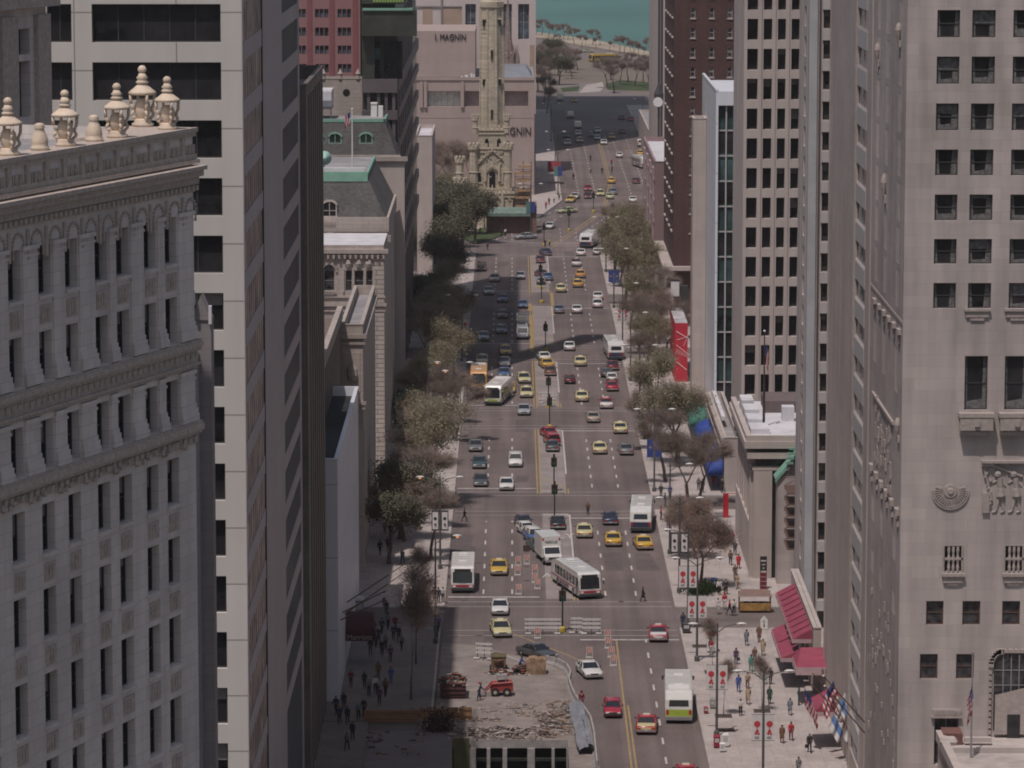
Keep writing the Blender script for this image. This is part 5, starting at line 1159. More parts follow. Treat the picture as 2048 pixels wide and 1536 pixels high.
def make_car(kind='sedan'):
    """front faces -Y, centre of the footprint at the origin"""
    L, Wd, Ht = {'sedan':(5.0,1.86,1.38),'taxi':(5.3,1.96,1.42),'wagon':(4.9,1.88,1.62),'hatch':(4.2,1.68,1.36)}[kind]
    hw = Wd/2; y0 = -L/2; v = thing('car','',''); zb = .22
    hood, belt = .86, .93
    if kind == 'wagon': hood, belt = 1.02, 1.08
    ws = y0+L*.30; rs = L/2-L*(.22 if kind in('sedan','taxi') else .06)
    deck = .96 if kind in ('sedan','taxi') else belt
    b = MB(); b.loft([ring(y0+.03,hw*.86,zb+.12,.56,.62),ring(y0+.14,hw*.94,zb,.64,.70),ring(y0+.5,hw*.985,zb,.74,hood-.08),ring(ws-.1,hw,zb,.82,hood),ring(ws+.35,hw,zb,.86,belt),
        ring(rs-.1,hw,zb,.87,belt+.01),ring(rs+.15,hw,zb,.86,deck-.0),ring(L/2-.35,hw*.98,zb,.80,deck-.05),ring(L/2-.08,hw*.93,zb+.02,.70,deck-.1),ring(L/2,hw*.88,zb+.12,.62,deck-.22)])
    b.build('body', paint('white'), v, True)
    # greenhouse
    def gh(y, w_, z): return [(-w_,y,z),(w_,y,z)]
    tw = hw*.93; rw = hw*.76; zt = Ht-.03
    yf0, yf1 = ws, ws+(.72 if kind!='wagon' else .55); yr1 = rs-(.55 if kind in('sedan','taxi') else (.05 if kind=='wagon' else .35)); yr0 = rs+.12
    g = MB(); g.add([(-tw,yf0,belt-.06),(tw,yf0,belt-.06),(tw,yr0,belt-.06),(-tw,yr0,belt-.06),(-rw,yf1,zt),(rw,yf1,zt),(rw,yr1,zt),(-rw,yr1,zt)],[(0,1,5,4),(1,2,6,5),(2,3,7,6),(3,0,4,7),(4,5,6,7)]); g.build('window_glass', car_glass, v)
    r = MB(); r.loft([[(-rw*.9,yf1-.0,zt+.0),(rw*.9,yf1,zt),(rw*.82,yf1+.02,zt+.035),(-rw*.82,yf1+.02,zt+.035)],[(-rw-.02,yf1+.25,zt-.02),(rw+.02,yf1+.25,zt-.02),(rw*.86,yf1+.25,zt+.06),(-rw*.86,yf1+.25,zt+.06)],
              [(-rw-.02,yr1-.15,zt-.02),(rw+.02,yr1-.15,zt-.02),(rw*.86,yr1-.15,zt+.06),(-rw*.86,yr1-.15,zt+.06)],[(-rw*.95,yr1+.05,zt-.02),(rw*.95,yr1+.05,zt-.02),(rw*.82,yr1+.02,zt+.03),(-rw*.82,yr1+.02,zt+.03)]])
    for s in (-1,1):
        for (ya,yb,w_) in ((yf0,yf1,.045),(yr0,yr1,.07)): r.tube((s*tw*1.0,ya,belt-.05),(s*rw,yb,zt),w_,w_,5)
        ym = (yf1+yr1)/2+.1; r.tube((s*(tw+.005),ym,belt-.05),(s*(rw+.01),ym,zt),.04,.04,4)
        if kind == 'wagon': r.tube((s*tw,yr1-.8,belt-.05),(s*rw,yr1-.8,zt),.05,.05,4)
    r.build('roof', paint('white'), v, True)
    for s in (-1,1):
        for y in (y0+.92, L/2-1.02):
            w_ = MB(); w_.tube((s*(hw-.2),y,.32),(s*(hw+.01),y,.32),.32,.32,14,0); w_.tube((s*(hw),y,.32),(s*(hw+.025),y,.32),.17,.15,10,1); w_.build('wheel', [tyre,hub], v)
    u = MB(); u.box(-hw*.85,hw*.85,y0+.25,L/2-.25,.16,.24); u.build('underside', under, v)
    q = MB(); q.box(-hw*.93,hw*.93,y0-.06,y0+.1,.34,.5); q.build('bumper', chrome if kind!='hatch' else bumper_d, v); q = MB(); q.box(-hw*.93,hw*.93,L/2-.08,L/2+.07,.34,.52); q.build('bumper', chrome if kind!='hatch' else bumper_d, v)
    q = MB(); q.box(-hw*.42,hw*.42,y0+.0,y0+.06,.52,.64); q.build('grille', grille_m, v)
    for s in (-1,1):
        q = MB(); q.box(s*hw*.48,s*hw*.84,y0-.005,y0+.07,.53,.65); q.build('headlight', light_w, v)
        q = MB(); q.box(s*hw*.5,s*hw*.9,L/2-.06,L/2+.02,.58,.72); q.build('tail_light', light_r, v)
        q = MB(); q.box(s*(hw+.02),s*(hw+.2),ws+.35,ws+.47,belt-.03,belt+.1); q.build('wing_mirror', bumper_d, v)
    q = MB(); q.box(-.17,.17,L/2+.072,L/2+.085,.42,.54) if kind!='hatch' else q.box(-.17,.17,L/2+.072,L/2+.085,.42,.54); q.build('licence_plate', plate_m, v)
    if kind == 'taxi':
        q = MB(); q.box(-.32,.32,yf1+.5,yf1+.72,zt+.05,zt+.2); q.build('roof_sign', mat('taxi_sign',(.75,.72,.62),.4,0), v)
        q = MB(); q.loft([[(-hw*.84,y,deck-dz+.012),(hw*.84,y,deck-dz+.012),(hw*.84,y,deck-dz+.03),(-hw*.84,y,deck-dz+.03)] for y,dz in ((rs+.2,0.0),(L/2-.35,.05),(L/2-.09,.1))]); q.box(-hw*.86,hw*.86,L/2-.03,L/2+.012,.55,.76); q.build('boot_lid', paint('white'), v)
    return v
def extrude_profile(pts, hw, mb, cham=.12):
    """side profile (y,z) swept across the width with softened roof edges"""
    n = len(pts); c0 = (sum(p[0] for p in pts)/n, sum(p[1] for p in pts)/n)
    inn = [(c0[0]+(p[0]-c0[0])*.988, c0[1]+(p[1]-c0[1])*.955) for p in pts]
    rings = [[(-hw,p[0],p[1]) for p in inn],[(-hw+cham,p[0],p[1]) for p in pts],[(hw-cham,p[0],p[1]) for p in pts],[(hw,p[0],p[1]) for p in inn]]
    mb.loft(rings)
def make_bus(kind):
    L = 11.6; hw = 1.29; v = thing('bus','',''); y0 = -L/2; y1 = L/2
    P = {'modern':[(y0,.35),(y0-.02,1.15),(y0+.28,2.75),(y0+.5,2.95),(y0+.9,3.0),(y1-2.9,3.0),(y1-2.2,3.02),(y1-.25,2.55),(y1,1.5),(y1,.42)],
         'rounded':[(y0,.35),(y0-.02,1.2),(y0+.2,2.6),(y0+.5,2.95),(y0+.9,3.05),(y1-1.0,3.05),(y1-.45,2.9),(y1-.12,2.3),(y1,1.5),(y1,.42)]}[kind]
    b = MB(); extrude_profile(P, hw, b); b.build('body', [paint('white')], v)
    g = MB(); g.add([(-1.1,y0-.035,1.2),(1.1,y0-.035,1.2),(1.08,y0+.17,2.42),(-1.08,y0+.17,2.42)],[(0,1,2,3)]); g.build('windscreen', car_glass, v)
    g = MB(); g.box(-.9,.9,y0+.14,y0+.24,2.46,2.74); g.build('destination_sign', mat('destination_blind',(.03,.03,.03),.4,0), v)
    for s in (-1,1):
        g = MB(); g.box(s*hw,s*(hw+.015),y0+1.5,y1-1.9,1.35,2.35); g.build('side_window', car_glass, v)
        f_ = MB(); 
        for k in range(8): f_.box(s*(hw+.005),s*(hw+.03),y0+1.5+k*1.25-.05,y0+1.5+k*1.25+.05,1.3,2.4)
        f_.build('window_pillar', paint('white'), v)
        ad = MB(); ad.box(s*(hw+.003),s*(hw+.02),y0+4.2,y0+8.0,.5,.95); ad.build('advert_panel', mat('bus_advert',(.25,.22,.24),.5,.6,1.6,coords='obj'), v)
        dr = MB(); dr.box(s*(hw+.003),s*(hw+.018),y0+.35,y0+1.35,.5,2.4); dr.build('door', car_glass, v)
        for y in (y0+2.3,y1-2.9):
            w_ = MB(); w_.tube((s*(hw-.3),y,.5),(s*(hw+.02),y,.5),.5,.5,14,0); w_.tube((s*hw,y,.5),(s*(hw+.04),y,.5),.26,.22,10,1); w_.build('wheel', [tyre,hub], v)
        q = MB(); q.box(s*.75,s*1.12,y0-.05,y0+.02,.72,.92); q.build('headlight', light_w, v)
        q = MB(); q.box(s*.95,s*1.2,y1-.02,y1+.03,.9,1.35); q.build('tail_light', light_r, v)
        q = MB(); q.tube((s*1.2,y0+.1,2.2),(s*1.5,y0-.2,2.1),.03,.03,4); q.box(s*1.42,s*1.6,y0-.25,y0-.2,1.75,2.15); q.build('wing_mirror', bumper_d, v)
    q = MB(); q.box(-hw,hw,y0-.12,y0+.06,.35,.62); q.build('bumper', bumper_d, v); q = MB(); q.box(-hw*.98,hw*.98,y1-.02,y1+.14,.38,.7); q.build('bumper', chrome if kind=='rounded' else bumper_d, v)
    st = MB()
    st.box(-hw*.97,hw*.97,y0-.045,y0-.02,.72,.98); 
    for s in (-1,1): st.box(s*hw,s*(hw+.01),y0+.3,y1-.1,.98,1.16)
    st.box(-hw*.96,hw*.96,y1+.003,y1+.015,.74,1.38); st.build('stripe', paint('red'), v)
    g = MB()
    if kind == 'modern': g.add([(-.85,y1-.03,1.75),(.85,y1-.03,1.75),(.8,y1-.175,2.35),(-.8,y1-.175,2.35)],[(0,1,2,3)])
    else: g.add([(-.95,y1+.0,1.7),(.95,y1+.0,1.7),(.9,y1-.085,2.3),(-.9,y1-.085,2.3)],[(0,1,2,3)])
    g.build('rear_window', car_glass, v)
    h = MB()
    rb = MB()
    for k in range(7): rb.box(-1.05,1.05,y0+1.6+k*1.2,y0+1.64+k*1.2,3.0,3.02)
    rb.build('roof_seams', fr_gr, v)
    for yy in (y0+3,y1-4.0): h.mark(); h.box(-.45,.45,yy,yy+.8,3.0,3.1)
    if kind == 'rounded': h.mark(); h.box(-1.0,1.0,y1-3.4,y1-1.4,3.02,3.12)
    h.build_parts('roof_hatch', steel_w, v)
    u = MB(); u.box(-hw*.9,hw*.9,y0+.3,y1-.3,.2,.4); u.build('underside', under, v)
    wi = MB()
    for s in (-1,1): wi.tube((s*.1,y0-.07,1.15),(s*.75,y0-.03,1.55),.02,.02,4)
    wi.build('wiper', bumper_d, v)
    return v
def make_truck():
    v = thing('truck','',''); b = MB(); b.box(-1.15,1.15,-1.4,3.2,.7,3.15); b.build('cargo_box', paint('white'), v)
    b = MB(); extrude_profile([(-3.1,.5),(-3.12,1.05),(-2.2,1.25),(-1.75,1.98),(-1.42,2.02),(-1.42,.5)],1.0,b,.08); b.build('cab', paint('white'), v)
    g = MB(); g.add([(-.9,-2.23,1.27),(.9,-2.23,1.27),(.85,-1.8,1.94),(-.85,-1.8,1.94)],[(0,1,2,3)]); g.box(-1.01,-1.0,-2.0,-1.5,1.25,1.85); g.box(1.0,1.01,-2.0,-1.5,1.25,1.85); g.build('windscreen', car_glass, v)
    b = MB(); b.box(-1.0,1.0,-3.25,-3.08,.45,.68); b.build('bumper', chrome, v); b = MB(); b.box(-.6,.6,-3.15,-3.11,.72,.98); b.build('grille', grille_m, v)
    for s in (-1,1):
        b = MB(); b.box(s*.64,s*.9,-3.16,-3.11,.75,.95); b.build('headlight', light_w, v); b = MB(); b.box(s*.85,s*1.08,-1.44,-1.41,2.75,2.95); b.build('marker_light', light_r, v)
        for y in (-2.2,2.0): w_ = MB(); w_.tube((s*.78,y,.42),(s*1.12,y,.42),.42,.42,14,0); w_.tube((s*1.1,y,.42),(s*1.15,y,.42),.2,.2,10,1); w_.build('wheel', [tyre,hub], v)
    b = MB(); b.box(-.95,.95,-2.6,3.0,.4,.69); b.build('underside', under, v)
    me = text_mesh('RESCUE', .42, .01, mat('dark_letters',(.03,.028,.028),.5,0)); o = link('lettering', me, v, (0,-1.42,2.35)); o.rotation_euler = (R(90),0,0)
    return v
def make_van():
    v = thing('van','',''); b = MB(); extrude_profile([(-2.5,.4),(-2.52,.95),(-1.9,1.15),(-1.35,1.95),(-1.1,2.05),(2.4,2.05),(2.5,1.9),(2.52,.4)],.98,b,.1); b.build('body', paint('white'), v)
    g = MB(); g.add([(-.85,-1.93,1.18),(.85,-1.93,1.18),(.8,-1.42,1.9),(-.8,-1.42,1.9)],[(0,1,2,3)]); g.build('windscreen', car_glass, v); g = MB(); g.add([(-.75,2.515,1.3),(.75,2.515,1.3),(.72,2.505,1.85),(-.72,2.505,1.85)],[(0,1,2,3)]); g.build('rear_window', car_glass, v)
    for s in (-1,1):
        g = MB(); g.box(s*.975,s*.99,-1.5,2.2,1.3,1.82); g.build('side_window', car_glass, v)
        for y in (-1.6,1.6): w_ = MB(); w_.tube((s*.75,y,.36),(s*1.0,y,.36),.36,.36,14,0); w_.tube((s*.99,y,.36),(s*1.02,y,.36),.17,.17,10,1); w_.build('wheel', [tyre,hub], v)
        b = MB(); b.box(s*.6,s*.88,-2.56,-2.5,.65,.85); b.build('headlight', light_w, v); b = MB(); b.box(s*.78,s*.96,2.5,2.55,.8,1.25); b.build('tail_light', light_r, v)
    b = MB(); b.box(-.95,.95,-2.65,-2.48,.35,.55); b.build('bumper', bumper_d, v); b = MB(); b.box(-.95,.95,2.48,2.65,.35,.55); b.build('bumper', bumper_d, v)
    return v
# boot / body parts recoloured per vehicle
PROTO = {}
def proto(k):
    if k not in PROTO:
        PROTO[k] = make_bus(k[4:]) if k.startswith('bus_') else make_truck() if k == 'truck' else make_van() if k == 'van' else make_car(k)
        CH[PROTO[k].name] = list(PROTO[k].children)
    return PROTO[k]
HALF = {'sedan':2.5,'taxi':2.65,'wagon':2.45,'hatch':2.1,'bus_modern':5.8,'bus_rounded':5.8,'truck':3.2,'van':2.55}
NAMES = {'sedan':'car','taxi':'taxi','wagon':'station_wagon','hatch':'hatchback','bus_modern':'bus','bus_rounded':'bus','truck':'truck','van':'van'}
GROUPS = {'F':'vehicles coming toward the camera','R':'vehicles driving away from the camera'}
used = set()
def vehicle(kind, cols, px, py, d, label, yaw=0, name=None, cat=None):
    """nearest bumper's ground point at (px,py); d = F shows its front, R its rear; yaw in degrees turns the front to the right (F) or left (R)"""
    p = proto(kind); g = G(px,py); h = HALF[kind]
    th = R(yaw)+(0 if d == 'F' else math.pi); cx, cy = g.x, g.y
    # centre lies h behind the near bumper
    cx -= math.sin(R(yaw))*h*(1 if d == 'F' else -1)*1.0 if d == 'F' else math.sin(R(yaw))*h*-1; cy += math.cos(R(yaw))*h
    if kind in used: v = dup(p, (cx,cy,.01), th)
    else: v = p; v.location = (cx,cy,.01); v.rotation_euler.z = th; used.add(kind)
    v.name = name or NAMES[kind]; tag(v, label, cat or NAMES[kind].replace('_',' '), 'vehicles on the avenue')
    cols = cols if isinstance(cols, (list,tuple)) else [cols]
    body, top, boot, st = (list(cols)+[None]*4)[:4]; top = top or body
    for c in v.children:
        n = c.name.split('.')[0]
        if n in ('body','cab','cargo_box'): recol(c, paint(body))
        elif n in ('roof','window_pillar'): recol(c, paint(top))
        elif n == 'boot_lid': recol(c, paint(boot or body))
        elif n == 'stripe' and st: recol(c, paint(st))
    return v
V = vehicle
V('bus_modern',['white',None,None,'red'],925,1187,'F','white city bus with red front stripe at the left kerb')
V('taxi','yellow',998,1153,'F','bright yellow taxi just right of the kerbside white bus')
V('sedan','white',1000,1233,'F','white sedan crossing the first crosswalk behind the cream taxi')
V('taxi','cream',1006,1277,'F','cream taxi turning slightly at the near intersection',6)
V('bus_modern',['white',None,None,'red'],1180,1199,'F','white city bus swerving diagonally round the median barricades',15)
V('truck','white',1108,1132,'F','white box truck with dark lettering nosing out of the turn queue',10)
V('wagon',['bright blue','white'],1079,1090,'F','blue and white utility wagon in the turn queue behind the box truck',14)
V('sedan','teal',1085,1106,'F','dark teal car half hidden beside the white box truck',14)
V('hatch','white',1063,1073,'F','small white car behind the blue and white wagon',16)
V('sedan','purple',1051,1060,'F','dark purple car at the back of the turn queue',6)
V('sedan','black',1116,1061,'R','black sedan with red tail lamps waiting beside the median island')
V('taxi','cream',1169,1078,'R','cream taxi seen from behind in the lane right of the median')
V('taxi',['yellow',None,'yellow'],1227,1095,'R','amber taxi seen from behind left of the yellow taxi')
V('taxi','yellow',1283,1102,'R','yellow taxi pulling out just behind the parked white bus',5)
V('sedan','dark blue',1221,1052,'R','dark blue sedan with bright red tail lamps near the second crosswalk')
V('bus_modern',['white',None,None,'dark blue'],1291,1067,'R','white bus with blue rear band stopped at the right kerb',-3)
V('sedan','white',1013,983,'F','white sedan stopping at the second crosswalk line')
V('wagon','white',1031,936,'F','white wagon coming down the middle left lane')
V('sedan',['grey','grey'],951,905,'F','grey sedan with pale bumper in the left kerb lane under the tree')
V('sedan','teal',958,939,'F','dark teal sedan in the left kerb lane under the tree')
V('sedan','dark grey',961,975,'F','dark car half hidden by the near left tree')
V('sedan','red',1091,878,'R','red sedan at the head of the turn lane queue',10)
V('wagon','red',1099,893,'R','red wagon second in the turn lane queue',8)
V('sedan','dark grey',1105,905,'R','dark grey sedan last in the turn lane queue behind two red cars')
V('taxi','cream',1200,910,'R','cream taxi alone right of the long white turn lane line')
V('sedan','grey',1253,912,'R','grey sedan in the right kerb lane below the cream taxi')
V('taxi','cream',1241,869,'R','cream taxi near the right kerb at the third intersection')
V('sedan','tan',1187,847,'R','pale beige sedan crossing the third intersection')
V('sedan','silver',1048,832,'F','silver blue sedan with glinting roof crossing the third intersection')
V('taxi',['white','red','white'],1213,819,'R','taxi with red roof and white body at the third stop line')
V('taxi','cream',1164,805,'R','cream taxi seen from behind left of the red roofed taxi')
V('taxi','cream',1053,797,'F','cream taxi facing the camera beside the green and white bus')
V('taxi','cream',1050,768,'F','cream taxi coming beside the yellow marked median, second in line',4)
V('sedan','red',1225,784,'R','bright red sedan close behind a white car near the right kerb')
V('hatch','white',1224,765,'R','small white car just ahead of the bright red sedan')
V('hatch','teal',1217,756,'R','dark small car beside the maroon car behind the right bus',-6)
V('sedan','maroon',1226,742,'R','maroon sedan close behind the white bus at the right')
V('bus_modern',['white',None,None,'dark blue'],1225,722,'R','white bus with blue rear band leading the right lane queue',3)
V('hatch','maroon',1140,769,'R','small maroon car in the lane right of the median')
V('sedan','brown',1101,753,'R','brown grey sedan last in the turn lane behind a yellow taxi')
V('taxi','yellow',1088,738,'R','yellow taxi in the turn lane between a white and a brown car',8)
V('sedan','white',1083,724,'R','white sedan with blue windows ahead of the yellow taxi in the turn lane',8)
V('taxi','cream',1161,734,'R','pale green cream taxi seen from behind by the fourth stop line')
V('sedan','white',1139,703,'R','white sedan driving away through the fourth intersection')
V('taxi','yellow',1012,712,'F','yellow taxi at the edge of the crossing tower shadow',3)
V('sedan','grey',1009,735,'F','dull purple grey sedan following the yellow taxi')
V('taxi','cream',964,731,'F','cream taxi ahead of the orange school bus near the left kerb')
V('bus_rounded',['orange',None,None,'yellow'],957,783,'F','orange school bus waiting at the left kerb',0,'school_bus','school bus')
V('bus_rounded',['white',None,None,'lime'],985,812,'F','green and white city bus coming out from behind the school bus',-9)
V('taxi','yellow',1018,788,'F','yellow car hidden beside the green and white bus')
V('sedan','blue',1008,757,'F','dark blue car glimpsed behind the green and white bus')
V('van','silver',1045,680,'F','silver van in the tower shadow nearest the median')
V('van','dark grey',1044,656,'F','dark van in the tower shadow just behind the silver van')
V('sedan','blue grey',1003,669,'F','blue grey car deep in the tower shadow, middle lane')
V('sedan','silver',967,683,'F','pale car in shadow beside the left tree')
V('sedan','brown',1005,638,'F','brown car in the tower shadow, middle lane')
V('hatch','blue',1046,618,'F','small blue car at the shadow edge by the yellow bordered median')
V('sedan','blue',1005,606,'F','blue car in shadow below two pale cars')
V('sedan','silver',979,591,'F','pale car on the fifth stop line in shadow',4)
V('sedan','tan',989,565,'F','beige car in shadow behind the fifth stop line')
V('hatch','silver',1041,560,'F','silver blue car in sunlight at the fifth stop line')
V('wagon','white',1195,617,'R','white wagon with red tail lamps behind another white car at right')
V('sedan','white',1196,601,'R','white car just ahead of the white wagon at right')
V('sedan','white',1154,628,'R','bright white sedan right of the yellow bordered median')
V('sedan','blue grey',1118,628,'R','blue grey sedan beside the bright white sedan')
V('taxi','cream',1122,586,'R','cream taxi driving through the fifth intersection')
V('taxi',['yellow',None,'orange'],1156,576,'R','yellow taxi with pinkish rear behind the orange taxi')
V('taxi','orange',1161,557,'R','orange yellow taxi leading the yellow taxi')
V('hatch','silver',1082,570,'R','silver small car last in the far turn lane queue')
V('sedan','blue',1091,562,'R','blue car in the far turn lane queue',8)
V('sedan','maroon',1077,556,'R','maroon car at the head of the far turn lane queue',12)
V('taxi',['white','maroon','white'],1153,534,'R','taxi with maroon roof and white rear')
V('sedan','white',1162,513,'R','white sedan ahead of the maroon roofed taxi')
V('hatch','white',1194,511,'R','pinkish white small car right behind the far white bus')
V('bus_modern',['white',None,None,'dark blue'],1190,497,'R','far white bus partly hidden by the right tree',-10)
V('sedan','maroon',1081,527,'R','maroon car with bright tail lamps in the sixth turn lane')
V('sedan','dark blue',1086,512,'R','dark car at the head of the sixth turn lane',12)
V('wagon','brown',963,543,'F','reddish brown car at the left kerb beyond the tower shadow')
V('sedan','white',1095,459,'F','white sedan rounding the bend opposite the water tower lawn',-12)
V('sedan','silver',1030,479,'F','silver sedan turning out of the side street by the water tower lawn',-65)
V('sedan','pale green',1115,427,'F','pale green sedan turning beside the brick wall of the water tower',-60)
V('taxi','cream',1224,443,'R','pale yellow taxi beyond the bend on the right')
V('taxi','yellow',1138,406,'F','yellow taxi near the red awning across from the water tower',-10)
V('sedan','white',1147,399,'F','white sedan beside the yellow taxi across from the water tower',-10)
V('sedan','red',1176,383,'F','red sedan coming toward the bend')
V('sedan','maroon',1176,398,'F','maroon sedan just in front of the red sedan')
V('taxi','cream',1201,393,'F','cream taxi with a glinting headlamp beyond the bend')
V('sedan','pale green',1220,399,'R','pale green car beyond the bend in the turn lane')
V('sedan','blue grey',1227,390,'R','blue grey car ahead of the pale green car')
V('taxi','yellow',1223,368,'R','bright yellow taxi alone beyond the bend')
V('sedan','white',1266,406,'R','white car by the right kerb beyond the bend')
V('sedan','maroon',1273,368,'R','dark red car by the right kerb below the far bus')
V('bus_modern',['white',None,None,'dark blue'],1275,338,'R','most distant white bus at the right kerb',12)
V('sedan','white',1239,316,'R','white car with red lamps left of the most distant bus')
V('taxi','yellow',1281,312,'R','yellow taxi just beyond the most distant bus')
V('van','white',1282,294,'R','white van beyond the most distant bus')
V('sedan','maroon',1245,268,'R','dark red car just outside the far shadow')
V('taxi','yellow',1224,279,'F','gold car with a strong glint near the far shadow')
V('sedan','white',1208,290,'F','white front car of the far group beside the gold car')
V('sedan','purple',1203,280,'F','purple car in the far group',4)
V('hatch','white',1195,281,'F','small white car left in the far group')
V('sedan','white',1196,266,'F','white car at the back of the far group at the shadow edge')
V('hatch','grey',1182,274,'F','small grey car left of the far group')
V('taxi','cream',1160,286,'F','cream taxi in the far left column of traffic')
V('sedan',['white',None,None],1157,272,'F','white car with red front behind the far cream taxi')
V('van','white',1156,258,'F','white van half in the far shadow')
V('van','silver',1141,238,'F','silver van inside the far shadow')
V('taxi',['white','white','red'],1135,291,'F','white and red taxi far left by the kerb')
V('sedan','dark grey',1133,276,'F','dark car behind the far white and red taxi')
V('sedan','maroon',1243,240,'R','red car within the far shadow, left one')
V('sedan','red',1262,243,'R','red car within the far shadow, right one')
V('taxi','yellow',1148,205,'F','yellowish car at the top of the shadowed far junction')
V('van','silver',1120,203,'F','pale blue van at the top left of the far junction')
V('bus_rounded',['yellow',None,None,'yellow'],1180,124,'F','yellow bus on the shore road before the lake',-60,'school_bus','bus')
V('sedan','pale green',1163,105,'F','pale car on the shore road above the yellow bus',-70)
V('sedan','red',1088,89,'F','small red car far left on the shore road',-70)
V('sedan','dark grey',1104,1322,'F','blurred dark grey sedan squeezing past the rubble pile',38)
V('sedan','white',1189,1360,'F','white sedan passing the curved concrete barrier',12)
V('hatch','red',1226,1438,'F','crimson small car left of the double yellow line')
V('taxi',['red','red','cream'],1298,1471,'R','red taxi with a cream boot right of the double yellow line',-3)
V('taxi',['red','red','white'],1320,1286,'R','red taxi with white boot and tailgate at the near right lane',-2)
V('bus_rounded',['white',None,None,'lime'],1366,1448,'R','large green and white bus at the near right kerb',-2)
V('taxi',['red','red','cream'],1374,1574,'R','red roofed taxi cut off by the bottom edge of the photo')
# ================================================================ TREES
bark = mat('grey_brown_bark',(.13,.10,.085),.95,.25,2,coords='obj')
twig_m = mat('brown_twigs',(.36,.29,.25),.95,.3,1.5,coords='obj')
bud = mat('olive_spring_leaves',(.42,.385,.25),.9,.3,.5,coords='obj',tint=(.28,.265,.18))
dark_leaf = mat('dark_evergreen_leaves',(.15,.145,.095),.95,.35,.7,coords='obj',tint=(.09,.088,.065))
rust_leaf = mat('rusty_buds',(.40,.25,.19),.95,.3,.7,coords='obj',tint=(.30,.20,.165))
shrub_leaf = mat('shrub_green_leaves',(.045,.07,.025),.95,.3,1,coords='obj')
for q_ in (bud,rust_leaf,shrub_leaf,twig_m): leafmat(q_)
def tree_proto(name, Ht, rad, trunk_h, leafm, nleaf, lsize, ntw, seed, spread=.9):
    rn = random.Random(seed); T = thing(name,'',''); W = MB(); tips = []
    def grow(p, d, L, r, dep):
        q = p; segs_ = 3
        for i in range(segs_):
            d = (d+Vector((rn.uniform(-.16,.16),rn.uniform(-.16,.16),rn.uniform(-.03,.12)))).normalized(); n_ = q+d*L/segs_; r2 = r*(1-.14*(i+1)/1.0)
            W.tube(q,n_,r,max(.02,r*.84),5 if dep<2 else 3,caps=dep>0); q = n_; r = r*.84
            if dep>=2: tips.append(q.copy())
        if dep >= 4: return
        k = rn.choice((2,3,3)) if dep<3 else 3
        for j in range(k):
            a = 2*math.pi*(j+rn.random()*.6)/k; t = rn.uniform(.45,.95)*spread
            u = d.orthogonal().normalized(); v_ = d.cross(u); nd = (d+(u*math.cos(a)+v_*math.sin(a))*t).normalized(); nd.z = nd.z*.8+.12
            grow(q, nd.normalized(), L*rn.uniform(.58,.78), r*.66, dep+1)
    W.tube((0,0,-.1),(0,0,.3),.34*rad/4,.24*rad/4,7)
    grow(Vector((0,0,.2)), Vector((rn.uniform(-.05,.05),rn.uniform(-.05,.05),1)), trunk_h, .22*rad/4+.03, 0)
    zmax = max(t.z for t in tips); rmax = max(math.hypot(t.x,t.y) for t in tips)
    sx, sz = rad/rmax, Ht/zmax
    W.v = [(x*(sx if z>trunk_h*.8 else 1+(sx-1)*max(0,z)/(trunk_h*.8)),y*(sx if z>trunk_h*.8 else 1+(sx-1)*max(0,z)/(trunk_h*.8)),z*sz) for x,y,z in W.v]; tips = [Vector((t.x*sx,t.y*sx,t.z*sz)) for t in tips]
    tr = W.build('trunk', bark, T); Cn = MB()
    for i in range(ntw):
        t = rn.choice(tips); d = Vector((t.x*.5+rn.gauss(0,.6),t.y*.5+rn.gauss(0,.6),rn.gauss(.7,.6))).normalized()*rn.uniform(.5,1.7); o = d.orthogonal().normalized()*.02
        a = t+Vector((rn.gauss(0,.3),rn.gauss(0,.3),rn.gauss(0,.25))); b_ = a+d; Cn.add([a-o,a+o,b_],[(0,1,2)],1)
    clumps = [rn.choice(tips)+Vector((rn.gauss(0,.25),rn.gauss(0,.25),rn.gauss(0,.2))) for _ in range(max(1,nleaf//34))]
    for i in range(nleaf):
        c = rn.choice(clumps) if rn.random()<.5 else rn.choice(tips)*rn.uniform(.82,1.04); s_ = .75; p = c+Vector((rn.gauss(0,s_),rn.gauss(0,s_),rn.gauss(0,s_*.75))); a = Vector((rn.gauss(0,1),rn.gauss(0,1),rn.gauss(0,1))).normalized(); b_ = a.orthogonal().normalized(); c2 = a.cross(b_); z_ = lsize*rn.uniform(.5,1.3)
        Cn.add([p-b_*z_,p+c2*z_*.6,p+b_*z_,p-c2*z_*.6],[(0,1,2,3)],0)
    o = Cn.build('crown', [leafm, twig_m], T); CH[T.name] = [tr,o]; return T
TP = {'olive':tree_proto('spring_tree',10.5,5.4,3.0,bud,11000,.12,4600,3),'olive2':tree_proto('spring_tree',9.5,4.6,2.6,bud,10500,.12,3600,9),'bare':tree_proto('bare_tree',9.0,4.0,2.8,twig_m,300,.07,5200,5),
      'rust':tree_proto('bare_tree',7.0,3.2,2.0,rust_leaf,6500,.075,4200,8,1.1),'dark':tree_proto('dark_tree',11,5.6,2.6,dark_leaf,15000,.17,1500,12),'thin':tree_proto('young_tree',8.5,1.5,3.0,rust_leaf,900,.06,1500,21,.5)}
tused = set()
TKIND = {'olive':'spreading olive budded tree','olive2':'olive budded tree','bare':'bare twiggy tree','rust':'rusty budded small tree','dark':'dense dark green tree','thin':'thin young street tree'}
def tree(k, x, y, label, rz=0, s=1.0, g=None):
    p = TP[k]; z = .15
    if k in tused: t = dup(p,(x,y,z),rz,scale=(s,s,s))
    else: t = p; t.location = (x,y,z); t.rotation_euler.z = rz; t.scale = (s,s,s); tused.add(k)
    tag(t, label, 'tree', g or 'street trees along the avenue'); return t
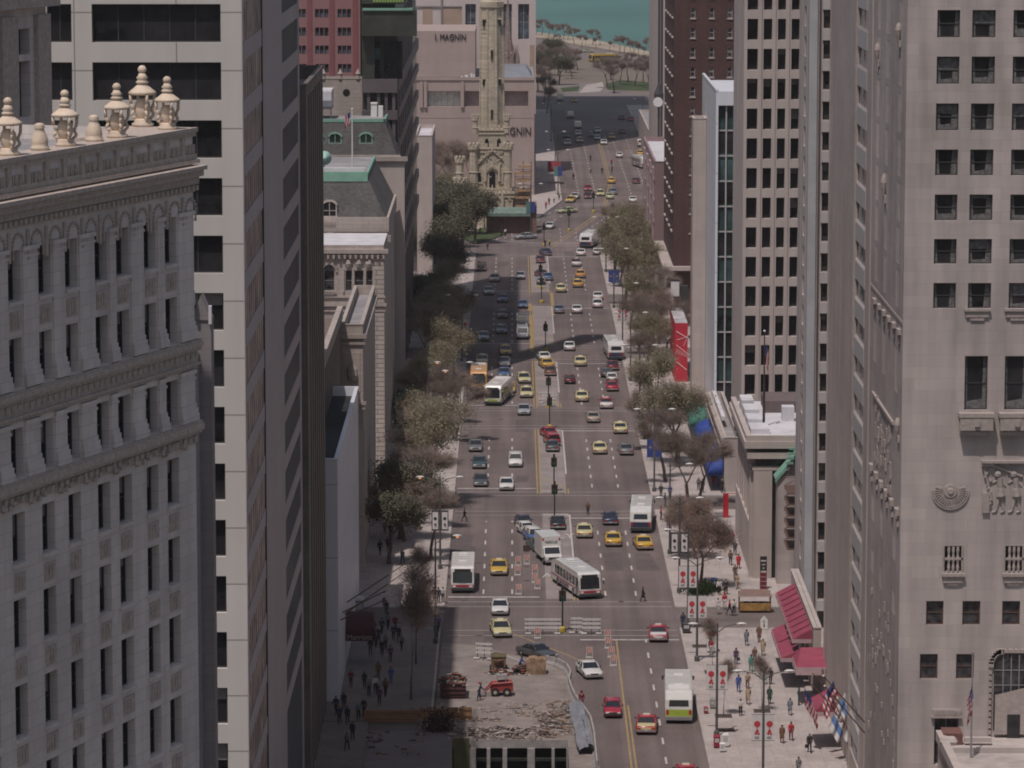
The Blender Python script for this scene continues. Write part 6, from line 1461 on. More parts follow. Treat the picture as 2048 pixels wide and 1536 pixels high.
def treep(k, px, py, label, s=1.0, rz=None):
    g = G(px,py); return tree(k,g.x,g.y,label,rnd.random()*6 if rz is None else rz,s)
treep('olive',862,1008,'wide olive tree over the near left pavement beside the parked dark cars',1.22,1.0)
for k_,px_,py_,s_,l_ in (('dark',800,1080,.85,'dark tree in shade under the second left corner'),('bare',838,1062,1.05,'bare tree between the wide olive tree and the left banners'),('bare',862,1120,.9,'bare tree above the sunny corner crowd'),('dark',778,1130,.75,'dark tree in shade above the slanting flagpoles'),('olive2',838,930,1.0,'olive tree behind the wide near left tree'),('bare',886,850,.9,'bare tree at the left kerb above the parked grey sedan'),('olive2',858,842,.9,'olive tree next to the dark green entrance awning'),('bare',1330,965,1.0,'bare tree beyond the right bus stop'),('bare',1306,905,.9,'bare tree beside the plain blue banners'),('bare',1398,1012,.95,'bare tree at the second right corner by the wall'),('rust',1372,1100,.8,'rusty tree beside the black banners')): treep(k_,px_,py_,l_,s_)
treep('bare',912,884,'bare tree leaning at the left corner of the third intersection',.95)
treep('thin',822,1402,'thin young tree standing in the shade near the plywood fence',1.3); treep('thin',832,1330,'thin young tree in the shade halfway to the crossing',1.2); treep('thin',838,1228,'thin bare tree at the sunny corner beside waiting people',.85)
treep('rust',808,1085,'small dark tree in shade near the quoined building',1.1)
for k,px,py,s,l in (('olive2',893,822,1.0,'olive tree beside the black and white left banners'),('olive',880,775,1.0,'olive tree left of the orange school bus'),('bare',858,742,1.1,'bare tree behind the orange lit street lamp'),('olive2',902,728,1.05,'olive tree left of the cream taxi by the tower shadow'),
     ('olive',868,700,1.0,'olive tree below the red left banners'),('olive2',915,680,.95,'olive tree at the shaded left kerb below the red banners'),('dark',850,655,.8,'dark tree against the dark granite tower'),('olive',890,640,.95,'olive tree behind the red left banners'),
     ('dark',885,585,.95,'dark tree at the fifth left corner'),('dark',905,548,1.0,'dark tree above the tower shadow, left kerb'),('dark',868,530,1.05,'dark tree beside the pale pier building'),('dark',925,515,1.05,'dark tree left of the reddish brown car'),
     ('dark',890,498,1.1,'dark tree in the middle of the park clump'),('dark',950,488,.95,'dark tree at the park corner near the lawn'),('dark',862,478,1.1,'dark tree at the left end of the park clump'),('dark',915,470,1.0,'dark tree just before the water tower base')): treep(k,px,py,l,s)
for k,px,py,s,l in (('bare',905,405,1.5,'tall bare tree before the beige department store'),('bare',868,392,1.2,'bare tree on the park lawn left of the water tower'),('bare',938,398,1.4,'bare tree right beside the water tower turret'),('olive2',885,425,.9,'green tree on the park lawn behind the dark clump')): treep(k,px,py,l,s)
for k,px,py,s,l in (('olive',1355,936,1.05,'large olive tree before the classical shops, above the blue scalloped awning'),('bare',1374,1035,1.15,'bare tree at the right corner of the second intersection'),('rust',1402,1175,1.05,'rusty budded tree above the green planter at right'),('rust',1390,1120,.95,'rusty budded tree behind the black banner pole'),
     ('olive2',1318,842,1.0,'olive tree left of the big right hand tree'),('bare',1302,788,1.0,'bare tree beside the third right corner'),('olive',1296,742,.85,'brown olive tree left of the red mural'),('bare',1330,735,1.1,'bare tree just before the red mural'),('bare',1277,708,1.0,'bare tree right of the leading white bus'),('rust',1318,690,1.2,'rusty tree between the white bus and the red mural'),
     ('olive2',1262,660,1.0,'olive tree right of the red right banners'),('bare',1300,655,1.1,'bare tree beside the white sign box'),('olive',1250,612,1.05,'olive tree right of the white wagon'),('olive',1290,600,1.05,'large olive tree before the mauve building'),('olive2',1240,575,1.0,'olive tree at the fifth right corner'),
     ('olive',1268,560,1.1,'olive tree in the middle of the right tree row'),('olive2',1230,545,.95,'olive tree right of the orange taxi'),('olive',1250,520,1.05,'olive tree right of the far white bus'),('bare',1222,500,1.0,'bare tree at the top of the right tree row'),('olive2',1275,515,1.0,'olive tree against the mauve building base')): treep(k,px,py,l,s)
far = [(1078,140,1.0),(1090,150,1.0),(1102,138,1.0),(1116,152,1.1),(1132,146,1.0),(1084,166,1.0),(1100,170,1.0),(1118,170,.9),(1144,158,.9),(1155,140,.8),(1076,184,1.0),(1092,186,.9),(1215,176,1.1),(1228,186,1.0),(1222,160,.8),(1240,170,.9),(1256,164,.9),(1270,172,.9),(1286,166,.9),(1300,176,1.0),(1236,142,.6),(1262,136,.6),(1290,142,.6),(1088,205,.9),(1094,228,.9)]
for i,(px,py,s) in enumerate(far):
    g_ = G(px,py); tree('dark' if i in (2,5,7) else 'bare', g_.x, g_.y, ('small dense dark' if i in (2,5,7) else 'small bare')+' tree in the '+('left' if px < 1160 else 'right')+(' upper' if py < 160 else ' lower')+' clump of the lakeside parkland', rnd.random()*6, s, 'trees of the lakeside parkland')
for i in range(22):
    px = 1072+i*11+rnd.uniform(-4,4); py = 66+(px-1070)*.175+rnd.uniform(0,14); g_ = G(px,py); tree('bare',g_.x,g_.y,'spindly bare tree in the '+('left' if i < 7 else 'middle' if i < 14 else 'right')+' third of the beach row before the lake',rnd.random()*6,rnd.uniform(.35,.75),'bare trees along the beach')
# shrubs and planters
def shrub_me(seed, n=900, sx=1, sy=1, sz=.7):
    rn = random.Random(seed); m_ = MB()
    for i in range(n):
        p = Vector((rn.gauss(0,.42)*sx,rn.gauss(0,.42)*sy,abs(rn.gauss(.35,.3))*sz)); a = Vector((rn.gauss(0,1),rn.gauss(0,1),rn.gauss(0,1))).normalized(); b_ = a.orthogonal().normalized(); c2 = a.cross(b_); z_ = .1
        m_.add([p-b_*z_,p+c2*z_*.6,p+b_*z_,p-c2*z_*.6],[(0,1,2,3)])
    return m_.mesh('shrub', shrub_leaf)
sh1 = shrub_me(1)
for i,(px,py,s,l) in enumerate(((1398,1190,1.7,'green shrub at the foot of the rusty right tree'),(1420,1184,1.5,'green shrub beside the blue mailbox'),(1300,880,1.3,'green shrub left of the blue banners, upper'),(1325,884,1.3,'green shrub right of the blue banners, upper'),(1330,905,1.3,'green shrub right of the blue banners, lower'),(884,815,1.4,'dark green shrub beside the left black banner pole'))):
    g = G(px,py); o = link('shrub', sh1, None, (g.x,g.y,.15), i); o.scale = (s,s,s); tag(o,l,'shrub','shrubs in the pavement planters')
# ================================================================ STREET LAMPS, BANNERS, SIGNALS
pole_m = mat('lamp_pole_grey_green',(.09,.095,.09),.6,.1,1,coords='obj'); lens = mat('lamp_lens',(.7,.7,.68),.3,0); lit = mat('lit_sodium_lamp',(.8,.4,.2),.4,0,emit=((1,.38,.12),1.6))
red_b = mat('banner_red',(.50,.05,.06),.7,0); ban_w = mat('banner_white',(.66,.63,.63),.7,.05,2,coords='obj'); ban_k = mat('banner_black',(.025,.025,.03),.7,0); ban_b = mat('banner_blue',(.035,.06,.24),.7,.1,2,coords='obj'); ban_t = mat('banner_teal',(.08,.20,.20),.7,0); ban_o = mat('banner_ochre_print',(.35,.22,.15),.7,0)
def lamp_post(x,y,label,arms='both',banner=None,h=10.8,litside='',bz=(4.5,6.8),bw=.85):
    L = thing('street_lamp',label,'street lamp',(x,y,.15),0,'street lamps along the avenue')
    p = MB(); p.lathe((0,0,0),[(.28,0),(.26,.5),(.17,.6)],8); p.tube((0,0,.5),(0,0,h),.13,.08,8); p.build('pole', pole_m, L)
    for s in (-1,1):
        if arms == 'left' and s == 1 or arms == 'right' and s == -1 or arms=='none': continue
        a = MB(); a.tube((0,0,h-.9),(s*.8,0,h-.3),.05,.05,5); a.tube((s*.8,0,h-.3),(s*1.9,0,h-.05),.05,.04,5); a.build('arm', pole_m, L)
        a = MB(); a.loft([[(s*(1.8+t),-w_,h-.1),(s*(1.8+t),w_,h-.1),(s*(1.8+t),w_*.7,h-.1+q),(s*(1.8+t),-w_*.7,h-.1+q)] for t,w_,q in ((0,.07,.08),(.25,.17,.17),(.65,.19,.17),(.95,.09,.08))]); hd = a.build('lamp_head', lens, L, True)
        a = MB(); a.lathe((s*2.3,0,h-.1),[(.05,-.17),(.15,-.1),(.17,0)],8); a.build('lens', lit if ('l' in litside and s<0) or ('r' in litside and s>0) else lens, hd)
    if banner:
        for s in (-1,1):
            x0,x1 = (s*.12,s*(.12+bw)); a = MB(); a.box(x0,x1,-.02,.02,bz[0],bz[1]); bn = a.build('banner', {'rose':ban_w,'blue':ban_b,'black':ban_k,'teal':ban_t if s<0 else ban_b}[banner], L)
            a = MB(); a.tube((0,0,bz[1]+.03),(s*(.2+bw),0,bz[1]+.03),.025,.025,4); a.tube((0,0,bz[0]-.03),(s*(.2+bw),0,bz[0]-.03),.025,.025,4); a.build('banner_rod', pole_m, bn)
            xc = (x0+x1)/2; hb = bz[1]-bz[0]; a = MB()
            if banner == 'rose':
                zc_ = bz[0]+hb*.64; a.tube((xc,-.021,zc_),(xc,-.035,zc_),.34*bw,.34*bw,14)
                a.tube((xc,-.021,bz[0]+hb*.36),(xc,-.034,bz[0]+hb*.36),.18*bw,.18*bw,10); a.tube((xc-.12,-.021,bz[0]+hb*.27),(xc-.12,-.034,bz[0]+hb*.27),.15*bw,.15*bw,8); a.tube((xc+.13,-.021,bz[0]+hb*.25),(xc+.13,-.034,bz[0]+hb*.25),.13*bw,.13*bw,8)
                a.tube((xc,-.026,zc_),(xc-.02,-.026,bz[0]+hb*.3),.04,.04,4); a.build('red_print', red_b, bn); a = MB()
                for k in range(3): a.box(xc-.25*bw,xc+.2*bw,-.03,-.021,bz[0]+hb*(.06+.035*k),bz[0]+hb*(.075+.035*k))
                a.build('small_print', pole_m, bn)
            elif banner == 'black':
                a.box(x0+s*.1,x1-s*.1,-.03,-.021,bz[0]+.15,bz[1]-.15); a.build('white_print', ban_w, bn); a = MB(); a.tube((xc,-.031,bz[0]+hb*.6),(xc,-.04,bz[0]+hb*.6),.2,.2,10); a.tube((xc,-.031,bz[0]+hb*.35),(xc,-.04,bz[0]+hb*.3),.14,.14,10); a.build('black_print', ban_k, bn)
            elif banner == 'blue': a.tube((xc,-.021,bz[0]+hb*.55),(xc,-.03,bz[0]+hb*.55),.18,.18,8); a.build('ochre_print', ban_o, bn)
    return L
lp = lamp_post
lp(18.75,408.6,'lamp post with red rose banners at the corner by the near crosswalk','left','rose')
lp(18.95,392,'lamp post with red rose banners second nearest, above the striped awning stand','both','rose')
lp(19.2,358,'lamp post with red rose banners beside the green and white bus','both','rose')
lp(22.2,337,'lamp post with red rose banners nearest the bottom edge','both','rose')
lp(18.7,429,'lamp post with black and white banners below the right white bus','both','black')
lp(18.6,453,'lamp post with single arm above the right white bus','right')
lp(18.4,498,'lamp post with plain blue banners beside the large right tree','both','blue')
lp(18.6,563,'lamp post by the third right corner','both'); lp(18.5,603,'lamp post right of the leading white bus','both'); lp(18.4,644,'far right lamp post with red rose banners','both','rose')
lp(18.4,700,'lamp post at the fifth right corner','both','blue'); lp(18.4,760,'lamp post behind the right olive trees','both','teal')
lp(-8.1,627,'left lamp post with red rose banners by the tower shadow','both','rose')
lp(-8.2,544,'left lamp post with black and white banners near the school bus','both','black',litside='l')
lp(-11.5,535,'left lamp post with a lit orange lamp against the pale slab','right',litside='r')
lp(-8.3,443.5,'left lamp post with black and white banners near the second crosswalk','both','black',litside='l')
lp(-8.0,401,'left lamp post with one arm beside the kerbside white bus','right',litside='r',h=11.5)
for i,(x,y,b,l) in enumerate(((37.5,930,'teal','far lamp post with teal and blue banners right of the white car'),(37.5,990,'teal','far lamp post with banners right of the most distant bus'),(37.5,1120,None,'far lamp post with four heads at the shadowed junction'),(11,930,'teal','far lamp post with teal banner before the red awning'),(11,990,None,'far lamp post on the left pavement beyond the red awning'),(4,836,'teal','lamp post with teal banner before the covered walkway'),(11,1100,None,'far lamp post left of the white van'))): lp(x,y,l,'both',b)
sig_m = mat('signal_dark_green',(.02,.035,.028),.6,0); sig_y = mat('signal_yellow_base',(.50,.37,.05),.7,.15,2,coords='obj')
def signal(px,py,label,h=4.4,base=True):
    g = G(px,py); S_ = thing('traffic_signal',label,'traffic signal',(g.x,g.y,.01),0,'traffic signals on the median')
    p = MB(); p.tube((0,0,.3),(0,0,h),.09,.08,8); p.build('pole', sig_m, S_)
    p = MB(); p.lathe((0,0,0),[(.35,0),(.33,.45),(.2,.6)],8); p.build('base', sig_y if base else sig_m, S_)
    for dx,dy,z in ((-.24,-.05,h-.9),(.24,-.05,h-.9),(0,.3,h-.5)):
        p = MB(); p.box(dx-.14,dx+.14,dy-.15,dy+.15,z,z+1.0); hd = p.build('signal_head', sig_m, S_)
        for k,(mm) in enumerate((mat('signal_green',(.012,.05,.03),.3,0),mat('signal_amber',(.07,.045,.01),.3,0),mat('signal_red',(.09,.01,.01),.3,0))):
            p = MB(); p.tube((dx,dy-.151,z+.2+k*.32),(dx,dy-.17,z+.2+k*.32),.11,.11,8); p.build('lens', mm, hd)
    p = MB(); p.box(-.35,.35,-.12,-.1,h*.75,h*.75+.35); p.build('street_sign', mat('green_street_sign',(.015,.06,.04),.5,0), S_)
    return S_
for px,py,l in ((1125,1264,'traffic signal with yellow base behind the white barricades'),(1109,1041,'traffic signal in front of the black sedan at the second crosswalk'),(1108,984,'traffic signal at the tip of the third median island'),(1099,857,'traffic signal above the red cars in the turn lane'),(1097,815,'traffic signal by the small striped barricades'),
    (1091,702,'traffic signal just outside the tower shadow'),(1083,606,'traffic signal over the yellow bordered median'),(1081,578,'traffic signal in the far turn lane queue'),(1088,492,'traffic signal beside the officer in the sixth intersection'),(1138,462,'traffic signal on the bend near the white sedan'),(1187,425,'traffic signal halfway round the bend')): signal(px,py,l)
# ================================================================ ROAD WORKS
orange_s = mat('barricade_orange',(.55,.13,.07),.6,0); bar_w = mat('barricade_white',(.62,.60,.59),.6,.08,2,coords='obj'); sandbag = mat('sandbag_white',(.6,.58,.55),.9,.15,3,coords='obj')
def small_barricade(px,py,label):
    g = G(px,py); B_ = thing('striped_barricade',label,'barricade',(g.x,g.y,.01),rnd.uniform(-.15,.15),'small striped barricades in the road')
    a = MB(); a.box(-.32,.32,-.02,.02,.55,1.15); b1 = a.build('panel', bar_w, B_); a = MB()
    for k in range(3): x = -.3+k*.22; a.add([(x,-.024,.56),(x+.12,-.024,.56),(x+.22,-.024,1.14),(x+.1,-.024,1.14)],[(0,1,2,3)])
    a.build('orange_stripes', orange_s, b1); a = MB()
    for s in (-1,1): a.tube((s*.3,-.3,0),(s*.3,0,1.15),.025,.025,4); a.tube((s*.3,.3,0),(s*.3,0,1.15),.025,.025,4)
    a.build('frame', bar_w, B_); a = MB(); a.box(-.38,.38,-.32,-.1,.02,.16); a.build('sandbag', sandbag, B_)
places = ['left row nearest the stop line','left row second from the bus','left row beside the yellow taxi','left row third from the stop line','right row middle','right row upper end','right row lower end','below the long white barricades','top of the right hand column','second of the right hand column','alone behind the white sedan','third of the right hand column','foot of the right hand column']
for (px,py),l in zip(((1038,1189),(1036.6,1132),(1053.6,1129),(1035,1151),(1070,1166),(1070,1149),(1075,1178),(1075,1277),(1215,1281),(1217,1297),(1179,1316),(1223,1315),(1227,1332)),places): small_barricade(px,py,'small orange striped barricade, '+l)
def long_barricade(px0,px1,py,label,rz=0,n=3):
    a_, b_ = G(px0,py), G(px1,py); w_ = (b_-a_).length; B_ = thing('rail_barricade',label,'barricade',((a_.x+b_.x)/2,a_.y,.01),rz,'long white rail barricades'); 
    for k in range(3): a = MB(); a.box(-w_/2,w_/2,-.03,.03,.55+k*.45,.78+k*.45); a.build('rail', bar_w, B_)
    for s in (-.85,-.02,.83): a = MB(); a.box(s*w_/2,s*w_/2+.07,.031,.1,0,1.75); a.box(s*w_/2,s*w_/2+.07,-.6,.6,0,.06); a.build('upright', fr_d, B_)
    for s in (-.8,.8): a = MB(); a.box(s*w_/2-.3,s*w_/2+.3,-.5,-.15,.061,.18); a.build('sandbag', sandbag, B_)
long_barricade(1049,1122,1268,'long white three rail barricade left of the median signal'); long_barricade(1141,1165,1266,'short white three rail barricade just right of the median signal'); long_barricade(1164,1201,1268,'long white three rail barricade at the right end of the row'); long_barricade(951,985,1318,'white three rail barricade angled beside the machinery pile',R(-14))
long_barricade(1078,1112,806,'small striped rail barricade behind the fourth island signal')
ws_ = thing('warning_sign','dark backed warning sign on a stand between the barricade rows','sign',(G(1053,1120).x,G(1053,1120).y,.01)); a = MB(); a.box(-.4,.4,-.02,.02,1.0,1.75); a.build('panel', mat('sign_back_brown',(.07,.04,.035),.7,0), ws_); a = MB(); a.tube((0,.03,0),(0,.03,1.7),.03,.03,4); a.box(-.4,.4,-.3,.3,0,.05); a.build('stand', fr_gr, ws_)
# dusty working area
dust = mat('construction_dust',(.30,.26,.24),.95,.25,.45,.3,tint=(.17,.145,.135),fine=(5,.15))
p = gs([(884,1300),(950,1296),(1095,1326),(1135,1345),(1140,1370),(1150,1405),(1182,1450),(1190,1480),(1190,1536),(1140,1470),(900,1468),(880,1468)],.006); a = MB()
area = [(KW+.05,402),G(950,1290)[:2],G(1095,1328)[:2],G(1135,1343)[:2],G(1140,1370)[:2],G(1150,1405)[:2],G(1182,1450)[:2],G(1192,1490)[:2],(G(1196,1540).x,345),(PIT[1],345),(PIT[1],PIT[3]),(KW+.05,PIT[3])]
a.add([(x,y,.006) for x,y in area],[tuple(range(len(area)))]); struct('construction_ground', a, dust)
conc = mat('barrier_concrete',(.36,.34,.335),.9,.15,1.2,.2)
pts = [(1094,1327),(1114,1332),(1133,1342),(1141,1356),(1138,1372),(1143,1388),(1150,1404),(1166,1426),(1181,1448),(1188,1480),(1194,1540)]
names_ = ['farthest, by the wood pile','second from the wood pile','at the curve top','right at the curve','just below the curve','above the dark red worker','beside the dark red worker','fourth from the bottom edge','third from the bottom edge','running to the bottom edge']
for i,((a0,a1),(b0,b1)) in enumerate(zip(pts,pts[1:])):
    pa,pb = G(a0,a1),G(b0,b1); d = pb-pa; L_ = d.length-.15; a = MB()
    prof = [(-.3,0),(-.3,.1),(-.12,.38),(-.08,.82),(.08,.82),(.12,.38),(.3,.1),(.3,0)]
    a.loft([[(t*L_/2,y,z) for y,z in prof] for t in (-1,1)]); o = a.build('concrete_barrier', conc); o.location = ((pa.x+pb.x)/2,(pa.y+pb.y)/2,.008); o.rotation_euler.z = math.atan2(d.y,d.x); tag(o,'pale concrete barrier section '+names_[i],'barrier','concrete barriers round the works')
# dumpster full of debris
deb_m = [mat('debris_wood',(.30,.20,.13),.9,.3,2),mat('debris_pale',(.46,.43,.40),.9,.2,2),mat('debris_dark',(.10,.085,.08),.9,.2,2),mat('debris_red',(.26,.08,.06),.9,.2,2)]
def debris(cx,cy,cz,sx,sy,h,n,name,label,parent=None,mats=None,size=.5,cat='debris'):
    mats = mats or deb_m; a = MB(); rn = random.Random(int(cx*10+cy))
    for i in range(n):
        u,v_ = rn.uniform(-1,1),rn.uniform(-1,1); hh = h*(1-u*u)*(1-v_*v_)*rn.uniform(.2,1); M = Matrix.Translation((cx+u*sx,cy+v_*sy,cz+hh)) @ Matrix.Rotation(rn.uniform(0,6.28),4,'Z') @ Matrix.Rotation(rn.uniform(-.5,.5),4,'X'); k = rn.random()
        a.obox(M, size*rn.uniform(.4,2.2)*(1.8 if k<.3 else 1), size*rn.uniform(.2,.6), size*rn.uniform(.1,.4), rn.choice((0,1,1,2,2,0,3)) if len(mats)>3 else rn.randrange(len(mats)))
    o = a.build(name, mats, parent)
    if parent is None: tag(o,label,cat,kind='stuff')
    return o
g = G(906,1398); dm = thing('dumpster','maroon dumpster heaped with broken wood and rubble','dumpster',(g.x,g.y+1.6,.01)); mr = mat('dumpster_maroon',(.10,.04,.045),.7,.2,1.5,coords='obj'); hw_ = 1.25
a = MB(); a.box(-hw_,hw_,-1.6,-1.5,.15,1.55); a.box(-hw_,hw_,1.5,1.6,.15,1.55); a.box(-hw_,-hw_+.1,-1.5,1.5,.15,1.55); a.box(hw_-.1,hw_,-1.5,1.5,.15,1.55); a.box(-hw_,hw_,-1.5,1.5,.14,.25); a.build('bin_body', mr, dm)
for z in (.5,.95,1.45): a = MB(); a.box(-hw_-.05,hw_+.05,-1.7,-1.61,z,z+.1); a.build('rib', mr, dm)
for x in (-.9,.9): a = MB(); a.tube((x-.1,-1.3,.1),(x+.1,-1.3,.1),.12,.12,8); a.build('wheel', tyre, dm)
debris(g.x,g.y+1.6,1.3,1.15,1.4,1.1,90,'rubble_heap','pale rubble and broken timber heaped in the maroon dumpster',size=.45)
# skid steer loader
g = G(1003,1394); sk = thing('skid_loader','red skid steer loader with grey canopy facing the dumpster','loader',(g.x,g.y+.9,.01)); lr = mat('loader_red',(.36,.05,.05),.5,.1,1,coords='obj')
a = MB(); extrude_profile([(-1.1,.45),(-1.1,1.0),(-.7,1.25),(.9,1.35),(1.15,1.1),(1.15,.45)],.55,a,.06); o = a.build('body', lr, sk); o.rotation_euler.z = R(-90)
a = MB()
for s in (-1,1):
    for q in (-.7,.35):
        pass
for xx_ in (-.62,.55):
    for s in (-1,1): a = MB(); a.tube((xx_,s*.5,.42),(xx_,s*.82,.42),.42,.42,12,0); a.tube((xx_,s*.8,.42),(xx_,s*.84,.42),.18,.18,8,1); a.build('wheel', [tyre,mat('cream_hub',(.45,.40,.33),.6,0)], sk)
a = MB(); 
for x_,y_ in ((-.4,-.45),(-.4,.45),(.45,-.45),(.45,.45)): a.box(x_-.04,x_+.04,y_-.04,y_+.04,1.2,1.95)
a.box(-.5,.55,-.5,.5,1.95,2.03); a.build('canopy', fr_gr, sk)
a = MB()
for s in (-1,1): a.tube((1.0,s*.62,1.4),(-.9,s*.62,1.25),.08,.08,5); a.tube((-.9,s*.62,1.25),(-1.7,s*.62,.35),.08,.07,5)
a.build('lift_arm', lr, sk); a = MB(); a.loft([[(-1.6,s,.6),(-1.55,s,.1),(-2.2,s,.08),(-2.25,s,.14),(-1.7,s,.2)] for s in (-.85,.85)]); a.build('bucket', mat('bucket_steel',(.22,.20,.19),.6,.2,2,coords='obj'), sk)
# piles and pallets
g = G(997,1345); gp = thing('generator_cart','rusty brown compressor cart with chute beside the angled barricade','compressor',(g.x,g.y+1,.01)); a = MB(); a.box(-.75,.75,-.9,.9,.5,1.5); a.lathe((0,-.95,1.0),[(.01,0),(.45,.05),(.5,.3)],10); a.build('casing', mat('rusty_casing',(.20,.12,.08),.8,.3,1.5,coords='obj'), gp); a = MB(); a.box(-.8,.8,-.95,.95,1.501,1.6); a.build('lid', mat('olive_lid',(.13,.11,.06),.8,.2,2), gp)
for s in (-1,1): a = MB(); a.tube((s*.7,-.3,.32),(s*.9,-.3,.32),.32,.32,12); a.build('wheel', tyre, gp)
a = MB(); a.tube((.7,0,1.5),(2.3,.1,.9),.09,.06,5); a.build('tow_bar', bar_w, gp)
debris(g.x+.2,g.y-.3,.02,1.5,.9,.5,60,'timber_scraps','scattered timber scraps round the rusty compressor cart',size=.4,mats=deb_m)
g = G(1072,1350); cr_ = thing('timber_crate','tall stack of upright timber formwork with wire coils','timber stack',(g.x,g.y+.9,.01)); tm = mat('formwork_timber',(.36,.24,.15),.9,.3,1.6,coords='obj')
for k in range(9): a = MB(); x_ = -.95+k*.22; a.box(x_,x_+.19,-.7+.05*(k%2),.7,.02,1.45+.3*rnd.random()); a.build('plank', tm, cr_)
a = MB()
for k in range(9): M = Matrix.Translation((rnd.uniform(-2,-1.2),rnd.uniform(-.3,.3),.3+.06*k)); a.lathe(M.translation,[(.35,0),(.42,.05),(.35,.1)],10)
a.build('wire_coil', fr_br, cr_)
debris(g.x-1.9,g.y+.6,.02,1.3,.8,.8,50,'scrap_pile','low scrap pile between the compressor and the timber stack',size=.4)
# plywood fences
ply = mat('plywood_orange',(.40,.23,.115),.85,.25,.8,tint=(.28,.16,.09))
def fence(px0,px1,py,label,h=1.25):
    a_,b_ = G(px0,py),G(px1,py); F_ = thing('plywood_fence',label,'fence'); n = max(1,round((b_.x-a_.x)/1.25)); st = (b_.x-a_.x)/n
    for k in range(n): a = MB(); a.box(a_.x+k*st+.02,a_.x+(k+1)*st-.02,a_.y-.02,a_.y+.02,.05,h); a.build('panel', ply, F_)
    for z in (.35,.95): a = MB(); a.box(a_.x,b_.x,a_.y-.08,a_.y-.021,z,z+.1); a.build('rail', mat('fence_batten',(.28,.17,.10),.85,.2,1), F_)
fence(728,838,1446,'low plywood fence in shadow at bottom left'); fence(839,889,1442,'short sunlit plywood fence section between shadow and box'); fence(891,944,1440,'plywood box side with a white paper notice, right of the fence')
g = G(928,1430); a = MB(); a.box(g.x-.25,g.x+.25,g.y-.9,g.y-.86,.6,1.1); tag(a.build('paper_notice', white_p),'white paper notice pinned on the plywood box','notice')
# left lower slab, pit facade, rubble
slab = mat('purple_grey_slab',(.21,.19,.205),.9,.25,.3,tint=(.15,.135,.14))
a = MB(); a.sheet([(-13.4,330),(-5.6,330),(-5.6,361),(-13.4,361)],.0075); struct('basement_roof_slab', a, slab)
pf = thing('excavation_facade','exposed concrete columns and dark openings of the excavated lower level','retaining wall'); yF = PIT[3]
a = MB(); a.box(PIT[0],PIT[1],yF+.001,yF+.5,-.75,-.01); a.build('beam', conc, pf)
for px0,px1 in ((938,951),(973,980),(1005,1014),(1055,1070),(1104,1110),(1134,1142)): a = MB(); a.box(xat(px0,yF),xat(px1,yF),yF-.25,yF+.3,-8,-.751); a.build('column', conc, pf)
a = MB(); a.box(PIT[0],PIT[1],yF+2.4,yF+2.5,-8,-.1); a.box(PIT[0],PIT[1],yF-.2,yF+.2,-1.95,-1.7); a.build('dark_wall', mat('dark_basement',(.03,.035,.03),.9,.3,.5), pf)
a = MB(); a.box(xat(906,yF),xat(938,yF),yF-.35,yF-.26,-8,.25); a.build('olive_panel', mat('olive_board',(.12,.13,.06),.9,.2,.8), pf)
a = MB(); a.sheet([(PIT[0],300),(PIT[1],300),(PIT[1],yF+2.4),(PIT[0],yF+2.4)],-7); struct('pit_floor', a, mat('pit_soil',(.12,.10,.09),1,.3,.4))
a = MB(); a.add([(PIT[1],330,0),(PIT[1],yF+2.4,0),(PIT[1],yF+2.4,-8),(PIT[1],330,-8)],[(0,1,2,3)]); a.add([(PIT[0],330,0),(PIT[0],yF+2.4,0),(PIT[0],yF+2.4,-8),(PIT[0],330,-8)],[(0,1,2,3)]); a.build('side_wall', conc, pf)
pale = [mat('rubble_pale',(.42,.37,.35),.95,.25,2),mat('rubble_mid',(.27,.22,.20),.95,.2,2),mat('rubble_dark',(.12,.095,.09),.95,.2,2)]
gA = G(980,1462); debris(gA.x+.6,359.6,.02,4.2,2.2,.7,700,'rubble_bank','bank of broken pale masonry along the edge of the excavation',mats=pale,size=.32,cat='rubble')
gA = G(1110,1455); debris(gA.x,364,.02,1.9,5,.4,260,'loose_rubble','loose rubble and timber near the concrete barrier curve',mats=pale+[deb_m[0]],size=.3,cat='rubble')
gA = G(800,1462); debris(gA.x-.5,366.5,.02,3.8,1.5,.5,110,'timber_debris','orange timber offcuts and debris behind the low plywood fence',size=.5)
gA = G(780,1510); debris(gA.x,356,.02,3,5,.12,40,'scattered_litter','scattered planks on the shaded basement slab',size=.35)
for px_,py_,sx_,sy_,h_,n_,l_ in ((905,1372,1.2,.8,.4,60,'behind the dumpster'),(1020,1420,3,3,.05,70,'in the middle of the dusty floor'),(1120,1420,1.2,4,.3,110,'inside the concrete barrier curve'),(960,1440,2,1,.2,60,'just above the rubble bank'),(1085,1470,1.5,1.5,.5,120,'at the edge by the tarpaulin')):
    gA = G(px_,py_); debris(gA.x,gA.y,.02,sx_,sy_,h_,n_,'loose_rubble','loose rubble and timber bits '+l_,mats=pale+[deb_m[0]],size=.28,cat='rubble')
tp = MB(); rn = random.Random(4); nx,ny = 9,16; g0 = G(1165,1455)
for j in range(ny+1):
    for i in range(nx+1):
        t = j/ny; x_ = g0.x-1.3+1.4*i/nx+.9*t-.5*t*math.sin(i); y_ = 371-20*t; tp.v.append((x_,y_,.15+.55*abs(math.sin(i*1.3+j*.8))*(.5+.5*math.sin(j*.9))+.5*(i/nx)))
for j in range(ny):
    for i in range(nx): k = j*(nx+1)+i; tp.f.append((k,k+1,k+nx+2,k+nx+1)); tp.m.append(0)
tag(tp.build('tarpaulin', mat('blue_grey_tarp',(.24,.25,.28),.45,.2,1,.3), None, True),'crumpled blue grey tarpaulin lying against the concrete barrier at the bottom','tarpaulin')
